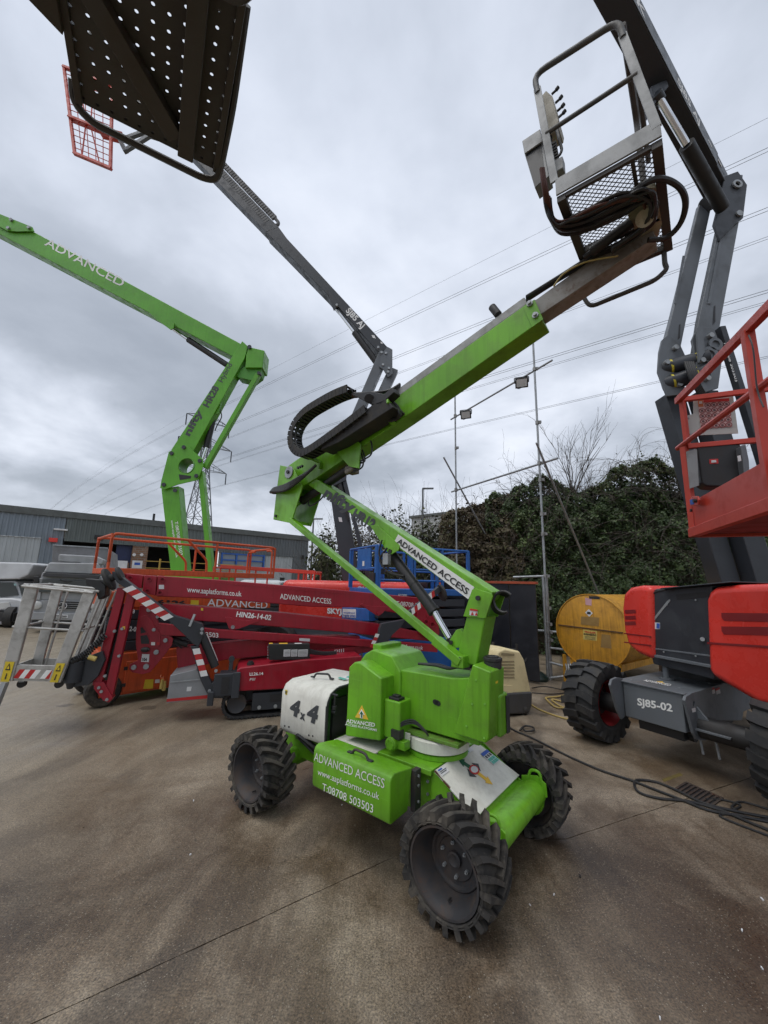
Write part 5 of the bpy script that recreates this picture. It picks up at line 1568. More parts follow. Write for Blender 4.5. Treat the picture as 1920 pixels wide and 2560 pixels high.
mb.build('pivot_pins', 'galv', SP)
mb = MB()
pc = S.b(272, 1448, ob_ - .06); pd = (S.b(286, 1442, ob_ - .06) - pc).normalized()
mb.lathe(pc, pd, [(-.02, .0), (-.02, .15), (0, .16), (.02, .15), (.02, .05), (.09, .04), (.09, 0)], 24)
mb.lathe(pc + pd * .12, pd, [(0, 0), (0, .10), (.02, .11), (.04, .1), (.04, 0)], 20)
mb.build('foot_pad', 'rubber2', SP)
# front bracket at the tracks
mb = MB(); mb.fbox(S, -.22, .10, -.02, .05, .33, .62); mb.fbox(S, -.16, .10, -.30, -.02, .36, .60)
mb.fbox(S, .02, .12, .05, .09, .30, .64); mb.fbox(S, -.28, -.20, .0, .07, .22, .40)
mb.build('outrigger_hub', 'sjdark', SP, bevel=.012)
mb = MB(); mb.fbox(S, -.12, -.02, .05, .056, .36, .58); mb.build('hub_recess', 'blackl', SP)
# grey battery locker
P = sk(k1, [(962, 1600), (1300, 1520), (1345, 1560), (1490, 1895), (912, 1962)], -.05)
mb = MB(); mb.prism(P, SA * .5)
lk_ = mb.build('grey_locker', paint('silver_grey_panel', (.27, .28, .29), .35, .2), SP, bevel=.008)
sticker(sk(k1, [(918, 1905), (1475, 1850), (1490, 1893), (914, 1942)], -.05), 'redl', lk_)
sticker(sk(k1, [(1180, 1748), (1240, 1745), (1230, 1802), (1172, 1805)], -.05), 'paper', lk_)
mb = MB(); mb.prism(sk(k1, [(958, 1680), (1360, 1640), (1362, 1655), (958, 1696)], -.045), S.v * .004); mb.build('locker_lip', 'galv', lk_)
# undercarriage
P = sb([(592, 1676), (600, 1670), (760, 1650), (905, 1640), (905, 1712), (588, 1729)], .03)
mb = MB(); mb.prism(P, SA * .75)
ub_ = mb.build('undercarriage', 'dred', SP, bevel=.016)
text('LL26.14', S.b(624, 1689, .03), S.b(658, 1687, .03), S.b(624, 1681.5, .03), 'whitel', ub_, .03)
text('PIII', S.b(624, 1702, .03), S.b(637, 1701, .03), S.b(625.5, 1695, .03), 'whitel', ub_, .0)
mb = MB(); q = S.b(*k2(445, 1375), -.1); mb.cyl(q - ZZ * .02, q + ZZ * .05, .05, n=14); mb.cyl(q + ZZ * .05, q + ZZ * .07, .035, n=12); mb.build('filler_cap', 'black', SP)
for x, y in ((360, 1412), (625, 1398), (1450, 1347)):
    q = S.b(*k2(x, y), -.06); sticker([q + S.u * -.05 + S.v * -.03, q + S.u * .05 + S.v * -.03, q + S.u * .05 + S.v * .03, q + S.u * -.05 + S.v * .03], 'paper', ub_)
mb = MB(); q = S.b(*k2(200, 1320), -.05); mb.beam(q - ZZ * .12, q + ZZ * .03, .03, .05); mb.cyl(q + ZZ * .04 - S.v * .02, q + ZZ * .04 + S.v * .02, .04, n=12); mb.build('lashing_eye', 'sjdark', SP)
# rubber tracks
def track(b0, par):
    ra, rb = .19, 1.75
    tl, tz, tr = .185, .205, .185
    mb = MB()
    c0 = (.10, tz); c1 = (1.72, tz)
    path = []
    for i in range(15):
        t = math.pi / 2 + math.pi * i / 14
        path.append((c0[0] + tr * math.cos(t), c0[1] + tr * math.sin(t)))
    for i in range(15):
        t = -math.pi / 2 + math.pi * i / 14
        path.append((c1[0] + tr * math.cos(t), c1[1] + tr * math.sin(t)))
    P = [S.W(a, b0, z) for a, z in path]
    n = len(P)
    inn = []
    for a, z in path:
        ca, cz = (c0 if a < .9 else c1)
        inn.append((ca + (a - ca) * .86, cz + (z - cz) * .86))
    vs = []
    for b in (b0, b0 - .24):
        vs += [S.W(a, b, z) for a, z in path] + [S.W(a, b, z) for a, z in inn]
    fs = []
    for i in range(n):
        j = (i + 1) % n
        fs += [(i, j, n + j, n + i), (2 * n + i, 3 * n + i, 3 * n + j, 2 * n + j), (i, 2 * n + i, 2 * n + j, j), (n + i, n + j, 3 * n + j, 3 * n + i)]
    mb.add(vs, fs)
    # cleats
    tot = []
    for i in range(n):
        a, b = path[i], path[(i + 1) % n]
        L_ = math.hypot(b[0] - a[0], b[1] - a[1]); k = max(1, int(round(L_ / .055)))
        for j in range(k):
            t = (j + .5) / k
            x, z = a[0] + (b[0] - a[0]) * t, a[1] + (b[1] - a[1]) * t
            dx, dz = (b[0] - a[0]) / L_, (b[1] - a[1]) / L_
            nx, nz = dz, -dx
            if (len(tot)) % 1 == 0:
                c = S.W(x + nx * .006, b0 - .12, z + nz * .006)
                mb.cbox(c, (S.u * dx + ZZ * dz) * .022, S.v * .25, (S.u * nx + ZZ * nz) * .02)
            tot.append(1)
    mb.build('track', 'rubber2', par, smooth=30)
    for a in (.10, 1.72):
        mb = MB(); mb.lathe(S.W(a, b0 + .01, tz), S.v, [(-.05, .0), (-.05, .125), (-.01, .125), (.0, .115), (-.01, .10), (-.012, 0)], 28); mb.build('sprocket', 'rim', par)
    mb = MB(); mb.fbox(S, .30, 1.55, b0 - .2, b0 - .005, .10, .33); mb.build('track_frame', 'sjdark', par, bevel=.01)
    mb = MB(); mb.fbox(S, .54, .74, b0 - .004, b0 + .002, .20, .30); mb.build('track_slot', 'blackl', par)
    mb = MB()
    for a in (.40, .62, .9, 1.2): mb.cyl(S.W(a, b0 - .02, .14), S.W(a, b0 + .01, .14), .025, n=12)
    mb.build('roller_bolts', 'galv', par)
track(0.0, SP); track(-.62, SP)
mb = MB(); mb.fbox(S, .2, 1.7, -.62, -.2, .2, .42); mb.build('track_crossbeam', 'sjdark', SP)
# black control box with labels
P = sk(k2, [(680, 1095), (1215, 1085), (1218, 1290), (690, 1300)], -.04)
mb = MB(); mb.prism(P, SA * .14); cbx_ = mb.build('control_box', 'black', SP, bevel=.008)
for x0, x1, mt in ((878, 966, 'paper'), (976, 1056, 'paper'), (1066, 1190, 'paper')):
    sticker(sk(k2, [(x0, 1162), (x1, 1158), (x1 - 4, 1248), (x0 - 4, 1252)], -.04), mt, cbx_)
    for r_ in range(4): sticker(sk(k2, [(x0 + 8, 1178 + 18 * r_), (x1 - 10, 1175 + 18 * r_), (x1 - 10, 1179 + 18 * r_), (x0 + 8, 1182 + 18 * r_)], -.037), 'greyl', cbx_)
for x0, x1, mt in ((690, 735, 'gold'), (820, 930, 'gold'), (1022, 1115, 'paper'), (1140, 1185, 'gold')):
    p0 = S.b(*k2(x0, 1088), -.06); p1 = S.b(*k2(x1, 1086), -.06); sticker([p0, p1, p1 - S.v * .08, p0 - S.v * .08], mt, cbx_)
mb = MB()
for i in range(5): mb.cyl(S.b(*k2(676, 1130 + 35 * i), -.08), S.b(*k2(668, 1130 + 35 * i), -.08), .014, n=8)
mb.build('connectors', 'galv', cbx_)
mb = MB()
for i in range(6): mb.tube(bez([S.b(*k2(1215, 1160 + 10 * i), -.1), S.b(*k2(1290, 1180 + 8 * i), -.15), S.b(*k2(1400, 1195 + 6 * i), -.2), S.b(*k2(1560, 1190 + 10 * i), -.25)], 6), .014, 6)
for i in range(5): mb.tube(bez([S.b(860 + 8 * i, 1668, -.2), S.b(880 + 6 * i, 1655 - 2 * i, -.22), S.b(905, 1640 - 2 * i, -.3)], 6), .012, 6)
mb.tube(bez([S.b(455, 1620, B1), S.b(430, 1600, B1), S.b(418, 1570, B1 + .03), S.b(435, 1555, B1)], 6), .012, 6)
mb.build('hydraulic_hoses', 'hose', SP)
# folded jib bars at the left
JB = -.10
for p0, p1, nm in (((306, 1470), (244, 1712), 1), ((330, 1482), (270, 1750), 2)):
    mb = MB(); mb.beam(S.b(*p0, JB), S.b(*p1, JB), .10, .085, S.v); mb.build('jib_arm', 'dred', SP, bevel=.008)
mb = MB(); mb.cyl(S.b(312, 1510, JB - .06), S.b(268, 1690, JB - .06), .03, n=12); mb.cyl(S.b(308, 1520, JB - .02), S.b(290, 1610, JB - .02), .02, n=10); mb.build('jib_cylinder', 'black', SP)
mb = MB(); mb.prism([S.b(x, y, JB + .06) for x, y in ((236, 1705), (260, 1706), (282, 1745), (272, 1757), (258, 1752), (234, 1722))], SA * .12); mb.build('jib_foot', 'dred', SP, bevel=.006)
mb = MB()
for x, y in ((247, 1719), (253, 1729), (267, 1749), (305, 1572), (297, 1640), (286, 1578), (262, 1690)):
    q = S.b(x, y, JB + .07); mb.cyl(q - S.v * .03, q + S.v * .008, .018, n=10)
mb.build('jib_pins', 'galv', SP)
sticker(sk(k1, [(345, 965), (378, 962), (376, 1002), (342, 1003)], JB + .045), 'gold', SP)
mb = MB(); mb.prism([S.b(x, y, JB - .05) for x, y in ((268, 1545), (290, 1535), (284, 1600), (264, 1600))], SA * .1); mb.build('junction_box', 'sjdark', SP, bevel=.006)
# black rotator between jib and basket
mb = MB()
mb.prism([S.b(x, y, .0) for x, y in ((178, 1658), (255, 1628), (262, 1650), (245, 1690), (222, 1712), (176, 1720), (168, 1705))], SA * .14)
mb.cyl(S.b(190, 1652, .0), S.b(180, 1705, .0), .10, n=18); mb.cyl(S.b(178, 1700, .0), S.b(174, 1722, .0), .06, .03, n=12)
mb.build('basket_rotator', 'sjdark', SP, bevel=.008)
mb = MB()
sp0, sp1 = S.b(175, 1655, .08), S.b(262, 1588, .02)
coil = []
for i in range(150):
    t = i / 149; c = lerp(sp0, sp1, t) + ZZ * (.05 * math.sin(math.pi * t) * -1)
    a_, b_ = perp(sp1 - sp0); th = i * .75
    coil.append(c + a_ * (.035 * math.cos(th)) + b_ * (.035 * math.sin(th)))
mb.tube(coil, .012, 5); mb.build('coiled_cable', 'hose', SP)
mb = MB(); mb.cyl(S.b(222, 1642, .06), S.b(240, 1648, .06), .03, n=12); mb.build('plug', paint('yellow_plug', (.55, .42, .12), .5, .2), SP)
# aluminium basket, hanging slightly tilted
bk = bpy.data.objects.new('basket', None); COL.objects.link(bk); bk.parent = SP
BQ = .12
g0, g1 = S.b(8, 1702, BQ), S.b(146, 1704, BQ)                    # front bottom corners
h0, h1 = S.b(72, 1462, BQ), S.b(236, 1478, BQ)                    # front top corners
bu = (g1 - g0).normalized(); bup = ((h0 + h1) / 2 - (g0 + g1) / 2).normalized(); bd = -S.v
Wb = (g1 - g0).length
Hb = ((h0 - g0).length + (h1 - g1).length) / 2; Db = .62
sh0 = (h0 - g0); sh1 = (h1 - g1)
def bp(s, d, t): return g0.lerp(g1, s) + bd * (d * Db) + (sh0 * (1 - s) + sh1 * s) * t
mb = MB(); mb.hexa([bp(0, 0, 0), bp(1, 0, 0), bp(1, 1, 0), bp(0, 1, 0), bp(0, 0, .02), bp(1, 0, .02), bp(1, 1, .02), bp(0, 1, .02)]); mb.build('basket_floor', 'alum', bk)
mb = MB()
for s, d in ((0.03, 0), (.97, 0), (.03, 1), (.97, 1)):
    pass
def post(s, d, wd, th, t0=0., t1=1.):
    mb = MB(); mb.beam(bp(s, d, t0), bp(s, d, t1), wd, th, bd); mb.build('basket_post', 'alum', bk, bevel=.012, seg=3)
post(.06, 0, .13, .06); post(.94, 0, .13, .06); post(.10, 1, .12, .05); post(.90, 1, .12, .05)
mb = MB(); mb.beam(bp(.02, 0, .145), bp(.98, 0, .145), .05, .03, bd); mb.build('basket_sill', 'alum', bk, bevel=.006)
for d, s0, s1, nm in ((0, 0, 1, 0), (1, 0, 1, 0)):
    mb = MB(); q = [bp(s0, d, .02), bp(s1, d, .02), bp(s1, d, .13), bp(s0, d, .13)]
    mb.prism(q, bd * (.012 if d else -.012)); kb_ = mb.build('kick_plate', 'alum', bk, bevel=.003)
    if d == 0:
        for i in range(7):
            a0, a1 = .17 + .095 * i, .17 + .095 * (i + 1)
            if i == 4: continue
            sticker([bp(a0, 0, .03) - bd * .013, bp(a1, 0, .03) - bd * .013, bp(a1 + .07, 0, .12) - bd * .013, bp(a0 + .07, 0, .12) - bd * .013], 'redl' if i % 2 == 0 else 'whitel', bk, 'tape')
for s in (0, 1):
    mb = MB(); q = [bp(s, 0, .02), bp(s, 1, .02), bp(s, 1, .13), bp(s, 0, .13)]; mb.prism(q, bu * .012); mb.build('kick_plate', 'alum', bk, bevel=.003)
for t, r in ((1.0, .015), (.55, .014)):
    for (s0, d0, s1, d1) in ((0, 0, 1, 0), (0, 1, 1, 1), (0, 0, 0, 1), (1, 0, 1, 1)):
        mb = MB(); mb.tube([bp(s0, d0, t) - bu * .05 * (s0 != s1), bp(s1, d1, t) + bu * .05 * (s0 != s1)], r, 8); mb.build('basket_rail', 'alum', bk)
mb = MB(); mb.tube([bp(-.05, -.12, .985), bp(1.02, -.12, .985)], .015, 8); mb.build('basket_rail', 'alum', bk)
for s in (0., 1.):
    mb = MB(); mb.tube([bp(s, -.12, .985), bp(s, .0, 1.0)], .018, 8); mb.build('basket_rail', 'alum', bk)
for s, d in ((.28, 1), (1.06, .35), (1.10, .65), (1.12, .95)):
    mb = MB(); mb.tube([bp(s - .02, d, .05), bp(s, d, 1.0)], .014, 8); mb.build('basket_rail', 'alum', bk)
for s in (.28, .98):
    q = bp(s, .15, -.045)
    mb = MB(); mb.cyl(q - S.v * .02, q + S.v * .02, .045, n=16); mb.cyl(q - S.v * .024, q + S.v * .024, .02, n=10); mb.build('castor', 'rubber2', bk)
    mb = MB(); mb.beam(q + ZZ * .02, q + ZZ * .085, .05, .055, S.v); mb.build('castor_fork', 'galv', bk)
for s in (.06, .94):
    q = [bp(s - .075, 0, .0) - bd * .04, bp(s + .075, 0, .0) - bd * .04, bp(s + .075, 0, .20) - bd * .04, bp(s - .075, 0, .20) - bd * .04]
    kk = sticker(q, 'yellow', bk)
    sticker([lerp(q[0], q[1], .2).lerp(lerp(q[3], q[2], .2), .58) - bd * .003, lerp(q[0], q[1], .8).lerp(lerp(q[3], q[2], .8), .58) - bd * .003, lerp(q[0], q[1], .5).lerp(lerp(q[3], q[2], .5), .92) - bd * .003], 'blackl', bk, 'warning_triangle')
    sticker([lerp(q[0], q[1], .34).lerp(lerp(q[3], q[2], .34), .64) - bd * .006, lerp(q[0], q[1], .66).lerp(lerp(q[3], q[2], .66), .64) - bd * .006, lerp(q[0], q[1], .5).lerp(lerp(q[3], q[2], .5), .82) - bd * .006], 'yellow', bk, 'warning_triangle')
    sticker([lerp(q[0], q[1], .42).lerp(lerp(q[3], q[2], .42), .12) - bd * .003, lerp(q[0], q[1], .58).lerp(lerp(q[3], q[2], .58), .12) - bd * .003, lerp(q[0], q[1], .55).lerp(lerp(q[3], q[2], .55), .42) - bd * .003, lerp(q[0], q[1], .45).lerp(lerp(q[3], q[2], .45), .42) - bd * .003], 'blackl', bk, 'figure_mark')
mb = MB(); mb.prism([S.b(x, y, BQ - .1) for x, y in ((212, 1446), (250, 1450), (264, 1465), (262, 1490), (246, 1500), (236, 1470), (215, 1462))], SA * .2); mb.build('control_console', 'black', bk, bevel=.01)
mb = MB(); mb.beam(S.b(14, 1705, BQ + .05), S.b(-12, 1770, BQ + .05), .05, .05); mb.build('prop_leg', 'galv', bk)
# far right outrigger
RB = -.02
mb = MB(); mb.beam(S.b(*k3(1255, 560), RB), S.b(*k3(930, 830), RB), .09, .09, S.v); r1 = mb.build('outrigger_arm', 'sjdark', SP, bevel=.006)
striped(S.b(*k3(1200, 610), RB + .05), S.b(*k3(975, 800), RB + .05), .085, .01, RB, 8, 1, r1, -.5)
mb = MB(); mb.prism(sk(k3, [(690, 905), (880, 870), (930, 860), (880, 940), (800, 1010), (740, 1100), (690, 1140), (640, 1140), (670, 960)], RB - .02), SA * .1); mb.build('outrigger_leg', 'sjdark', SP, bevel=.006)
striped(S.b(*k3(650, 1000), RB), S.b(*k3(590, 1135), RB), .06, .01, RB, 4, 0, r1, .3)
mb = MB(); q = S.b(*k3(1282, 600), RB); mb.lathe(q, (S.b(*k3(1310, 590), RB) - q), [(-.02, 0), (-.02, .14), (.0, .15), (.02, .14), (.02, 0)], 20); mb.build('foot_pad', 'rubber2', SP)
# ------------------------------------------------------------------ orange scissor lift
OS = Fr((-4.18, 6.18), 45)
OL = thing('scissor_lift', 'orange scissor lift with raised guard rails behind the crimson spider lift', 'scissor lift', OS.W(1.4, -.5, 0))
TOPZ = 2.62
def osb(x, y, b=0.): return OS.b(x, y, b)
tl_, tr_ = osb(282, 1333), osb(688, 1370)
aL, aR = OS.loc(tl_)[0], OS.loc(tr_)[0]
zT = (tl_.z + tr_.z) / 2
zD = osb(480, 1430).z; BWD = -1.05
def rail(name, pts, r, mat, par, fil=.08, closed=False):
    mb = MB(); mb.tube(pts, r, 8, fil, closed); return mb.build(name, mat, par)
def sl(z0, z1, a): return z0 + (z1 - z0) * (a - aL) / (aR - aL)
zt = lambda a: sl(tl_.z, tr_.z, a)
for b in (0., BWD):
    rail('top_rail', [OS.W(aL, b, zt(aL) - .45), OS.W(aL, b, zt(aL)), OS.W(aR, b, zt(aR)), OS.W(aR, b, zt(aR) - .5)], .022, 'orange', OL)
    z0, z1 = zt(aL) - .58, zt(aR) - .58
    mb = MB(); mb.beam(OS.W(aL - .02, b, z0), OS.W(aR, b, z1), .05, .09, ZZ); mb.build('deck_rail', 'orange', OL, bevel=.006)
    for a in (aL, aL + .58 * (aR - aL), aR):
        rail('rail_post', [OS.W(a, b, zt(a) - .62), OS.W(a, b, zt(a) - .0)], .022, 'orange', OL, 0)
    a0 = aL + .40 * (aR - aL); a1 = aL + .52 * (aR - aL)
    rail('gate_rail', [OS.W(a0, b, zt(a0) - .01), OS.W(a1, b, zt(a1) - .33), OS.W(a1 + .02, b, zt(a1) - .56)], .022, 'orange', OL, .06)
    rail('gate_rail', [OS.W(aR - .06, b, zt(aR) - .55), OS.W(aR - .06, b, zt(aR) - .06), OS.W(aR - .06, b * .5 - .2, zt(aR) - .06)], .02, 'orange', OL, .08)
for a in (aL, aR):
    rail('end_rail', [OS.W(a, 0, zt(a) - .02), OS.W(a, BWD, zt(a) - .02)], .022, 'orange', OL, 0)
    mb = MB(); mb.beam(OS.W(a, 0, zt(a) - .58), OS.W(a, BWD, zt(a) - .58), .05, .08, ZZ); mb.build('deck_rail', 'orange', OL, bevel=.006)
mb = MB(); mb.fbox(OS, aL, aR, BWD, 0, 1.60, 1.66); mb.build('deck', 'orange', OL, bevel=.01)
mb = MB(); mb.prism([osb(300, 1478, .01), osb(676, 1496, .01), osb(676, 1520, .01), osb(262, 1518, .01), osb(264, 1482, .01)], -OS.v * 1.0)
dk = mb.build('deck_side', 'orange', OL, bevel=.008)
def ost(s, x0, y0, x1, y1, hx, hy, mat, bold): text(s, osb(x0, y0, .014), osb(x1, y1, .014), osb(hx, hy, .014), mat, dk, bold)
ost('J', 284, 1506, 291, 1506, 285, 1494, 'whitel', .04); ost('P', 330, 1508, 338, 1508, 331, 1496, 'blackl', .04); ost('6126', 393, 1511, 464, 1514, 393, 1499, 'blackl', .05)
ost('ADVANCED', 517, 1515, 668, 1521, 519, 1496, 'whitel', .01)
sticker([osb(477, 1500, .014), osb(497, 1501, .014), osb(496, 1514, .014), osb(476, 1513, .014)], 'yellow', dk)
# folded scissor pack
for i in range(5):
    z = 1.46 - .155 * i
    mb = MB(); mb.beam(OS.W(aL + .08, -.06, z), OS.W(aR - .1, -.06, z - .05 + .1 * (i % 2)), .09, .15, ZZ); p_ = mb.build('scissor_arm', 'sjdark' if i != 0 else 'orange', OL, bevel=.01)
    mb = MB(); mb.beam(OS.W(aL + .08, BWD + .1, z), OS.W(aR - .1, BWD + .1, z - .05 + .1 * (i % 2)), .09, .15, ZZ); mb.build('scissor_arm', 'sjdark', OL, bevel=.01)
    q = OS.W(aL + .14, -.01, z); mb = MB(); mb.lathe(q, OS.v, [(0, .06), (.02, .06), (.02, .03), (0, .028), (0, 0)], 14); mb.build('pivot_boss', 'black', OL)
text('T:08708', osb(277, 1530, .0), osb(337, 1533, .0), osb(277, 1520, .0), 'whitel', OL, .02)
text('12-02', osb(318, 1577, .0), osb(346, 1579, .0), osb(320, 1565, .0), 'whitel', OL, .03)
sticker([osb(309, 1632, .02), osb(328, 1632, .02), osb(328, 1645, .02), osb(308, 1645, .02)], 'yellow', OL)
mb = MB(); mb.fbox(OS, aL + .1, aR - .1, -.85, .06, .13, .74); ch = mb.build('chassis', 'orange', OL, bevel=.015)
mb = MB(); mb.fbox(OS, aL + .40, aR - .6, .06, .09, .17, .62); mb.build('battery_door', 'orange', ch, bevel=.01)
sticker([osb(363, 1699, .094), osb(384, 1698, .094), osb(382, 1721, .094), osb(358, 1722, .094)], 'yellow', ch)
sticker([osb(388, 1699, .094), osb(399, 1698, .094), osb(399, 1707, .094), osb(387, 1708, .094)], 'paper', ch)
for z in (.28, .52):
    q = OS.W(aL + .40, .09, z); mb = MB(); mb.cbox(q, OS.u * .05, OS.v * .012, ZZ * .05); mb.build('door_hinge', 'black', ch)
wq = gz(243, 1770)
la_ = OS.loc(wq)
for a in (la_[0] + .05, aR - .5):
    for b in (la_[1] - .05, BWD + .05):
        mb = MB(); mb.lathe(OS.W(a, b, .23), OS.v, [(-.09, .10), (-.10, .20), (-.07, .23), (.07, .23), (.10, .20), (.10, .13), (.06, .11), (.03, .05), (.03, 0)], 30); w_ = mb.build('wheel', 'rubber', OL)
mb = MB(); mb.fbox(OS, aL + .02, aL + .12, -.85, -.05, .16, .40); mb.build('axle_bracket', 'black', OL, bevel=.01)
# yellow plugs hanging on their leads
for i, (x, y) in enumerate(((403, 1722), (409, 1726))):
    p = osb(x, y, .14); mb = MB(); mb.cyl(p, p + ZZ * .09, .028, n=12); mb.cyl(p + ZZ * .09, p + ZZ * .14, .022, n=10); mb.build('plug', paint('yellow_plug', (.55, .42, .12)), OL)
    mb = MB(); mb.tube(bez([p + ZZ * .14, osb(x - 2, y - 32, .1), osb(x + 8, y - 40, .06), osb(x + 20, y - 45, .0)], 6), .009, 6); mb.build('plug_lead', paint('orange_lead', (.5, .12, .03)), OL)

# ------------------------------------------------------------------ red scissor lift further back
RS = Fr((-4.1, 9.6), 0)
RL = thing('scissor_lift', 'dull red scissor lift, only its low rails showing beyond the orange one', 'scissor lift', RS.W(0, -.5, 0))
def rsb(x, y, b=0.): return RS.b(x, y, b)
for b in (0., -1.0):
    p = [rsb(535, 1419), rsb(552, 1416), rsb(789, 1431)]
    q = [v_ + RS.v * b for v_ in p]
    mb = MB(); mb.beam(q[1], q[2], .05, .08, ZZ); mb.build('top_rail', 'cagered', RL, bevel=.005)
    for x, y in ((535, 1418), (552, 1416), (640, 1422), (747, 1430), (760, 1431), (786, 1432)):
        t = rsb(x, y) + RS.v * b; rail('rail_post', [t, Vector((t.x, t.y, 1.66))], .022, 'cagered', RL, 0)
for x, y in ((535, 1418), (788, 1431)):
    t = rsb(x, y); rail('end_rail', [t, t - RS.v * 1.0], .022, 'cagered', RL, 0)
x0, x1 = rsb(535, 1450).x, rsb(789, 1450).x
mb = MB(); mb.box((x0, 9.6, 1.5), (x1 - x0, 0, 0), (0, 1., 0), (0, 0, .16)); mb.build('deck', 'cagered', RL, bevel=.01)
for i in range(4):
    mb = MB(); mb.box((x0 + .1, 9.65, .7 + .2 * i), (x1 - x0 - .2, 0, 0), (0, .9, 0), (0, 0, .15)); mb.build('scissor_arm', 'sjdark', RL, bevel=.01)
mb = MB(); mb.box((x0, 9.6, .25), (x1 - x0, 0, 0), (0, 1., 0), (0, 0, .42)); mb.build('chassis', 'cagered', RL, bevel=.02)
for x in (x0 + .4, x1 - .4):
    for y in (9.6, 10.6): 
        mb = MB(); mb.cyl((x, y - .08, .22), (x, y + .08, .22), .22, n=20); mb.build('wheel', 'rubber2', RL)

# ------------------------------------------------------------------ blue scissor lift
k_ = gz(945, 1363, 2.6)
BL = Fr(k_, u=gz(1172, 1379, 2.6) - k_)
BT = thing('scissor_lift', 'blue scissor lift with ladder rails behind the green lower boom', 'scissor lift', BL.W(1.1, -.5, 0))
lenB = (gz(1172, 1379, 2.6) - k_).length; wdB = -1.35
zb_ = 2.6; zd_ = 1.78
for b in (0., wdB):
    rail('top_rail', [BL.W(0, b, zd_), BL.W(0, b, zb_), BL.W(lenB, b, zb_), BL.W(lenB, b, zd_)], .024, 'blue', BT, .05)
    for z in (2.17, 1.95):
        rail('mid_rail', [BL.W(0, b, z), BL.W(lenB, b, z)], .018, 'blue', BT, 0)
    for a in (.04, .75, .82, lenB * .62, lenB * .68, lenB - .04):
        mb = MB(); mb.beam(BL.W(a, b, zd_), BL.W(a, b, zb_), .05, .05, BL.u); mb.build('rail_post', 'blue', BT, bevel=.004)
for a in (0, lenB):
    for z in (zb_, 2.17):
        rail('end_rail', [BL.W(a, 0, z), BL.W(a, wdB, z)], .022, 'blue', BT, 0)
mb = MB(); mb.beam(BL.W(0, -.03, zd_), BL.W(0, -.03, zb_), .09, .06, BL.u); mb.build('corner_post', 'blue', BT, bevel=.004)
mb = MB(); mb.prism([BL.W(-.02, -.28, 2.15), BL.W(-.02, -.28, 2.57), BL.W(-.02, -.92, 2.57), BL.W(-.02, -.92, 2.15)], BL.u * .03); pn = mb.build('gate_panel', 'blue', BT, bevel=.004)
sticker([BL.W(-.023, -.55, 2.22), BL.W(-.023, -.55, 2.32), BL.W(-.023, -.64, 2.32), BL.W(-.023, -.64, 2.22)], 'paper', pn)
mb = MB(); mb.cbox(BL.W(.18, -.3, 2.2), BL.u * .25, BL.v * .05, ZZ * .28); mb.build('document_box', 'black', BT, bevel=.01)
mb = MB(); mb.cbox(BL.W(-.05, -.12, 1.98), BL.u * .05, BL.v * .22, ZZ * .20); mb.build('control_box', 'black', BT, bevel=.008)
mb = MB(); mb.fbox(BL, 0, lenB, wdB, 0, zd_ - .12, zd_); dk2 = mb.build('deck', 'blue', BT, bevel=.01)
text('ACCESS', BL.b(995, 1490, .003), BL.b(1017, 1492, .003), BL.b(995, 1484, .003), 'whitel', dk2, .02)
for i in range(4):
    mb = MB(); mb.fbox(BL, .06, lenB - .1, wdB + .1, -.04, .84 + .2 * i, .99 + .2 * i); mb.build('scissor_arm', 'sjdark', BT, bevel=.01)
mb = MB(); mb.fbox(BL, 0, lenB, wdB, 0, .25, .84); mb.build('chassis', 'blue', BT, bevel=.02)
mb = MB(); mb.prism([BL.a(850, 1518, -.06), BL.a(922, 1522, -.06), BL.a(922, 1553, -.06), BL.a(850, 1550, -.06)], BL.u * .2); cb2 = mb.build('battery_box', 'blue', BT, bevel=.01)
sticker([BL.a(857, 1522, -.062), BL.a(890, 1523, -.062), BL.a(890, 1545, -.062), BL.a(857, 1543, -.062)], 'paper', cb2)
text('www.aaplatforms.co.uk', BL.a(859, 1533, -.066), BL.a(888, 1534, -.066), BL.a(859, 1529, -.066), 'blues', cb2, .02)
text('T:08708 503503', BL.a(858, 1542, -.066), BL.a(889, 1543.5, -.066), BL.a(858, 1536, -.066), 'blues', cb2, .02)
for a in (.3, lenB - .3):
    for b in (0, wdB): 
        mb = MB(); mb.cyl(BL.W(a, b - .08, .22), BL.W(a, b + .08, .22), .22, n=20); mb.build('wheel', 'rubber2', BT)
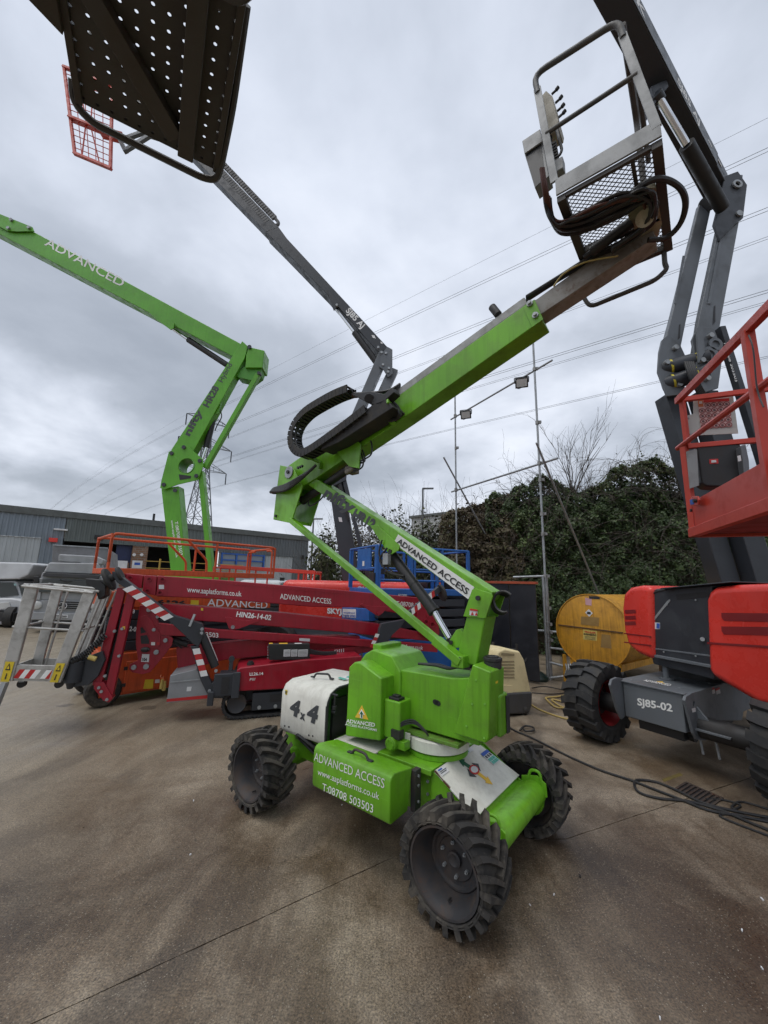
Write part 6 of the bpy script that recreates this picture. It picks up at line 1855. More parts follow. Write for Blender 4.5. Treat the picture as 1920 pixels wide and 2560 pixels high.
# ------------------------------------------------------------------ slate grey and red boom lift on the right
tc_ = gz(1500, 1845)
RF = Fr(tc_, -59)                          # u along the axle, v forwards to the camera
TR = .47
RLf = thing('boom_lift', 'big slate grey boom lift with red cowls and chunky tyres at right', 'boom lift', RF.W(.76, -1, 0))
def lug_wheel(a, b, par, face):
    c = RF.W(a, b, TR); ax = RF.u * face
    wd = .40; h = wd / 2
    wp = bpy.data.objects.new('wheel', None); COL.objects.link(wp); wp.parent = par
    mb = MB()
    R0 = TR - .035
    mb.lathe(c, ax, [(-h * .8, .26), (-h, .31), (-h * 1.03, R0 - .07), (-h * .93, R0 - .01), (-h * .5, R0), (h * .5, R0), (h * .93, R0 - .01), (h * 1.03, R0 - .07), (h, .31), (h * .8, .26)], 48, close=True)
    e1, e2 = perp(ax)
    def pt(th, hh, r): return c + ax * hh + e1 * (r * math.cos(th)) + e2 * (r * math.sin(th))
    n = 17
    for sd in (-1, 1):
        for i in range(n):
            t0 = 2 * math.pi * (i + (.5 if sd > 0 else 0)) / n
            rows = []
            for dt, hh, ra, rb, cw in ((-.02, h * 1.05, R0 - .10, R0 - .085, .07), (.0, h * 1.04, R0 - .04, TR - .01, .095), (.07, h * .60, R0 - .01, TR, .085), (.10, h * .25, R0 - .01, TR, .08), (.10, -h * .02, R0 - .01, TR, .078)):
                tt = t0 + dt; da = cw / 2 / TR
                rows.append([pt(tt - da * 1.1, sd * hh, ra), pt(tt + da * 1.1, sd * hh, ra), pt(tt + da, sd * hh, rb), pt(tt - da, sd * hh, rb)])
            vs = [q for r_ in rows for q in r_]; fs = [(0, 1, 2, 3)]
            for k in range(len(rows) - 1):
                for j in range(4): fs.append((k * 4 + j, k * 4 + (j + 1) % 4, k * 4 + 4 + (j + 1) % 4, k * 4 + 4 + j))
            fs.append(tuple(4 * (len(rows) - 1) + j for j in range(4)))
            mb.add(vs, fs)
    mb.build('tyre', 'rubber2', wp, smooth=30)
    mb = MB(); mb.lathe(c, ax, [(h * .8, .262), (h * .92, .27), (h * .8, .245), (h * .1, .225), (-h * .3, .20), (-h * .3, 0)], 40, cap=False)
    mb.lathe(c, ax, [(-h * .8, .262), (-h * .92, .27), (-h * .8, .245), (-h * .4, .225), (-h * .38, 0)], 40, cap=False)
    mb.build('rim', paint('deep_red_rim', (.28, .012, .016), .4, .3), wp)
    mb = MB(); mb.cyl(c - ax * h * .3, c + ax * h * .9, .11, .10, n=20); mb.cyl(c - ax * h * .3, c + ax * h * .2, .17, n=20); mb.build('hub', 'black', wp)
lug_wheel(0, 0, RLf, 1); lug_wheel(1.84, 0, RLf, -1); lug_wheel(0, -2.6, RLf, 1); lug_wheel(1.84, -2.6, RLf, -1)
mb = MB(); mb.fbox(RF, .46, 1.07, -2.4, .21, .42, .80); chs = mb.build('chassis', 'sjgrey', RLf, bevel=.008)
mb = MB(); mb.fbox(RF, .40, 1.10, -1.15, .23, .802, .815); tp = mb.build('chassis_lid', 'sjgrey', RLf, bevel=.003)
mb = MB(); mb.fbox(RF, .84, .96, -.42, -.40, .8155, .8175); mb.build('lid_slot', 'blackl', tp)
mb = MB()
for a, b in ((.5, -.8), (.5, .1), (.95, -.02), (1.02, -.6)): mb.cyl(RF.W(a, b, .815), RF.W(a, b, .822), .012, n=8)
mb.build('lid_bolts', 'galv', tp)
text('ADVANCED', gz(1608, 1703, .817), gz(1675, 1716, .817), gz(1614, 1699, .817), 'whitel', tp, .02)
sticker([gz(1640, 1704, .817), gz(1662, 1710, .817), gz(1656, 1704, .817)], 'gold', tp)
text('SJ85-02', RF.b(1594, 1762, .21), RF.b(1682, 1779, .21), RF.b(1593, 1744, .21), 'whitel', chs, .03)
mb = MB(); mb.prism([RF.a(x, y, .42) for x, y in ((1520, 1712), (1524, 1698), (1536, 1692), (1551, 1695), (1558, 1788), (1549, 1797), (1538, 1775))], RF.u * .03); mb.build('towing_plate', 'sjgrey', RLf, bevel=.006)
mb = MB(); mb.plate_hole([RF.a(x, y, 1.10) for x, y in ((1705, 1750), (1707, 1740), (1722, 1731), (1772, 1716), (1778, 1822), (1757, 1849), (1735, 1847), (1726, 1830))], RF.a(1727, 1758, 1.10), .028, RF.u * .03); mb.build('towing_plate', 'sjgrey', RLf, bevel=.004)
q = RF.a(1535, 1712, .415); mb = MB(); mb.lathe(q - RF.u * .004, -RF.u, [(0, .03), (.006, .03), (.006, .045), (0, .045)], 18, close=True); mb.build('lashing_ring', 'galv', RLf)
sticker([RF.a(1729, 1772, 1.135), RF.a(1738, 1769, 1.135), RF.a(1739, 1779, 1.135), RF.a(1731, 1781, 1.135)], 'paper', RLf)
mb = MB(); mb.prism([RF.a(x, y, 1.075) for x, y in ((1772, 1716), (1850, 1694), (1868, 1695), (1850, 1800), (1800, 1800), (1778, 1822))], RF.u * .02); sp_ = mb.build('side_plate', 'sjgrey', RLf, bevel=.004)
for x0, x1 in ((1773, 1785), (1788, 1798)):
    sticker([RF.a(x0, 1722, 1.098), RF.a(x1, 1718, 1.098), RF.a(x1 + 3, 1733, 1.098), RF.a(x0 + 3, 1736, 1.098)], 'paper', sp_)
    sticker([RF.a(x0, 1722, 1.101), RF.a(x1, 1718, 1.101), RF.a(x1 + 1, 1723, 1.101), RF.a(x0 + 1, 1727, 1.101)], 'redl', sp_)
# axle arm with curved gusset
P = [RF.W(1.08 + .30 * t, .06, .50 + .26 * (1 - t) ** 2.2) for t in np.linspace(0, 1, 10)] + [RF.W(1.40, .06, .46), RF.W(1.08, .06, .46)]
mb = MB(); mb.prism(P, -RF.v * .03); mb.build('axle_gusset', 'sjgrey', RLf)
mb = MB(); mb.fbox(RF, 1.06, 1.42, -.16, .14, .455, .475); mb.build('axle_shelf', 'sjgrey', RLf, bevel=.004)
mb = MB()
for a in (1.18, 1.32): mb.cyl(RF.W(a, .08, .475), RF.W(a, .08, .49), .018, n=6)
mb.build('shelf_bolts', 'galv', RLf)
for a in (1.12, 1.26):
    mb = MB(); mb.cyl(RF.W(a, .0, .20), RF.W(a - .03, .0, .455), .012, n=8); mb.build('steer_rod', 'galv', RLf)
mb = MB(); mb.cyl(RF.W(.12, 0, TR), RF.W(1.7, 0, TR), .11, n=18); mb.cyl(RF.W(.5, -.05, .34), RF.W(1.05, -.05, .34), .06, n=12); mb.build('axle', 'black', RLf)
mb = MB(); mb.cyl(RF.W(.12, -2.6, TR), RF.W(1.40, -2.6, TR), .11, n=18); mb.build('axle', 'black', RLf)
mb = MB(); mb.fbox(RF, .55, 1.0, -1.2, .1, .30, .42); mb.build('belly_pan', 'black', RLf)
# turntable
p1_, p2_ = gz(1768, 1700, .95), gz(1652, 1672, .95)
TF = Fr(p2_, u=p2_ - p1_)
def tf(pts, b): return [TF.b(x, y, b) for x, y in pts]
mb = MB(); mb.prism(tf([(1628, 1466), (1600, 1463), (1572, 1468), (1556, 1484), (1552, 1520), (1557, 1575), (1567, 1614), (1592, 1634), (1632, 1651)], 0), TF.v * 1.15)
lc = mb.build('tail_cowl', 'sjred', RLf, bevel=.07, seg=5)
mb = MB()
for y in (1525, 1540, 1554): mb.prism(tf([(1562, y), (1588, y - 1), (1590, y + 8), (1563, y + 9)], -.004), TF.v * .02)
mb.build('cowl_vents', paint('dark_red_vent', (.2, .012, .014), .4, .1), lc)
mb = MB(); mb.prism(tf([(1612, 1484), (1640, 1472), (1780, 1462), (1785, 1700), (1632, 1660), (1618, 1600)], .05), TF.v * .9); mp_ = mb.build('service_panel', 'sjdark', RLf, bevel=.02)
mb = MB(); mb.tube(bez([TF.b(x, y, .05) for x, y in ((1636, 1648), (1629, 1600), (1629, 1500), (1640, 1480), (1666, 1474))], 6), .012, 6); mb.build('panel_seal', 'black', mp_)
for y in (1520,):
    mb = MB(); mb.prism(tf([(1668, 1502), (1674, 1498), (1676, 1502), (1632, 1556), (1630, 1550)], .046), TF.v * .003); mb.build('panel_mark', 'galv', mp_)
mb = MB(); mb.prism(tf([(1632, 1556), (1650, 1557), (1650, 1573), (1632, 1572)], .049), -TF.v * .002); mb.build('label_plate', 'paper', mp_)
mb = MB(); mb.prism(tf([(1641.5, 1558), (1649, 1558.5), (1649, 1571.5), (1641.5, 1571)], .046), -TF.v * .002); mb.build('label_plate', 'blues', mp_)
mb = MB(); mb.cyl(TF.b(1756, 1598, .05), TF.b(1756, 1598, .02), .022, n=12); mb.build('panel_latch', 'galv', mp_)
mb = MB(); mb.prism(tf([(1760, 1500), (1768, 1478), (1785, 1466), (1830, 1462), (2050, 1452), (2080, 1800), (1900, 1765), (1800, 1705), (1775, 1692), (1766, 1672), (1764, 1600)], -.02), TF.v * 1.2)
rc_ = mb.build('engine_cowl', 'sjred', RLf, bevel=.09, seg=5)
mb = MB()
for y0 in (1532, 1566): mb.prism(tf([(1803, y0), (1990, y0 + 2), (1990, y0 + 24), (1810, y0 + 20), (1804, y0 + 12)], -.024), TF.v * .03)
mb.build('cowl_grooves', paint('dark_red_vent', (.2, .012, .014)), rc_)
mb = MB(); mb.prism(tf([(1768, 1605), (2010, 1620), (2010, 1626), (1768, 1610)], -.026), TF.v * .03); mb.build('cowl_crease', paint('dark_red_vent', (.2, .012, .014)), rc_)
mb = MB(); mb.beam(TF.b(1640, 1640, .02), TF.b(1790, 1668, .02), .05, .03, ZZ); mb.beam(TF.b(1640, 1622, .06), TF.b(1780, 1640, .06), .03, .02, ZZ); mb.build('turntable_rail', 'sjgrey', RLf, bevel=.004)
mb = MB(); q = TF.b(1663, 1660, .12); mb.cyl((q.x, q.y, .82), (q.x, q.y, 1.05), .035, n=12); mb.cyl((q.x, q.y, .818), (q.x, q.y, .835), .075, n=16); mb.build('stop_post', 'sjgrey', RLf)
mb = MB(); mb.prism(tf([(1650, 1473), (1830, 1456), (1830, 1453), (1650, 1470)], -.03), TF.v * 1.1); mb.build('top_cover', 'sjdark', RLf, bevel=.006)
q = RF.W(.76, -1.1, 0)
mb = MB(); mb.cyl((q.x, q.y, .815), (q.x, q.y, .97), .45, n=36); mb.build('slew_ring', 'black', RLf)
# risers
G6 = Fr((0, 6.6), 0); AW6 = -G6.v
def g6(pts, b=0.): return [G6.b(x, y, b) for x, y in pts]
def leg(name, pts, dep, mat='sjgrey', b=0.): 
    mb = MB(); mb.prism(g6(pts, b), AW6 * dep); return mb.build(name, mat, RLf, bevel=.015)
leg('upper_riser', [(1749, 510), (1779, 517), (1716, 800), (1700, 880), (1655, 880), (1677, 800)], .10)
u2 = leg('upper_riser', [(1825, 436), (1858, 436), (1850, 545), (1803, 800), (1790, 880), (1735, 880), (1747, 800)], .10, b=.2)
leg('lower_riser', [(1664, 985), (1712, 985), (1860, 1480), (1812, 1480)], .30, 'sjdark', .0)
leg('lower_riser', [(1748, 975), (1796, 975), (1955, 1480), (1900, 1480)], .30, 'sjdark', .2)
for pts, b in (([(1655, 850), (1672, 835), (1700, 860), (1714, 890), (1712, 985), (1668, 990), (1645, 930), (1648, 880)], .12), ([(1730, 850), (1745, 815), (1785, 820), (1808, 880), (1796, 970), (1750, 985), (1745, 930)], .32)):
    mb = MB(); mb.prism(g6(pts, b), AW6 * .04); mb.prism(g6(pts, b - .5), AW6 * .04); mb.build('knuckle_plate', 'sjgrey', RLf, bevel=.006)
tape = two('yellow_black_tape', (.60, .50, .04), (.02, .02, .02), 9., (.6, .2, .8), .5)
for p, q in (((1650, 925), (1770, 893)), ((1658, 962), (1768, 928))):
    a, b = G6.b(*p, .0), G6.b(*q, .3)
    mb = MB(); mb.cyl(a, b, .14, n=20); mb.build('knuckle_tube', 'sjdark', RLf)
    for t in (.2, .72):
        mb = MB(); mb.cyl(lerp(a, b, t), lerp(a, b, t + .05), .143, n=20); mb.build('hazard_tape', tape, RLf)
q = G6.b(1773, 888, .34); mb = MB(); mb.lathe(q, G6.v, [(0, .15), (.03, .15), (.03, .08), (-.02, .075), (-.02, 0)], 24); mb.build('tube_end', 'sjgrey', RLf)
q = G6.b(1787, 862, .34); mb = MB(); mb.lathe(q, G6.v, [(0, .12), (.03, .12), (.03, .07), (-.02, .065), (-.02, 0)], 24); mb.build('tube_end', 'sjgrey', RLf)
mb = MB(); mb.prism(g6([(1742, 820), (1756, 812), (1762, 880), (1748, 905)], .4), AW6 * .04); mb.build('knuckle_fin', 'sjgrey', RLf)
for pts in ([(1785, 766), (1788, 763), (1788, 805), (1782, 812)], [(1697, 812), (1701, 810), (1700, 845), (1694, 850)]):
    mb = MB(); mb.prism(g6(pts, .205), G6.v * .004); mb.build('riser_slot', 'blackl', RLf)
mb = MB(); mb.beam(G6.b(1800, 820, .3), G6.b(1935, 1250, .3), .10, .13, G6.v); lk3 = mb.build('riser_link', 'sjdark', RLf, bevel=.008)
text('T:08708 503503', G6.b(1808, 855, .355), G6.b(1838, 955, .355), G6.b(1816, 853, .355), 'whitel', lk3, .01)
# main boom reaching up and over the yard
P0 = yp(1790, 470, 6.6); P1 = yp(1520, -40, 4.6)
dB = (P1 - P0).normalized()
P1 = P1 + dB * 3.0
sdv = Vector((-dB.y, dB.x, 0)).normalized()
if sdv.dot(CC - P0) < 0: sdv = -sdv
upb = sdv.cross(dB).normalized()
if upb.z < 0: upb = -upb
BWid, BHt = .38, .38
mb = MB(); mb.box(P0 - sdv * BWid / 2 - upb * BHt / 2, sdv * BWid, P1 - P0, upb * BHt); mbm = mb.build('main_boom', 'sjdark', RLf, bevel=.02)
mb = MB(); mb.box(P0 + dB * .5 + sdv * (BWid / 2 + .002) - upb * BHt * .48, sdv * .006, dB * 6, upb * BHt * .96); fc = mb.build('boom_side', 'sjgrey', mbm)
fo = P0 + sdv * (BWid / 2 + .008)
def bt(s, d0, d1, h0, h1):
    text(s, fo + dB * d1 + upb * (BHt * h1), fo + dB * d0 + upb * (BHt * h1), fo + dB * d1 + upb * (BHt * h0), 'whitel', mbm, .03, off=.003)
def bt2(s, d0, d1, h0, h1):
    """reads from the high end to the low end, letter tops on the outer side"""
    text(s, fo + dB * d0 + upb * (BHt * h0), fo + dB * d1 + upb * (BHt * h0), fo + dB * d0 + upb * (BHt * h1), 'whitel', mbm, .03, off=.003)
def dpar(px, py):
    """distance along the boom side of a picture point"""
    nrm_ = sdv; P = pl(px, py, fo, nrm_); return (P - fo).dot(dB), (P - fo).dot(upb) / BHt
d0, h0 = dpar(1690, 225); d1, h1 = dpar(1748, 322)
bt2('SJ85 AJ', d0, d1, -.28, .22)
d0, h0 = dpar(1440, -190); d1, h1 = dpar(1608, 82)
bt2('SKYJACK', d0, d1, -.30, .28)
mb = MB()
for px, py in ((1775, 370), (1800, 410)):
    d_, h_ = dpar(px, py); q = fo + dB * d_ + upb * 0; mb.cbox(q, dB * .16, sdv * .006, upb * .05)
mb.build('boom_slot', 'whitel', mbm)
q0, q1, q2 = yp(1644, 240, 5.3), yp(1716, 362, 5.55), yp(1806, 520, 6.3)
mb = MB(); mb.cyl(q0, q1, .06, n=16); mb.build('cylinder_rod', 'chrome', RLf)
mb = MB(); mb.cyl(q1, q2, .115, n=20); mb.build('lift_cylinder', 'black', RLf)
mb = MB(); mb.cyl(q0 - dB * .1, q0 + dB * .05, .09, n=14); mb.prism([yp(x, y, 5.3) for x, y in ((1628, 215), (1668, 198), (1672, 215), (1640, 255))], (0, .35, 0)); mb.build('cylinder_lug', 'sjdark', RLf, bevel=.01)
mb = MB(); 
for b in (.25, -.3): mb.prism(g6([(1800, 500), (1812, 440), (1845, 428), (1868, 462), (1858, 545), (1838, 560), (1800, 600), (1785, 560)], b), AW6 * .05)
mb.build('elbow_plate', 'sjdark', RLf, bevel=.006)
mb = MB(); q = G6.b(1842, 462, .26); mb.lathe(q, G6.v, [(0, .09), (.03, .09), (.03, .05), (0, .045), (0, 0)], 20); q = G6.b(1847, 535, .26); mb.lathe(q, G6.v, [(0, .06), (.03, .06), (.03, 0)], 16); mb.build('pivot_boss', 'galv', RLf)
mb = MB(); mb.cyl(G6.b(1764, 512, .05), G6.b(1830, 480, -.1), .14, n=20); mb.build('elbow_tube', 'sjdark', RLf)
mb = MB()
for i in range(5): mb.tube(bez([G6.b(1786 + 6 * i, 452, .1), G6.b(1790 + 6 * i, 475, .14), G6.b(1800 + 4 * i, 495, .1)], 6), .018, 6)
mb.build('elbow_hoses', 'hose', RLf)

# ------------------------------------------------------------------ red work platform hanging at right
pz = 2.3
kc_ = gz(1723, 1344, pz)
l1 = (gz(1920, 1279, pz) - kc_).normalized(); l2 = Vector((-l1.y, l1.x, 0))
if l2.x < 0: l2 = -l2
RP = thing('work_platform', 'red steel work platform with black control box hanging at right', 'work platform', kc_)
def rp(s, t, z=0.): return kc_ + l1 * s + l2 * t + ZZ * z
LL, LW = 1.9, .85
n1v = -l2                                   # outward normal of the long near side
def nside(x, y, off=0.): return pl(x, y, kc_ + l2 * off, l2)
def fside(x, y, off=0.): return pl(x, y, kc_ + l1 * off, l1)
mb = MB(); mb.box(rp(.03, .03, .02), l1 * (LL - .06), l2 * (LW - .06), ZZ * .03); mb.build('floor', paint('dark_red_floor', (.16, .012, .014), .5, .3), RP)
def pbeam(name, p, q, wd, ht, par=RP, up=ZZ, mat='cagered'):
    mb = MB(); mb.beam(p, q, wd, ht, up); return mb.build(name, mat, par, bevel=.004)
pbeam('floor_edge', rp(0, .02, .035), rp(LL, .02, .035), .05, .07); pbeam('floor_edge', rp(.02, 0.05, .035), rp(.02, LW, .035), .05, .07); pbeam('floor_edge', rp(0, LW, .035), rp(LL, LW, .035), .05, .07); pbeam('floor_edge', rp(LL, 0, .035), rp(LL, LW, .035), .05, .07)
tz_ = nside(1735, 1245).z - pz
mb = MB(); mb.box(rp(.05, .03, .072), l1 * (LL - .1), l2 * .01, ZZ * (tz_ - .072)); mb.build('toe_board', 'cagered', RP, bevel=.003)
zt_ = fside(1703, 1003).z - pz; zm_ = fside(1695, 1121).z - pz
pbeam('corner_post', rp(.02, .03, .0), rp(.02, .03, zm_), .045, .045); pbeam('corner_post', rp(.03, .05, zm_), rp(.03, .05, zt_), .035, .035)
p0, p1 = nside(1693, 1003, .03), nside(1938, 752, .03)
pbeam('top_rail', p0, p1 + (p1 - p0) * .5, .04, .05); 
p0, p1 = nside(1694, 1121, .03), nside(1938, 940, .03)
mb = MB(); mb.tube([p0, p1 + (p1 - p0) * .5], .02, 8); mb.build('mid_rail', 'cagered', RP)
q0, q1 = nside(1868, 828, .03), nside(1926, 1230, .03)
pbeam('rail_post', q0, Vector((q0.x, q0.y, pz)), .05, .05, up=l1)
for z in (zm_, zt_):
    pbeam('end_rail', rp(.03, .05, z), rp(.03, LW, z), .035, .04)
pbeam('corner_post', rp(.02, LW - .03, 0), rp(.02, LW - .03, zt_), .045, .045)
pbeam('rail_post', rp(LL - .03, .03, 0), rp(LL - .03, .03, zt_ + .2), .045, .045); pbeam('rail_post', rp(LL - .03, LW - .03, 0), rp(LL - .03, LW - .03, zt_ + .2), .045, .045)
pbeam('top_rail', rp(0, LW - .02, zt_), rp(LL, LW - .02, zt_), .04, .05)
mb = MB(); mb.prism([fside(x, y, -.02) for x, y in ((1733, 998), (1832, 990), (1845, 1084), (1722, 1090), (1716, 1040), (1733, 1035))], l1 * .006); sb_ = mb.build('sign_plate', paint('brushed_plate', (.40, .40, .38), .5, .3, (.2, .18, .15)), RP)
sgp = [fside(x, y, -.013) for x, y in ((1744, 1001), (1822, 996), (1830, 1066), (1752, 1072))]
sticker(sgp, paint('pink_print', (.62, .42, .40), .5, .1, bump=0), sb_)
def sgq(s, t): return (sgp[0] * (1 - s) + sgp[1] * s) * (1 - t) + (sgp[3] * (1 - s) + sgp[2] * s) * t + l1 * .003
sticker([sgq(.18, 0), sgq(1, 0), sgq(1, .1), sgq(.18, .1)], 'redl', sb_); sticker([sgq(0, 0), sgq(.16, 0), sgq(.16, .24), sgq(0, .24)], paint('orange_print', (.5, .13, .03), .5, .1, bump=0), sb_)
sticker([sgq(.03, .05) + l1 * .003, sgq(.13, .05) + l1 * .003, sgq(.13, .14) + l1 * .003, sgq(.03, .14) + l1 * .003], 'paper', sb_)
for r_ in range(5):
    for c_ in range(5):
        if r_ == 0 and c_ == 0: continue
        cen = sgq(.1 + .2 * c_, .2 + .185 * r_); ex = (sgp[1] - sgp[0]).normalized(); ey = (sgp[3] - sgp[0]).normalized()
        mb = MB()
        ring = [(math.cos(t), math.sin(t)) for t in np.linspace(0, 2 * math.pi, 13)[:-1]]
        vs = [cen + ex * (.022 * a) + ey * (.022 * b) + l1 * .003 for a, b in ring] + [cen + ex * (.016 * a) + ey * (.016 * b) + l1 * .003 for a, b in ring]
        mb.add(vs, [(i, (i + 1) % 12, 12 + (i + 1) % 12, 12 + i) for i in range(12)])
        mb.add([cen + ex * -.015 + ey * -.012 + l1 * .003, cen + ex * -.012 + ey * -.015 + l1 * .003, cen + ex * .015 + ey * .012 + l1 * .003, cen + ex * .012 + ey * .015 + l1 * .003], [(0, 1, 2, 3)])
        mb.build('prohibition_mark', paint('dark_red_print', (.22, .04, .04), .5, .1, bump=0), sb_, smooth=0)
        mb = MB(); mb.add([cen + ex * (.010 * math.cos(t)) + ey * (.011 * math.sin(t)) + l1 * .002 for t in (.3, 1.4, 2.6, 3.9, 5.2)], [(0, 1, 2, 3, 4)]); mb.build('pictogram', 'greyl', sb_, smooth=0)
for y in (1045, 1083): 
    q = fside(1720 + (y - 1045) * .1, y, -.014); mb = MB(); mb.cyl(q, q + l1 * .012, .008, n=8); mb.build('sign_bolt', 'galv', sb_)
mb = MB(); mb.prism([fside(x, y, -.1) for x, y in ((1726, 1130), (1735, 1124), (1790, 1120), (1832, 1124), (1836, 1140), (1848, 1215), (1800, 1228), (1750, 1226), (1738, 1218))], l1 * .14); kb2 = mb.build('control_box', 'black', RP, bevel=.015)
sticker([fside(1773, 1148, .041), fside(1795, 1147, .041), fside(1796, 1159, .041), fside(1774, 1160, .041)], 'redl', kb2)
sticker([fside(1778, 1151, .045), fside(1790, 1150, .045), fside(1790.5, 1156, .045), fside(1778.5, 1157, .045)], 'paper', kb2)
mb = MB(); mb.prism([fside(x, y, .06) for x, y in ((1715, 1130), (1740, 1125), (1745, 1215), (1724, 1222))], l1 * .02); mb.build('box_bracket', 'steelgrey', RP)
mb = MB(); mb.prism([fside(x, y, .02) for x, y in ((1836, 1124), (1850, 1120), (1858, 1160), (1860, 1205), (1848, 1212))], l1 * .1); cs = mb.build('console_wing', 'sjgrey', RP, bevel=.01)
sticker([fside(1843, 1140, .122), fside(1851, 1138, .122), fside(1853, 1152, .122), fside(1845, 1154, .122)], 'paper', cs)
mb = MB(); mb.prism([nside(x, y, .0) for x, y in ((1728, 1248), (1736, 1240), (1748, 1240), (1752, 1250), (1750, 1262), (1730, 1266))], -l2 * .012); lt = mb.build('latch_plate', 'cagered', RP, bevel=.004)
sticker([nside(1725, 1250, -.013), nside(1734, 1247, -.013), nside(1736, 1260, -.013), nside(1727, 1262, -.013)], 'blues', lt)
q = nside(1741, 1252, -.013); mb = MB(); mb.cyl(q, q - l2 * .02, .014, n=10); q = nside(1730, 1276, 0); mb.cyl(q, q - l2 * .012, .012, n=8); mb.build('latch_bolt', 'black', lt)
mb = MB(); q = nside(1872, 838, -.01); mb.tube(bez([q, q - ZZ * .1 + l1 * .02, q - ZZ * .3 + l1 * .0, q - ZZ * .42 + l1 * .03], 6), .004, 5); mb.build('lanyard', 'hose', RP)
# its own jib, leading off to the right
jq = rp(.6, LW + .05, .1)
mb = MB(); mb.beam(jq, jq + Vector((1.4, -.5, -.1)), .2, .22); mb.build('jib', 'sjdark', RP, bevel=.01)

# extra fittings on the turntable and risers
mb = MB(); mb.prism(tf([(1690, 1486), (1772, 1479), (1772, 1492), (1692, 1500)], .046), TF.v * .003); mb.build('panel_slot', 'blackl', mp_)
for x, y in ((1668, 1512), (1740, 1500), (1740, 1640), (1660, 1630)):
    q = TF.b(x, y, .048); mb = MB(); mb.cyl(q, q - TF.v * .008, .010, n=8); mb.build('panel_bolt', 'galv', mp_)
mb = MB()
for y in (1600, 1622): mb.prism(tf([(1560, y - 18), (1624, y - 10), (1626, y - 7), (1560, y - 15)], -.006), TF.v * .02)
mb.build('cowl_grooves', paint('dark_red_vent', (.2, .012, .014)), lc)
mb = MB()
for k in range(5): mb.tube(bez([G6.b(1712 + 5 * k, 905, .36), G6.b(1722 + 5 * k, 935, .42), G6.b(1735 + 4 * k, 965, .40), G6.b(1760 + 4 * k, 1005, .32)], 6), .022, 6)
mb.build('elbow_hoses', 'hose', RLf)
for x, y, b in ((1690, 868, .17), (1668, 905, .17), (1700, 960, .17), (1778, 838, .37), (1770, 945, .37), (1757, 900, .37)):
    q = G6.b(x, y, b); mb = MB(); mb.cyl(q - G6.v * .05, q + G6.v * .02, .045, n=14); mb.build('pivot_pin', 'galv', RLf)
for pts, b in (([(1706, 640), (1712, 640), (1690, 760), (1684, 760)], .005), ([(1806, 560), (1813, 560), (1776, 760), (1768, 760)], .205)):
    mb = MB(); mb.prism(g6(pts, b), G6.v * .01); mb.build('riser_rib', 'sjgrey', RLf)
# ------------------------------------------------------------------ yellow fuel tank
TK = Fr(gz(1470, 1722), 35)
tcz = None
ctr = yp(1478, 1578, 7.9)
YT = thing('fuel_tank', 'ochre yellow cylindrical fuel tank behind the grey lift', 'tank', (ctr.x, ctr.y, 0))
axd = Vector((.80, .60, 0)).normalized()
rad = .70
endn = -axd
mb = MB(); mb.lathe(ctr, axd, [(-.012, 0), (-.012, rad - .03), (0, rad), (2.3, rad), (2.32, 0)], 56); drum = mb.build('drum', 'tank', YT)
mb = MB(); mb.lathe(ctr, axd, [(-.02, rad - .005), (-.02, rad + .012), (.03, rad + .012), (.03, rad - .005)], 56, close=True); mb.build('end_rim', 'tank', drum)
ex = Vector((-axd.y, axd.x, 0)); 
if ex.x < 0: ex = -ex
def te(x, y): return pl(x, y, ctr + axd * -.013, axd)
mb = MB(); p, q = te(1397, 1562), te(1558, 1582); mb.beam(p, q, .02, .035, axd); mb.build('end_seam', paint('rusty_seam', (.10, .05, .02), .8, .5, rust=.5), drum)
sticker([te(1458, 1573), te(1493, 1577), te(1492, 1602), te(1458, 1599)], paint('yellow_label', (.66, .50, .12), .5, .3, bump=0), drum)
text('TRAILER', te(1461, 1581), te(1490, 1584), te(1461, 1577), 'redl', drum, .03, off=.008); text('ENGINEERING', te(1460, 1587), te(1491, 1590.5), te(1460, 1582), 'blackl', drum, .03, off=.008)
for k in range(3): sticker([te(1462, 1590 + 3 * k), te(1489, 1593 + 3 * k), te(1489, 1594 + 3 * k), te(1462, 1591 + 3 * k)], 'greyl', drum, th=.005)
sticker([te(1472, 1523), te(1482, 1533), te(1473, 1542), te(1463, 1531)], 'paper', drum); sticker([te(1468, 1529), te(1477, 1530), te(1477, 1536), te(1468, 1535)], 'blackl', drum, th=.006)
sticker([te(1463, 1494), te(1479, 1497), te(1479, 1514), te(1464, 1512)], paint('pink_label', (.62, .35, .38), .5, .2, bump=0), drum)
sticker([te(1453, 1541), te(1498, 1544), te(1497, 1566), te(1452, 1561)], paint('faded_print', (.28, .17, .05), .7, .5, (.2, .1, .03), bump=0), drum)
sticker([te(1504, 1585), te(1526, 1588), te(1529, 1622), te(1502, 1618)], paint('faded_print', (.28, .17, .05)), drum)
mb = MB(); q = te(1472, 1492); mb.cyl(q + axd * .1, q + axd * .1 + ZZ * .05, .06, n=12); mb.cbox(te(1486, 1494) + axd * .02, ex * .2, axd * .05, ZZ * .05); mb.build('tank_cap', 'black', drum)
for x, y0, y1 in ((1408, 1636, 1690), (1545, 1655, 1690)):
    p, q = te(x, y0), te(x, y1); mb = MB(); mb.beam(p + axd * .04, Vector((p.x, p.y, 0)) + axd * .04, .06, .06); mb.build('tank_leg', 'tank', YT, bevel=.004)
    mb = MB(); mb.beam(p + axd * 2.0, Vector((p.x, p.y, 0)) + axd * 2.0, .06, .06); mb.build('tank_leg', 'tank', YT, bevel=.004)
for s in (-1, 1):
    mb = MB(); p = ctr + ex * (.42 * s) - ZZ * .62; mb.beam(p + axd * .0, p + axd * 2.2, .08, .12); mb.build('tank_cradle', 'tank', YT, bevel=.005)
mb = MB()
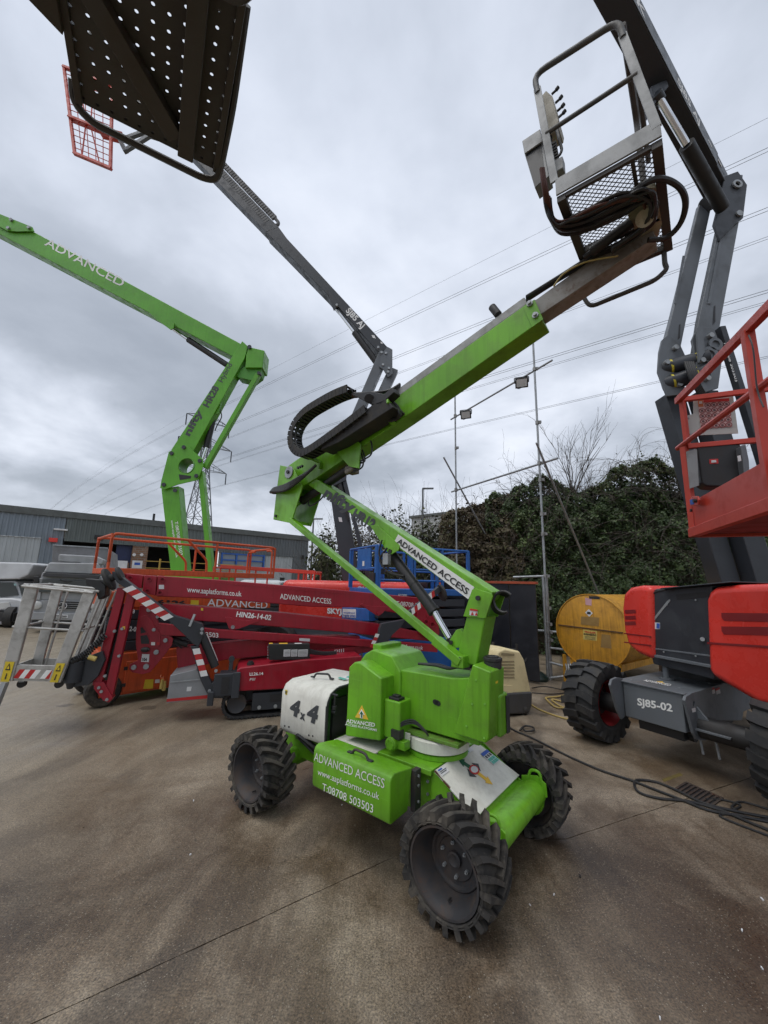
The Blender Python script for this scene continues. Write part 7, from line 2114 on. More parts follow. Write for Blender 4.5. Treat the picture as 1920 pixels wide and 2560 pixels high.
for k in range(3): mb.tube(bez([te(1414 + 6 * k, 1660), te(1420 + 5 * k, 1672) - axd * .05, te(1416 + 8 * k, 1690) - axd * .05, te(1424 + 6 * k, 1700)], 5), .014, 6)
mb.build('valve_pipework', 'galv', YT)

# ------------------------------------------------------------------ pressure washer
wp0, wp1 = gz(1222, 1800), gz(1322, 1788)
WSH = 10
PW = Fr(wp0, u=wp1 - wp0)
PT = thing('pressure_washer', 'cream and grey pressure washer standing behind the green lift', 'pressure washer', PW.W(.3, -.3, 0))
ww = (wp1 - wp0).length
def pwb(pts, b): return [PW.b(x + WSH, y, b) for x, y in pts]
mb = MB(); mb.prism(pwb([(1216, 1735), (1322, 1730), (1321, 1765), (1314, 1785), (1232, 1788), (1218, 1775)], 0), -PW.v * .62); mb.build('base_tray', paint('grey_tray', (.06, .06, .062), .5, .4), PT, bevel=.03, seg=3)
mb = MB(); mb.prism(pwb([(1220, 1740), (1228, 1650), (1236, 1628), (1252, 1622), (1290, 1628), (1302, 1650), (1318, 1725), (1320, 1738)], -.03), -PW.v * .5); hd_ = mb.build('hood', 'cream', PT, bevel=.035, seg=3)
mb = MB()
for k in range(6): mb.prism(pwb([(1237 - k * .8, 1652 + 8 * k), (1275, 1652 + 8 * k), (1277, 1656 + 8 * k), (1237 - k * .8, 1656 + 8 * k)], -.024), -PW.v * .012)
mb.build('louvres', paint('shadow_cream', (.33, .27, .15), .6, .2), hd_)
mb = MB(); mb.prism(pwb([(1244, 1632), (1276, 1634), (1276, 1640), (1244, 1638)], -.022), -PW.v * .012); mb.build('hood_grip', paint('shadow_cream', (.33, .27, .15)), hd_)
mb = MB(); mb.prism(pwb([(1236, 1712), (1270, 1714), (1272, 1735), (1234, 1734)], -.022), -PW.v * .012); mb.build('hood_recess', 'cream', hd_, bevel=.004)
for x, y in ((1232, 1605), (1291, 1610)):
    p = PW.b(x, y, -.5); mb = MB(); mb.cyl(p, Vector((p.x, p.y, .75)), .022, n=10); mb.build('handle_post', 'black', PT)
mb = MB(); p, q = PW.b(1232, 1622, -.5), PW.b(1291, 1626, -.5); mb.beam(p, q, .05, .05); mb.build('handle_bar', 'black', PT, bevel=.01)
mb = MB(); p = PW.b(1306, 1650, -.1); mb.tube(bez([p, p + PW.u * .05 - ZZ * .02, p + PW.u * .08 + ZZ * .03], 4), .012, 6); mb.build('gun_hook', 'black', PT)
for a in (.08, ww - .06):
    mb = MB(); mb.cyl(PW.W(a - .03, -.05, .07), PW.W(a + .03, -.05, .07), .07, n=16); mb.build('castor', 'rubber2', PT)
    mb = MB(); mb.cyl(PW.W(a - .03, -.5, .10), PW.W(a + .03, -.5, .10), .10, n=16); mb.build('castor', 'rubber2', PT)

# ------------------------------------------------------------------ scaffold goal post with floodlights
SF = thing('scaffold_frame', 'tall galvanised scaffold tube frame carrying two floodlights', 'scaffold', gz(1376, 1700))
n0 = gz(1376, 1700)
nt_ = pl(1332, 843, n0, Vector((n0.x, n0.y, 0)))
f_top = pl(1345, 922, n0, Vector((n0.x, n0.y, 0)))
fu = gz(1138, 1040, f_top.z)
zfar = pl(1136, 953, fu, Vector((fu.x, fu.y, 0))).z
def stube(p, q, r=.024, name='scaffold_tube'):
    mb = MB(); mb.tube([p, q], r, 10); return mb.build(name, 'galv', SF)
stube(Vector((n0.x, n0.y, 0)), nt_); stube(Vector((fu.x, fu.y, 0)), Vector((fu.x, fu.y, zfar)))
m_top = pl(1388, 1155, n0, Vector((n0.x, n0.y, 0)))
nn_ = Vector((n0.x, n0.y, 0))
for z in (f_top.z, m_top.z):
    a = Vector((fu.x, fu.y, z)); b = Vector((nt_.x, nt_.y, z)); d = (b - a).normalized()
    stube(a - d * .3 + Vector((.05, .0, 0)), b + d * .45 + Vector((.05, 0, 0)))
# raking braces
br = Vector((.55, .83, 0)).normalized()
a = gz(1109, 1143, m_top.z + 1.05)
stube(Vector((n0.x, n0.y, 0)) + Vector((.02, -.04, 0)) + ZZ * (m_top.z + .35) - br * .4, pl(1497, 1486, (n0.x, n0.y, 0), Vector((br.y, -br.x, 0))) if False else yp(1497, 1486, 10.6))
stube(yp(1109, 1143, fu.y - .35), yp(1272, 1443, fu.y + 1.6))
# lower uprights and ledgers at the near end
for x0, y0, x1, y1 in ((1357, 1440, 1372, 1690),):
    a = pl(x0, y0, n0 + Vector((0, -.06, 0)), nn_); stube(a, Vector((a.x, a.y, 0)))
a = pl(1366, 1441, n0 + Vector((0, .1, 0)), nn_); stube(a, Vector((a.x, a.y, 0)))
for (x0, y0, x1, y1) in ((1318, 1574, 1392, 1580), (1283, 1443, 1374, 1440), (1364, 1696, 1418, 1690), (1371, 1655, 1420, 1668), (1376, 1620, 1420, 1625)):
    stube(pl(x0, y0, n0, nn_), pl(x1, y1, n0, nn_))
cp_ = paint('coupler_steel', (.28, .28, .27), .5, .4, metal=.4)
for x, y in ((1345, 922), (1388, 1155), (1341, 1057), (1354, 1200), (1360, 1285), (1362, 1335), (1366, 1440), (1368, 1560), (1369, 1580), (1372, 1520), (1374, 1600), (1140, 1120)):
    q = pl(x, y, n0 if x > 1200 else fu, nn_)
    if x > 1200: q = Vector((n0.x + (nt_.x - n0.x) * q.z / nt_.z, n0.y, q.z))
    mb = MB(); mb.cyl(q - ZZ * .04, q + ZZ * .04, .042, n=10); mb.cbox(q + Vector((.05, -.03, 0)), (.05, 0, 0), (0, .06, 0), (0, 0, .06)); mb.build('coupler', cp_, SF)
for z in (f_top.z, m_top.z):
    q = Vector((fu.x, fu.y, z)); mb = MB(); mb.cyl(q - ZZ * .05, q + ZZ * .05, .045, n=10); mb.build('coupler', cp_, SF)
def flood(x, y, label):
    t = ((x - 1138) / (1345 - 1138))
    # nearest point of the top ledger along this view ray
    a = Vector((fu.x, fu.y, f_top.z)); b = Vector((nt_.x, nt_.y, f_top.z))
    best = min((((ray(x, y).normalized()).cross(a.lerp(b, k / 200) - CC)).length, k / 200) for k in range(201))[1]
    c = a.lerp(b, best) - ZZ * .17 + Vector((0, -.05, 0))
    T_ = thing('floodlight', label, 'floodlight', c, 'floodlights on the scaffold')
    d = Vector((-.25, -.75, -.45)).normalized(); s, u_ = perp(d)
    mb = MB(); mb.cbox(c, s * .30, u_ * .24, d * .07); mb.build('housing', 'black', T_, bevel=.01)
    mb = MB(); mb.cbox(c + d * .036, s * .24, u_ * .18, d * .004); mb.build('lens', paint('pale_reflection_pane', (.62, .64, .63), .25, .15, bump=0), T_)  # unlit pane; its pale colour stands in for a bright reflection
    mb = MB(); mb.tube([c + s * .16, c + s * .17 + ZZ * .15, c - s * .17 + ZZ * .15, c - s * .16], .012, 6, .03); mb.build('bracket', 'black', T_)
    mb = MB()
    for k in range(6): mb.cbox(c - d * .05, s * .02 + s * 0, u_ * .2, d * .04); 
    mb = MB(); mb.tube(bez([c - d * .04, c - d * .1 - ZZ * .12, c - d * .05 - ZZ * .14 + s * .1, c + s * .15 + ZZ * .05], 5), .008, 5); mb.build('cable', 'hose', T_)
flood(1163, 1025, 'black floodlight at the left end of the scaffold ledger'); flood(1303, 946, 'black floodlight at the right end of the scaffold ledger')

# ------------------------------------------------------------------ black panelled enclosure with orange frame
ha, hb_ = gz(1352, 1712), gz(1108, 1662)
HF = Fr(ha, u=hb_ - ha)
HT = thing('site_enclosure', 'black panelled enclosure with orange top rail between the lifts and the hedge', 'enclosure', ha)
Lh = (hb_ - ha).length
blackp = paint('matt_black_panel', (.013, .014, .018), .35, .25, (.05, .05, .06), scale=2.5)
orng = paint('dull_orange_trim', (.36, .06, .02), .6, .5)
npan = 4
for i in range(npan):
    a0, a1 = Lh * i / npan + .008, Lh * (i + 1) / npan - .008
    mb = MB(); mb.fbox(HF, a0, a1, -.03, 0, .05, 1.93); mb.build('panel', blackp, HT, bevel=.005)
mb = MB(); mb.fbox(HF, -.02, Lh + 3.2, -.06, .05, 1.935, 1.985); mb.build('top_rail', orng, HT, bevel=.004)
mb = MB()
for i in range(60): mb.fbox(HF, i * Lh / 60, (i + .6) * Lh / 60, .05, .058, 1.945, 1.98)
mb.build('top_rail_ribs', orng, HT, kind='stuff')
mb = MB(); mb.fbox(HF, Lh - .04, Lh + .06, -.08, .06, 0, 1.933); mb.build('corner_post', 'orange', HT, bevel=.006)
for i in range(5):
    a0 = Lh + .08 + i * .62
    mb = MB(); mb.fbox(HF, a0, a0 + .60, -.50, -.46, .05, 1.93); mb.build('panel', blackp, HT, bevel=.005)
mb = MB(); mb.fbox(HF, Lh + .06, Lh + 3.2, -.9, -.52, 1.2, 1.3); mb.build('inner_shelf', blackp, HT)
nb_ = [HF.b(x, y, .004) for x, y in ((1104, 1493), (1146, 1493), (1146, 1528), (1105, 1528))]
sgn = sticker(nb_, paint('notice_sheet', (.50, .52, .56), .4, .25, (.32, .34, .38), scale=16), HT, 'notice_sheet')
for (s, t) in ((.25, .12), (.62, .15), (.92, .15), (.25, .4), (.62, .4), (.92, .42), (.25, .65), (.62, .65), (.95, .7), (.4, .86), (.55, .88)):
    q = (nb_[0] * (1 - s) + nb_[1] * s) * (1 - t) + (nb_[3] * (1 - s) + nb_[2] * s) * t + HF.v * .004
    sticker([q - HF.u * .02 - ZZ * .018, q + HF.u * .02 - ZZ * .018, q + HF.u * .02 + ZZ * .018, q - HF.u * .02 + ZZ * .018], 'greyl', sgn)
mb = MB(); q = HF.b(1300, 1595, .01); mb.cbox(q, HF.u * .35, HF.v * .01, ZZ * .03); mb.build('scuff_bar', 'sjgrey', HT)
q = HF.b(1262, 1520, 0)

# dark green cover lying by the scaffold foot
q = gz(1345, 1700)
mb = MB(); mb.lathe(q, ZZ, [(0, .20), (.05, .21), (.10, .17), (.16, .09), (.17, 0)], 24)
o = mb.build('plastic_cover', paint('dark_green_plastic', (.012, .03, .026), .3, .2), None); tag(o, 'dark green plastic dome lying at the foot of the scaffold', 'cover')

# ------------------------------------------------------------------ drain, hoses, yellow mark
d_ = [gz(*p, .0) for p in ((1688, 1975), (1716, 1958), (1806, 1997), (1776, 2018))]
GR = thing('drain_grate', 'rusty slotted drain grate in the concrete by the black hose', 'drain', (d_[0] + d_[2]) / 2)
def dq(s, t, z=.006): return (d_[0] * (1 - s) + d_[3] * s) * (1 - t) + (d_[1] * (1 - s) + d_[2] * s) * t + ZZ * z
mb = MB(); mb.prism([dq(0, 0, .002), dq(1, 0, .002), dq(1, 1, .002), dq(0, 1, .002)], ZZ * .001); mb.build('pit', 'blackl', GR)
rg = paint('rusted_iron', (.045, .03, .024), .7, .5, rust=.4)
for t in (0, 1):
    mb = MB(); mb.beam(dq(-.02, t), dq(1.02, t), .022, .012); mb.build('grate_frame', rg, GR, bevel=.002)
for i in range(9):
    s = i / 8; mb = MB(); mb.beam(dq(s, .04), dq(s, .96), .020, .012); mb.build('grate_bar', rg, GR, bevel=.002)
def hose(name, label, pix, r, mat, cat, z=None):
    pts = bez([gz(x, y, (z or r)) for x, y in pix], 8)
    mb = MB(); mb.tube(pts, r, 8); o = mb.build(name, mat, None); tag(o, label, cat); return o
hose('hose', 'black hose snaking from the green lift across to the drain', [(1262, 1812), (1290, 1828), (1315, 1838), (1345, 1852), (1420, 1890), (1500, 1925), (1575, 1950), (1640, 1975), (1700, 1998), (1770, 2025), (1850, 2040), (1960, 2062)], .012, 'hose', 'hose')
hose('hose', 'looped black hose lying back on itself beside the drain', [(1960, 2050), (1850, 2030), (1760, 2008), (1690, 1975), (1640, 1955), (1595, 1950), (1586, 1962), (1600, 1982), (1650, 1996), (1720, 2003), (1800, 2025), (1860, 2050), (1970, 2095)], .012, 'hose', 'hose')
hose('hose', 'thin black hoses piled at the right edge of the yard', [(1765, 1998), (1810, 2000), (1850, 2012), (1838, 2022), (1830, 2016), (1860, 2005), (1960, 2040), (1900, 2048), (1835, 2035), (1800, 2040), (1870, 2070), (1980, 2110)], .009, 'hose', 'hose')
hose('hose', 'small coil of black hose behind the front wheel', [(1300, 1826), (1312, 1815), (1332, 1818), (1334, 1826), (1316, 1828), (1308, 1822)], .012, 'hose', 'hose', .03)
yh = paint('yellow_hose', (.42, .31, .10), .5, .35, (.16, .12, .06))
hose('garden_hose', 'pale yellow hose curling past the pressure washer', [(1318, 1755), (1345, 1772), (1385, 1788), (1430, 1800), (1470, 1806)], .013, yh, 'hose')
hose('garden_hose', 'coil of pale yellow hose by the grey lift tyre', [(1420, 1770), (1390, 1768), (1368, 1750), (1366, 1744), (1390, 1742), (1420, 1738), (1440, 1745), (1420, 1756), (1380, 1748), (1395, 1762), (1425, 1775)], .013, yh, 'hose', .02)
hose('cable', 'thin black cable near the green plastic dome', [(1330, 1720), (1360, 1716), (1395, 1722), (1420, 1730), (1380, 1735), (1330, 1732)], .009, 'hose', 'cable')
mk = MB(); mk.prism([gz(1655, 1948), gz(1700, 1932), gz(1708, 1938), gz(1660, 1955)], ZZ * .001)
o = mk.build('paint_mark', paint('worn_yellow_line', (.16, .12, .03), .7, .8, (.07, .05, .03), scale=14, bump=0), None); tag(o, 'faded yellow paint mark on the concrete beside the drain', 'paint mark')
# ------------------------------------------------------------------ warehouse units on the far side of the yard
wa, wb = gz(0, 1262, 6.5), gz(772, 1342, 6.5)
WH = Fr((wa.x, wa.y), u=wb - wa)
Lw = (wb - wa).length
WT = thing('warehouse', 'long grey corrugated warehouse with shuttered bays across the yard', 'warehouse', WH.W(10, -3, 0))
def wp_(x, y, b=0.):
    a_, b_, z_ = WH.loc(WH.b(x, y, b)); return a_, z_
def corr(name, a0, a1, z0, z1, mat, b=0., pitch=.30, d=.05, par=WT):
    """trapezoid-ribbed cladding"""
    n = max(2, int(round((a1 - a0) / pitch))); p = (a1 - a0) / n
    vs = []; fs = []
    pr = []
    for i in range(n):
        x = a0 + i * p
        pr += [(x, 0), (x + p * .45, 0), (x + p * .55, d), (x + p * .9, d)]
    pr += [(a1, 0)]
    for x, dd in pr:
        vs += [WH.W(x, b + dd, z0), WH.W(x, b + dd, z1)]
    for i in range(len(pr) - 1): fs.append((2 * i, 2 * i + 2, 2 * i + 3, 2 * i + 1))
    mb = MB(); mb.add(vs, fs); return mb.build(name, mat, par, smooth=0)
blueg = paint('blue_grey_cladding', (.19, .225, .26), .5, .35, (.13, .14, .14), scale=.6, bump=0)
greeng = paint('green_grey_cladding', (.125, .145, .14), .5, .3, (.09, .10, .09), scale=.6, bump=0)
greyg = paint('mid_grey_cladding', (.13, .145, .155), .5, .3, (.09, .10, .09), scale=.6, bump=0)
paleg = paint('pale_shutter', (.42, .45, .46), .45, .3, (.28, .29, .29), scale=.7, bump=0)
fasc = paint('grey_fascia', (.105, .115, .11), .5, .3, bump=0)
a_unit, _ = wp_(160, 1350)
a_end = Lw
zf = 6.5
_, z_under = wp_(160, 1350)
a_s1, z_s1 = wp_(105, 1345)
corr('cladding', -22, a_unit - .05, z_s1 - .0, zf - .45, blueg)
corr('roller_shutter', -22, a_s1, 0, z_s1, paleg, -.12, .35, .04)
corr('cladding', a_s1, a_unit - .05, 0, z_s1, blueg)
zo_l = wp_(170, 1350)[1]; zo_r = wp_(420, 1372)[1]; zo = (zo_l + zo_r) / 2
a_o1, _ = wp_(545, 1390)
corr('cladding', a_unit, a_o1, zo, zf - .45, greeng, .05)
a_w1, z_w1 = wp_(660, 1390); a_w0, z_w0 = wp_(552, 1418)
a_p1, z_p1 = wp_(733, 1394)
corr('cladding', a_o1, a_end, z_w1 + .05, zf - .45, greyg, .0)
corr('cladding', a_p1, a_end, 0, z_w1 + .05, greyg, .0)
corr('roller_shutter', a_w1 + .05, a_p1, 0, z_w1 + .05, paleg, -.08, .35, .04)
corr('roller_shutter', a_o1, a_w1 + .05, 0, z_w0 - .1, paleg, -.08, .35, .04)
mb = MB(); mb.box(WH.W(-22, -.15, zf - .45), WH.u * (Lw + 22.1), WH.v * .32, ZZ * .47); mb.build('fascia', fasc, WT)
mb = MB(); mb.prism([WH.W(-22, 0, zf - .05), WH.W(-22, -14, zf + 1.4), WH.W(-22, -28, zf - .05)], WH.u * (Lw + 22)); mb.build('roof', greyg, WT)
mb = MB(); mb.box(WH.W(Lw - .02, 0, 0), WH.u * -.15, WH.v * -28, ZZ * (zf - .1)); mb.build('gable_wall', greyg, WT)
# open bay: dark interior, brick pier, blue doors
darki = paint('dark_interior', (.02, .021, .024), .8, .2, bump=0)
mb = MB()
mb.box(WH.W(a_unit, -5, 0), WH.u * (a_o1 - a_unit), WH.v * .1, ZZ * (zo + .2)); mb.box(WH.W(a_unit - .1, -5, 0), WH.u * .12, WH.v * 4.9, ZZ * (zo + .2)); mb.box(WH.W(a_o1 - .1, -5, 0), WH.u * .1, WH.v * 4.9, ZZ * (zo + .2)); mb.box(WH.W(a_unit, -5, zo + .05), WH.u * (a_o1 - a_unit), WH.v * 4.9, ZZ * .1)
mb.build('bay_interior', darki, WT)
def brick_mat():
    m, t, p = mat_base('red_brown_brick')
    tcn = t.nodes.new('ShaderNodeTexCoord')
    mp = t.nodes.new('ShaderNodeMapping'); mp.inputs['Rotation'].default_value = (R(90), 0, 0)
    sx = t.nodes.new('ShaderNodeVectorMath'); sx.operation = 'DOT_PRODUCT'; sx.inputs[1].default_value = tuple(WH.u)
    ln(t, tcn.outputs['Object'], sx.inputs[0])
    sp_ = t.nodes.new('ShaderNodeSeparateXYZ'); ln(t, tcn.outputs['Object'], sp_.inputs[0])
    cb = t.nodes.new('ShaderNodeCombineXYZ'); ln(t, sx.outputs['Value'], cb.inputs[0]); ln(t, sp_.outputs[2], cb.inputs[1])
    b = t.nodes.new('ShaderNodeTexBrick'); ln(t, cb.outputs[0], b.inputs['Vector'])
    b.inputs['Color1'].default_value = (.18, .085, .05, 1); b.inputs['Color2'].default_value = (.27, .15, .09, 1); b.inputs['Mortar'].default_value = (.22, .20, .17, 1)
    b.inputs['Scale'].default_value = 1.0; b.inputs['Brick Width'].default_value = .46; b.inputs['Row Height'].default_value = .16; b.inputs['Mortar Size'].default_value = .02
    ln(t, b.outputs['Color'], p.inputs['Base Color']); p.inputs['Roughness'].default_value = .85
    return m
bm = brick_mat()
a_b0, _ = wp_(328, 1400); a_b1, _ = wp_(367, 1400)
mb = MB(); mb.fbox(WH, a_b0, a_b1, -.5, .02, 0, zo); pier = mb.build('brick_pier', bm, WT)
mb = MB()
for x in (335, 354):
    a_, z_ = wp_(x, 1387, .1); mb.cyl(WH.W(a_, .02, z_), WH.W(a_, .2, z_), .12, n=10)
mb.build('wall_light', 'paper', pier)
a_, z_ = wp_(343, 1411, .03); sticker([WH.W(a_ - .35, .03, z_ - .3), WH.W(a_ + .35, .03, z_ - .3), WH.W(a_ + .35, .03, z_ + .3), WH.W(a_ - .35, .03, z_ + .3)], 'paper', pier)
sticker([WH.W(a_ - .2, .036, z_ - .05), WH.W(a_ + .2, .036, z_ - .05), WH.W(a_ + .2, .036, z_ + .15), WH.W(a_ - .2, .036, z_ + .15)], 'blues', pier)
a_d0, _ = wp_(288, 1400)
mb = MB(); mb.fbox(WH, a_d0, a_b0, -.4, -.3, 0, zo); mb.build('blue_door', paint('navy_door', (.02, .03, .09), .5, .2, bump=0), WT)
mb = MB(); mb.fbox(WH, wp_(295, 1400)[0], wp_(325, 1400)[0], -.25, -.2, 0, 3.0); mb.build('brick_pier', bm, WT)
a_, z_ = wp_(303, 1413, -.15); sticker([WH.W(a_ - .4, -.15, z_ - .35), WH.W(a_ + .4, -.15, z_ - .35), WH.W(a_ + .4, -.15, z_ + .35), WH.W(a_ - .4, -.15, z_ + .35)], 'paper', WT)
# clutter inside the bay
rr = random.Random(9)
for i in range(16):
    a_ = rr.uniform(a_b1 + .3, a_o1 - .5); 
    mb = MB(); s_ = rr.uniform(.3, .7); z_ = rr.choice((0, .9, 1.8)); mb.fbox(WH, a_, a_ + s_, -rr.uniform(1.5, 3.5), -1.0, z_, z_ + s_)
    mb.build('stored_crate', [paint('crate_blue', (.03, .06, .12), .6, .3, bump=0), paint('crate_grey', (.10, .10, .11), .6, .3, bump=0), 'sjdark'][i % 3], WT, bevel=.02)
a0_, _ = wp_(365, 1400); a1_, _ = wp_(430, 1400)
mb = MB()
for z_ in (wp_(400, 1404, .1)[1], wp_(400, 1421, .1)[1]): mb.beam(WH.W(a0_, .1, z_), WH.W(a1_ + 6, .1, z_), .06, .06)
mb.build('barrier_rail', paint('yellow_rail', (.45, .30, .06), .5, .2, bump=0), WT)
mb = MB(); a_ = wp_(400, 1400)[0]; mb.beam(WH.W(a_, .1, 0), WH.W(a_, .1, wp_(400, 1397, .1)[1]), .12, .1); mb.build('barrier_post', paint('yellow_rail', (.45, .30, .06)), WT)
# blue framed window
bf = paint('blue_window_frame', (.02, .10, .38), .4, .1, bump=0)
wz0, wz1 = z_w0, z_w1
W_ = bpy.data.objects.new('window', None); COL.objects.link(W_); W_.parent = WT
mb = MB(); mb.fbox(WH, a_w0, a_w1, -.06, -.04, wz0, wz1); mb.build('window_pane', glass('window_glass', (.16, .20, .25), .08), W_)
for i in range(4):
    a_ = a_w0 + (a_w1 - a_w0) * i / 3
    mb = MB(); mb.fbox(WH, a_ - .07, a_ + .07, -.03, .10, wz0 - .08, wz1 + .08); mb.build('window_frame', bf, W_)
for z_ in (wz0, (wz0 + wz1) / 2 + .05, wz1):
    mb = MB(); mb.fbox(WH, a_w0 - .08, a_w1 + .08, -.03, .08, z_ - .06, z_ + .06); mb.build('window_frame', bf, W_)
for x, y, sw, sh, mt in ((133, 1350, .5, .3, 'sjred'), (248, 1343, .6, .3, 'black'), (152, 1324, .8, .12, 'paper'), (757, 1393, .25, .4, 'black')):
    a_, z_ = wp_(x, y, .15); mb = MB(); mb.fbox(WH, a_ - sw / 2, a_ + sw / 2, .08, .22, z_ - sh / 2, z_ + sh / 2); mb.build('wall_fitting', mt, WT, bevel=.02)
a_, z_ = wp_(384, 1297, -3); mb = MB(); mb.cyl(WH.W(a_, -3, zf - .1), WH.W(a_, -3, zf + 1.0), .1, n=10); mb.build('flue', 'black', WT)
# pale lower building beyond the hedge, right
pa, pb = yp(1029, 1293, 38), yp(1330, 1245, 30)
PB = Fr((pa.x, pa.y), u=pb - pa)
PBt = thing('clad_building', 'pale horizontally clad building roof edge behind the hedge', 'building', PB.W(5, -2, 0))
lw_ = (Vector((pb.x, pb.y, 0)) - Vector((pa.x, pa.y, 0))).length
mb = MB(); nrow = 16
for i in range(nrow):
    z0 = pa.z - .5 - i * .4
    mb.box(PB.W(0, 0, z0), PB.u * lw_, PB.v * (-.1 - .05 * (i % 2)), ZZ * .39)
mb.build('wall_sheets', paint('white_sheeting', (.46, .47, .46), .5, .2, bump=0), PBt)
mb = MB(); mb.box(PB.W(-.2, .2, pa.z - .12), PB.u * (lw_ + .4), PB.v * -.6, ZZ * .22); mb.build('roof_edge', fasc, PBt)
mb = MB(); mb.box(PB.W(0, -.3, 0), PB.u * lw_, PB.v * -10, ZZ * (pa.z - .15)); mb.build('wall', greyg, PBt)

# ------------------------------------------------------------------ grey lorry and white van
KT = Fr((-11.45, 13.6), 30)
LT = thing('lorry', 'grey box lorry facing the camera beyond the aluminium basket', 'lorry', KT.W(1.2, -2, 0))
ab = lambda x, y, b=0.: KT.b(x, y, b)
lgrey = paint('lorry_grey', (.36, .365, .375), .35, .25, (.14, .14, .13), bump=0)
dgrey = paint('lorry_dark_grey', (.05, .05, .055), .45, .3, bump=0)
def kp(name, pts, dep, mat, b=0., bev=.03, par=LT):
    mb = MB(); mb.prism([ab(x, y, b) for x, y in pts], -KT.v * dep); return mb.build(name, mat, par, bevel=bev)
cab = kp('cab_lower', [(82, 1500), (262, 1502), (262, 1562), (78, 1562)], 1.6, lgrey, 0)
kp('cab_upper', [(106, 1430), (252, 1440), (262, 1502), (84, 1500)], 1.6, lgrey, -.05)
kp('bumper', [(76, 1530), (262, 1534), (262, 1552), (74, 1550)], .5, lgrey, .08)
kp('lower_valance', [(78, 1551), (262, 1553), (262, 1572), (78, 1570)], .4, 'black', .05)
kp('windscreen', [(106, 1448), (250, 1453), (256, 1484), (96, 1480)], .05, glass('lorry_glass', (.06, .07, .07), .05), .06, .01)
kp('sun_visor', [(110, 1431), (250, 1438), (246, 1448), (105, 1441)], .15, dgrey, .16, .02)
kp('cab_pillar', [(96, 1446), (107, 1446), (100, 1500), (84, 1500)], .1, lgrey, .03, .02)
kp('cab_pillar', [(249, 1452), (256, 1452), (262, 1502), (254, 1502)], .1, lgrey, .03, .02)
kp('cab_roof', [(122, 1406), (247, 1408), (252, 1437), (108, 1431)], 1.5, lgrey, .05, .05)
kp('wind_deflector', [(146, 1385), (240, 1390), (262, 1399), (256, 1411), (206, 1411), (198, 1407), (170, 1406), (145, 1404)], .9, lgrey, -.1, .05)
kp('box_body', [(132, 1362), (270, 1371), (275, 1500), (124, 1500)], 5.0, paint('lorry_box', (.21, .21, .215), .5, .3, bump=0), -1.7, .02)
kp('box_rim', [(132, 1361), (270, 1369), (270, 1372), (132, 1364)], .1, 'galv', -1.66, .005)
gr_ = kp('grille', [(132, 1502), (232, 1506), (226, 1526), (128, 1522)], .06, 'black', .04, .01)
for k in range(4): kp('grille_bar', [(131, 1506 + 5 * k), (229, 1510 + 5 * k), (229, 1511 + 5 * k), (131, 1507 + 5 * k)], .04, lgrey, .07, .003)
mb = MB(); q = ab(156, 1515, .10); mb.lathe(q, KT.v, [(0, .13), (.02, .13), (.02, .11), (0, .11)], 24, close=True)
for t in (90, 210, 330): mb.beam(q, q + KT.u * (.12 * math.cos(R(t))) + ZZ * (.12 * math.sin(R(t))), .02, .035, KT.v)
mb.build('star_badge', 'chrome', LT)
np_ = kp('number_plate', [(133, 1535), (170, 1537), (170, 1545), (133, 1543)], .02, 'paper', .12, .003)
text('GV09 DWP', ab(136, 1542, .122), ab(167, 1544, .122), ab(136, 1537, .122), 'blackl', np_, .03)
for x in (92, 235):
    mb = MB(); mb.lathe(ab(x, 1513, .02), KT.v, [(0, .14), (.04, .13), (.06, .09), (.06, 0)], 18); mb.build('headlight', paint('headlight_lens', (.6, .6, .58), .1, .1, bump=0), LT)
mb = MB(); mb.tube([ab(150, 1449, .1), ab(165, 1455, .1), ab(180, 1452, .1)], .02, 6); mb.build('wiper', 'black', LT)
for x0, x1 in ((84, 97), (258, 268)):
    kp('door_mirror', [(x0, 1440), (x1, 1442), (x1, 1465), (x0, 1463)], .1, 'black', .1, .02)
for a in (.3, 2.3):
    for b in (-.9, -5.0):
        mb = MB(); mb.cyl(KT.W(a - .14, b, .46), KT.W(a + .14, b, .46), .46, n=24); mb.build('wheel', 'rubber2', LT)
mb = MB(); mb.fbox(KT, .2, 2.4, -6.5, -.3, .45, .8); mb.build('chassis_rails', 'black', LT)
VT = Fr((-14.8, 14.4), 20)
VN = thing('van', 'white van with a raised Luton box parked beside the grey lorry', 'van', VT.W(1.2, -2, 0))
vw = paint('van_white', (.62, .63, .64), .3, .15, (.4, .4, .4), bump=0)
va = lambda x, y, b=0.: VT.b(x, y, b)
def vp(name, pts, dep, mat, b=0., bev=.03, par=VN):
    mb = MB(); mb.prism([va(x, y, b) for x, y in pts], -VT.v * dep); return mb.build(name, mat, par, bevel=bev)
vp('bonnet', [(-120, 1498), (30, 1495), (60, 1500), (62, 1560), (-120, 1565)], 1.0, vw, 0, .08)
vp('cab', [(-110, 1452), (40, 1452), (72, 1500), (80, 1560), (-120, 1560)], 1.9, vw, -.5, .06)
vp('luton_box', [(-140, 1403), (76, 1407), (86, 1412), (70, 1438), (46, 1448), (-130, 1450)], 4.0, vw, -.3, .06)
vp('box_body', [(-140, 1405), (95, 1408), (100, 1540), (-140, 1545)], 3.5, vw, -2.2, .04)
vp('windscreen', [(-110, 1455), (34, 1456), (46, 1488), (10, 1492), (-118, 1493)], .06, glass('lorry_glass'), -.42, .01)
vp('side_window', [(46, 1462), (62, 1468), (74, 1496), (56, 1498)], .05, glass('lorry_glass'), -.46, .01)
vp('bumper', [(-120, 1534), (4, 1532), (8, 1540), (6, 1562), (-120, 1566)], .3, vw, .06, .05)
vp('grille', [(-60, 1525), (10, 1525), (14, 1552), (-60, 1555)], .05, 'black', .03, .01)
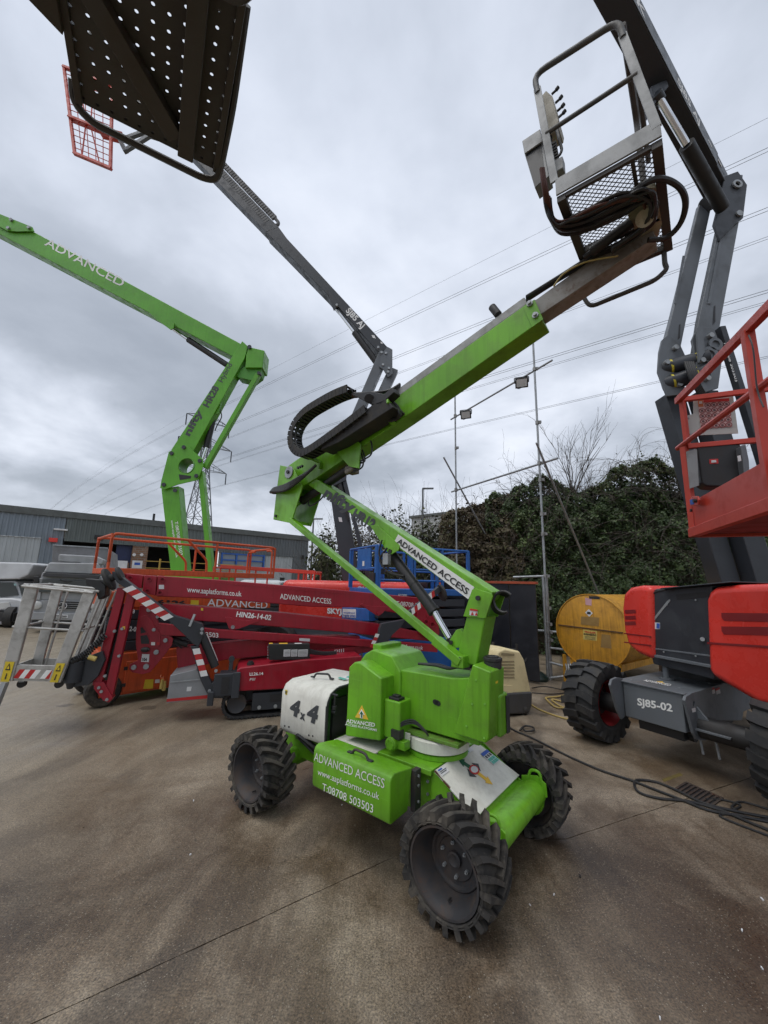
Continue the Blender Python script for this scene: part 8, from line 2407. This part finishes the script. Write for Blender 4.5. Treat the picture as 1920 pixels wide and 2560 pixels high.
vp('headlight', [(-4, 1508), (22, 1505), (28, 1520), (0, 1524)], .06, paint('headlight_lens', (.6, .6, .58)), .04, .01)
vp('door_mirror', [(62, 1480), (72, 1482), (72, 1500), (62, 1498)], .15, 'black', -.2, .02)
sticker([va(34, 1459, -.415), va(40, 1459, -.415), va(42, 1464, -.415), va(36, 1464, -.415)], paint('pale_sticker', (.4, .6, .6), bump=0), VN)
for x in (28, -100):
    for b in (.02, -4.6):
        q = va(x, 1545, b); mb = MB(); c = Vector((q.x, q.y, .36)); mb.cyl(c - VT.u * .12, c + VT.u * .12, .36, n=24); mb.build('wheel', 'rubber2', VN)
        mb = MB(); mb.cyl(c + VT.u * .12, c + VT.u * .13, .2, n=16); mb.build('hub_cap', 'galv', VN)
mb = MB(); q = va(-30, 1545, 0); mb.box((q.x - 1.3, q.y, .22), (2.2, 0, 0), (0, 5.2, 0), (0, 0, .3)); mb.build('sill', 'black', VN, bevel=.02)
# white van roof peeping between the rails
q0, q1 = yp(592, 1455, 12.5), yp(708, 1470, 12.5)
WV = thing('van', 'white van mostly hidden behind the crimson booms, only its roof showing', 'van', ((q0.x + q1.x) / 2, 13, 0))
mb = MB(); mb.box((q0.x, 12.5, .45), (q1.x - q0.x, 0, 0), (0, 2.0, 0), (0, 0, yp(620, 1449, 12.5).z - .45)); mb.build('body', vw, WV, bevel=.18)
mb = MB(); z_ = yp(700, 1452, 12.45).z; mb.box((q1.x - .12, 12.45, z_ - .6), (.3, 0, 0), (0, 1.6, 0), (0, 0, .55)); mb.build('windscreen', glass('lorry_glass'), WV, bevel=.08)
mb = MB(); mb.cbox((q1.x - .05, 12.5, z_ + .05), (.12, 0, 0), (0, .12, 0), (0, 0, .1)); mb.build('roof_fitting', 'black', WV)
for x in (q0.x + .3, q1.x - .1):
    mb = MB(); mb.cyl((x, 12.45, .34), (x, 12.65, .34), .34, n=20); mb.build('wheel', 'rubber2', WV)

# ------------------------------------------------------------------ pylon and conductors
TD = 105.
tb0 = yp(482, 1430, TD)
hd_ = R(180 - 38.0)
ldir = Vector((-math.sin(R(51)), math.cos(R(51)), 0))      # line runs away to the left
aarm = Vector((ldir.y, -ldir.x, 0))                          # cross-arms
PY = thing('pylon', 'grey lattice electricity pylon behind the tall green lift', 'pylon', (tb0.x, tb0.y, 0))
steel = paint('weathered_galvanised', (.13, .14, .15), .6, .2, bump=0)
base = Vector((tb0.x, tb0.y, 0))
Hh = 52.
def hw(z):                                                   # half width of the body
    return 4.2 * (1 - z / 30) + 1.15 * (z / 30) if z < 30 else 1.15 - .75 * (z - 30) / 22
def pc(i, z):
    s, t = ((1, 1), (1, -1), (-1, -1), (-1, 1))[i]
    return base + (ldir * s + aarm * t) * hw(z) + ZZ * z
zs = [0, 7, 13, 18, 22.5, 26.5, 30, 33, 36, 39, 42, 45, 48, 52]
mb = MB()
for i in range(4):
    for k in range(len(zs) - 1):
        mb.beam(pc(i, zs[k]), pc(i, zs[k + 1]), .22, .22)
mb.build('legs', steel, PY)
mb = MB()
for i in range(4):
    j = (i + 1) % 4
    for k in range(len(zs) - 1):
        mb.beam(pc(i, zs[k]), pc(j, zs[k + 1]), .12, .12); mb.beam(pc(j, zs[k]), pc(i, zs[k + 1]), .12, .12); mb.beam(pc(i, zs[k]), pc(j, zs[k]), .12, .12)
mb.build('lattice', steel, PY, kind='stuff')
tips = []
for z in (31.5, 38.5, 45.5):
    ln_ = {31.5: 6.6, 38.5: 7.6, 45.5: 6.2}[z]
    for s in (-1, 1):
        tip = base + aarm * (s * ln_) + ZZ * (z + .4)
        mb = MB()
        for i in range(4):
            if (aarm * ((1, -1, -1, 1)[i])).dot(aarm) * s > 0:
                for zz in (z, z + 2.2): mb.beam(pc(i, zz), tip, .12, .12)
        q = base + aarm * (s * hw(z)); 
        for f in (.3, .6):
            a_ = (q + ZZ * z).lerp(tip, f); b_ = (q + ZZ * (z + 2.2)).lerp(tip, f); mb.beam(a_, b_, .08, .08)
        arm = mb.build('cross_arm', steel, PY)
        mb = MB(); mb.cyl(tip, tip - ZZ * 3.2, .16, n=8); mb.build('insulator', 'sjdark', PY)
        tips.append((tip - ZZ * 3.2, s, z))
tips.append((base + ZZ * 52, 0, 52))
for k, (t_, s, z) in enumerate(tips):
    mb = MB()
    for off in ((-.22, .22) if s else (0,)):
        pts = []
        for i in range(-60, 61):
            d = i * 5.0
            sag = .00050 * d * d if i > 0 else 0.00012 * d * d - .012 * abs(d) * 0
            pts.append(t_ + ldir * d + aarm * off * 1.0 - ZZ * sag)
        mb.tube(pts, .022 if s else .016, 5)
    o = mb.build('power_line', paint('grey_conductor', (.10, .11, .12), .5, 0, bump=0), None)
    side = {1: 'right', -1: 'left', 0: 'top'}[s]; lev = {31.5: 'lowest', 38.5: 'middle', 45.5: 'highest', 52: 'peak'}[z]
    tag(o, f'twin overhead conductors strung from the {lev} {side} arm of the pylon' if s else 'single earth wire strung from the very peak of the pylon', 'power line', 'overhead power lines')

# ------------------------------------------------------------------ lamp columns
def lamp(x, ytop, Y, label, arm=.9):
    t_ = yp(x, ytop, Y)
    T_ = thing('street_lamp', label, 'street lamp', (t_.x, t_.y, 0), 'street lamps beyond the hedge')
    mb = MB(); mb.cyl((t_.x, t_.y, 0), t_, .13, .075, n=10); mb.build('column', steel, T_)
    mb = MB(); mb.beam(t_ - Vector((.05, 0, -.02)), t_ + Vector((arm, 0, .05)), .22, .12); mb.build('lantern', steel, T_, bevel=.02)
lamp(1057, 1222, 32, 'taller street lamp standing in front of the pale clad building'); lamp(784, 1298, 38, 'shorter street lamp standing right of the grey warehouse')
lamp(924, 1312, 60, 'small distant street lamp between the middle booms and the hedge', .6)
# ------------------------------------------------------------------ planting
rg_ = np.random.default_rng(4)
def leaf_mat(name, c1, c2, c3, rough=.45):
    m, t, p = mat_base(name)
    at = t.nodes.new('ShaderNodeAttribute'); at.attribute_name = 'tint'
    r = tramp(t, at.outputs['Fac'], [(0, c1), (.55, c2), (1, c3)])
    ln(t, r.outputs[0], p.inputs['Base Color'])
    p.inputs['Roughness'].default_value = rough
    p.inputs['Specular IOR Level'].default_value = .35
    return m
ivy_m = leaf_mat('ivy_leaves', (.027, .043, .015), (.054, .088, .027), (.125, .165, .055), .46)
dry_m = leaf_mat('dry_scrub_leaves', (.05, .035, .02), (.085, .065, .035), (.11, .12, .045), .6)
oli_m = leaf_mat('olive_scrub_leaves', (.035, .045, .018), (.07, .085, .03), (.15, .15, .06), .55)
twig_m = paint('bare_twigs', (.075, .062, .052), .8, .3, bump=0)
bark_m = paint('grey_bark', (.09, .075, .06), .85, .4, bump=0)
def leaf_cloud(name, pos, nrm, size, mat, parent=None, kind=None, tint=None):
    """many small leaf faces (two triangles, folded on the midrib)"""
    n = len(pos)
    nrm = nrm + rg_.normal(0, .55, (n, 3)); nrm /= np.linalg.norm(nrm, axis=1)[:, None]
    r = rg_.normal(0, 1, (n, 3)); r[:, 2] -= .8
    a = r - nrm * (r * nrm).sum(1)[:, None]; a /= np.linalg.norm(a, axis=1)[:, None] + 1e-9
    b = np.cross(nrm, a)
    s = size * (rg_.gamma(6, 1 / 6., n).clip(.45, 1.9))[:, None]
    v0 = pos - a * s * .5; v1 = pos + b * s * .42 + nrm * s * .12; v2 = pos + a * s * .6; v3 = pos - b * s * .42 + nrm * s * .12
    V = np.stack([v0, v1, v2, v3], 1).reshape(-1, 3)
    me = bpy.data.meshes.new(name)
    bs = np.array(basep(parent))
    V = V - bs
    me.vertices.add(n * 4); me.vertices.foreach_set('co', V.astype(np.float32).ravel())
    idx = (np.arange(n) * 4)[:, None]
    tri = np.concatenate([idx + np.array([[0, 1, 2]]), idx + np.array([[0, 2, 3]])], 1).reshape(-1)
    me.loops.add(n * 6); me.loops.foreach_set('vertex_index', tri.astype(np.int32))
    me.polygons.add(n * 2); me.polygons.foreach_set('loop_start', (np.arange(n * 2) * 3).astype(np.int32))
    me.update(calc_edges=True)
    at = me.attributes.new('tint', 'FLOAT', 'FACE')
    tv = rg_.beta(2.0, 2.6, n) if tint is None else np.clip(tint, 0, 1)
    at.data.foreach_set('value', np.repeat(tv, 2).astype(np.float32))
    me.materials.append(mat)
    o = bpy.data.objects.new(name, me); COL.objects.link(o)
    if parent is not None: o.parent = parent
    if kind: o['kind'] = kind
    return o
def nz(x, y, z, s, seed):
    """cheap smooth noise"""
    r = np.random.default_rng(seed); o = 0
    for k in range(5):
        f = r.normal(0, 1, 3) * s * (1 + .8 * k); p = r.uniform(0, 6.28); o = o + np.sin(f[0] * x + f[1] * y + f[2] * z + p) / (1 + .5 * k)
    return o / 2.2
# the ivy-covered bank: profile height follows the skyline of the photo
prof = [(1100, 1300), (1180, 1262), (1215, 1250), (1262, 1232), (1300, 1215), (1345, 1196), (1400, 1192), (1450, 1212), (1500, 1222), (1540, 1180), (1575, 1166), (1620, 1160), (1680, 1172), (1760, 1190), (1850, 1180), (1960, 1170), (2200, 1150)]
path_b = []
for x, y in prof:
    Y = 12.6 - 2.4 * (x - 1100) / 900
    path_b.append(yp(x, y, Y))
P_ = np.array([tuple(p) for p in path_b])
cum = np.concatenate([[0], np.cumsum(np.linalg.norm(np.diff(P_[:, :2], axis=0), axis=1))])
def bank(s):
    return np.stack([np.interp(s, cum, P_[:, i]) for i in range(3)], 1)
tang = (P_[-1, :2] - P_[0, :2]); tang /= np.linalg.norm(tang)
outn = np.array([tang[1], -tang[0], 0.]);
if outn[1] > 0: outn = -outn
Ls = cum[-1]
# dark earth core under the ivy
mb = MB(); NS, NT = 60, 14
vs = []
for i in range(NS):
    p = bank(np.array([Ls * i / (NS - 1)]))[0]
    for j in range(NT):
        t = j / (NT - 1)
        z = (p[2] - .35) * math.sin(t * math.pi * .5)
        off = .55 - 1.25 * t ** 1.6 + .14 * float(nz(p[0], p[1], z, 1.6, 3)) - .28
        vs.append(tuple(np.array([p[0], p[1], 0]) + outn * off + np.array([0, 0, z])))
fs = [(i * NT + j, (i + 1) * NT + j, (i + 1) * NT + j + 1, i * NT + j + 1) for i in range(NS - 1) for j in range(NT - 1)]
mb.add(vs, fs)
o = mb.build('bank', paint('bare_earth', (.055, .045, .03), .9, .5, (.09, .075, .05), scale=2), None); tag(o, kind='structure')
def bank_leaves(n, smin, smax, seed, zmin=0.):
    s = rg_.uniform(smin, smax, n); t = rg_.uniform(0, 1.02, n) ** .85
    p = bank(s)
    z = p[:, 2] * np.sin(np.clip(t, 0, 1) * np.pi * .5) * (1 + .0 * t)
    lump = nz(p[:, 0], p[:, 1], z, 1.5, seed); fine_ = nz(p[:, 0], p[:, 1], z, 5.0, seed + 1)
    off = .55 - 1.25 * t ** 1.6 + .38 * lump + .17 * fine_ + rg_.normal(0, .07, n)
    z = z + .18 * lump * t + .10 * fine_ * t + np.abs(rg_.normal(0, .05, n))
    pos = np.stack([p[:, 0], p[:, 1], np.zeros(n)], 1) + outn * off[:, None]; pos[:, 2] = z
    nr = np.tile(outn, (n, 1)) * (1 - t[:, None] * .6); nr[:, 2] += .35 + t * .5
    return pos, nr, lump, fine_, s, t
S_a = float(np.interp(1262, [q[0] for q in prof], cum)); 
pos, nr, lump, fi, s_, t_ = bank_leaves(150000, S_a - .6, Ls, 21)
keep = ~((s_ > np.interp(1720, [q[0] for q in prof], cum)) & (s_ < np.interp(1840, [q[0] for q in prof], cum)) & (t_ < .42 + .1 * fi))
keep &= (lump + .5 * fi + rg_.normal(0, .45, len(s_))) > -1.05
tint = .28 + .16 * lump + .10 * fi + rg_.normal(0, .17, len(s_))
gy = np.exp(-((s_ - (S_a + .35)) ** 2) / .25 - ((pos[:, 2] - 3.4) ** 2) / .6); tint += gy * .55
big_ = keep & (rg_.random(len(s_)) < .12)
tint = np.where(rg_.random(len(s_)) < .05, .95, tint)
o = leaf_cloud('ivy', pos[keep], nr[keep], .056, ivy_m, None, 'stuff', tint[keep]); tag(o, 'dark glossy ivy smothering the bank behind the yard', 'ivy')
pos, nr, lump, fi, s_, t_ = bank_leaves(17000, 0, S_a + .5, 33)
tint = .4 + .2 * lump + rg_.normal(0, .2, len(s_))
o = leaf_cloud('scrub', pos, nr, .075, dry_m, None, 'stuff', tint); tag(o, 'brown dead scrub hanging over the left end of the ivy bank', 'scrub')
# twigs and brambles
def twigs(mb, p, d, L, r, depth, rng, spread=.5, grav=0.0):
    pts = [p]; q = Vector(p); dd = Vector(d).normalized(); n = 5
    for i in range(n):
        dd = (dd + Vector((rng.gauss(0, .10), rng.gauss(0, .10), rng.gauss(0, .08) - grav))).normalized()
        q = q + dd * (L / n); pts.append(q.copy())
    rad = [max(.0022, r * (1 - .65 * i / n)) for i in range(n + 1)]
    mb.tube(pts, rad, 4 if depth < 2 else 5)
    if depth > 0:
        for k in range(rng.randint(3, 5)):
            i = rng.randint(1, n); s_ = Vector((rng.gauss(0, 1), rng.gauss(0, 1), rng.gauss(.2, .6))).normalized()
            twigs(mb, pts[i], (dd + s_ * spread * 1.4), L * rng.uniform(.45, .7), r * .5, depth - 1, rng, spread, grav)
rt = random.Random(21)
# bare sapling against the sky
b0 = yp(1430, 1230, 12.2)
BT_ = thing('bare_tree', 'leafless young tree fanning up above the ivy', 'tree', (b0.x, b0.y, 0))
mb = MB(); mb.tube([(b0.x, b0.y, 0), (b0.x - .03, b0.y, b0.z * .6), tuple(b0)], [.06, .05, .04], 8); mb.build('trunk', bark_m, BT_)
mb = MB()
for k in range(15):
    a = -1.15 + 2.3 * k / 14 + rt.gauss(0, .08)
    st = Vector((b0.x, b0.y, b0.z - rt.uniform(.0, .8)))
    twigs(mb, st, (math.sin(a) * 1.0, rt.gauss(0, .3), math.cos(a) * 1.15 + .1), rt.uniform(1.3, 2.15) * (1 - .25 * abs(a)), .018, 2, rt, .30)
mb.build('branches', twig_m, BT_)
# brambles arching above the bank on the right
BR = thing('bramble', 'tangle of arching bare brambles topping the bank beside the red platform', 'bramble', tuple(Vector(bank(np.array([np.interp(1600, [q[0] for q in prof], cum)]))[0]) * 1) )
mb = MB()
for k in range(110):
    x = rt.uniform(1230, 1790); y = np.interp(x, [q[0] for q in prof], [q[1] for q in prof]) + rt.uniform(-5, 60)
    st = yp(x, y, 12.6 - 2.4 * (x - 1100) / 900 + rt.uniform(-.3, .6))
    twigs(mb, st, (rt.gauss(-.25, .7), rt.gauss(0, .4), rt.uniform(.5, 1.3)), rt.uniform(.4, 1.5) * (1 if x > 1470 else .6), .009, 2 if k % 2 else 1, rt, .45, .16)
mb.build('stems', twig_m, BR)
BR2 = thing('bramble', 'straggling bare stems trailing down the face of the ivy', 'bramble', tuple(yp(1560, 1300, 10.8)))
mb = MB()
for k in range(130):
    x = rt.uniform(1250, 1780); y = rt.uniform(1215, 1440)
    st = yp(x, y, 11.6 - 2.4 * (x - 1100) / 900 + .1)
    twigs(mb, st, (rt.gauss(0, .8), rt.gauss(-.2, .3), rt.gauss(.2, .6)), rt.uniform(.5, 1.3), .007, 1, rt, .5, .10)
mb.build('stems', twig_m, BR2)
n_ = 1100; xs = rg_.uniform(1480, 1800, n_); ys = np.interp(xs, [q[0] for q in prof], [q[1] for q in prof]) - np.abs(rg_.normal(0, 18, n_)) + 16
ps = np.array([tuple(yp(x, y, 12.6 - 2.4 * (x - 1100) / 900 + rt.uniform(-.3, .5))) for x, y in zip(xs, ys)])
leaf_cloud('leaves', ps, rg_.normal(0, 1, (n_, 3)), .055, oli_m, BR)
# separate scrub bushes, left of the hedge
def bush(x0, x1, ytop, ybot, Y, nleaf, mat, label, twig=40, size=.09, seed=1):
    rb_ = random.Random(seed)
    c0 = yp(x0, ybot, Y); c1 = yp(x1, ybot, Y); top = yp((x0 + x1) / 2, ytop, Y)
    cx = (c0.x + c1.x) / 2; w_ = abs(c1.x - c0.x) / 2; H_ = top.z
    T_ = thing('bush', label, 'bush', (cx, Y, 0))
    mb = MB()
    for k in range(twig):
        a = rb_.uniform(-1, 1); st = Vector((cx + a * w_ * .5, Y + rb_.uniform(-.5, .5), rb_.uniform(0, .3)))
        twigs(mb, st, (a * w_ / H_ * .7 + rb_.gauss(0, .1), rb_.gauss(0, .12), 1), H_ * rb_.uniform(.35, .72), .016, 2, rb_, .32, .02)
    mb.build('stems', twig_m, T_)
    u_ = rg_.normal(0, 1, (nleaf, 3)); u_ /= np.linalg.norm(u_, axis=1)[:, None]; rr_ = rg_.uniform(0.15, 1, nleaf) ** .6
    lum = 1 + .28 * nz(u_[:, 0] * 2, u_[:, 1] * 2, u_[:, 2] * 2, 2.0, seed + 9)
    pos = np.stack([cx + u_[:, 0] * rr_ * w_ * 1.1 * lum, Y + u_[:, 1] * rr_ * w_ * .7, H_ * .5 + u_[:, 2] * rr_ * H_ * .5 * lum], 1)
    pos[:, 2] = np.maximum(pos[:, 2], .05)
    leaf_cloud('leaves', pos, u_.copy(), size, mat, T_)
bush(770, 850, 1318, 1450, 17, 4200, oli_m, 'olive scrub bush right of the grey warehouse gable', 26, .10, 2)
bush(830, 950, 1300, 1450, 19, 5000, dry_m, 'brownish scrub bush behind the blue scissor lift rails', 34, .10, 3)
bush(920, 1050, 1280, 1450, 16, 7000, oli_m, 'yellowish green scrub bush below the taller street lamp', 34, .09, 4)
bush(1010, 1130, 1292, 1450, 14.5, 8500, oli_m, 'olive scrub bush behind the left scaffold upright', 30, .09, 5)
bush(1095, 1230, 1262, 1450, 13.6, 9000, dry_m, 'rust brown scrub bush where the ivy bank begins', 40, .085, 6)
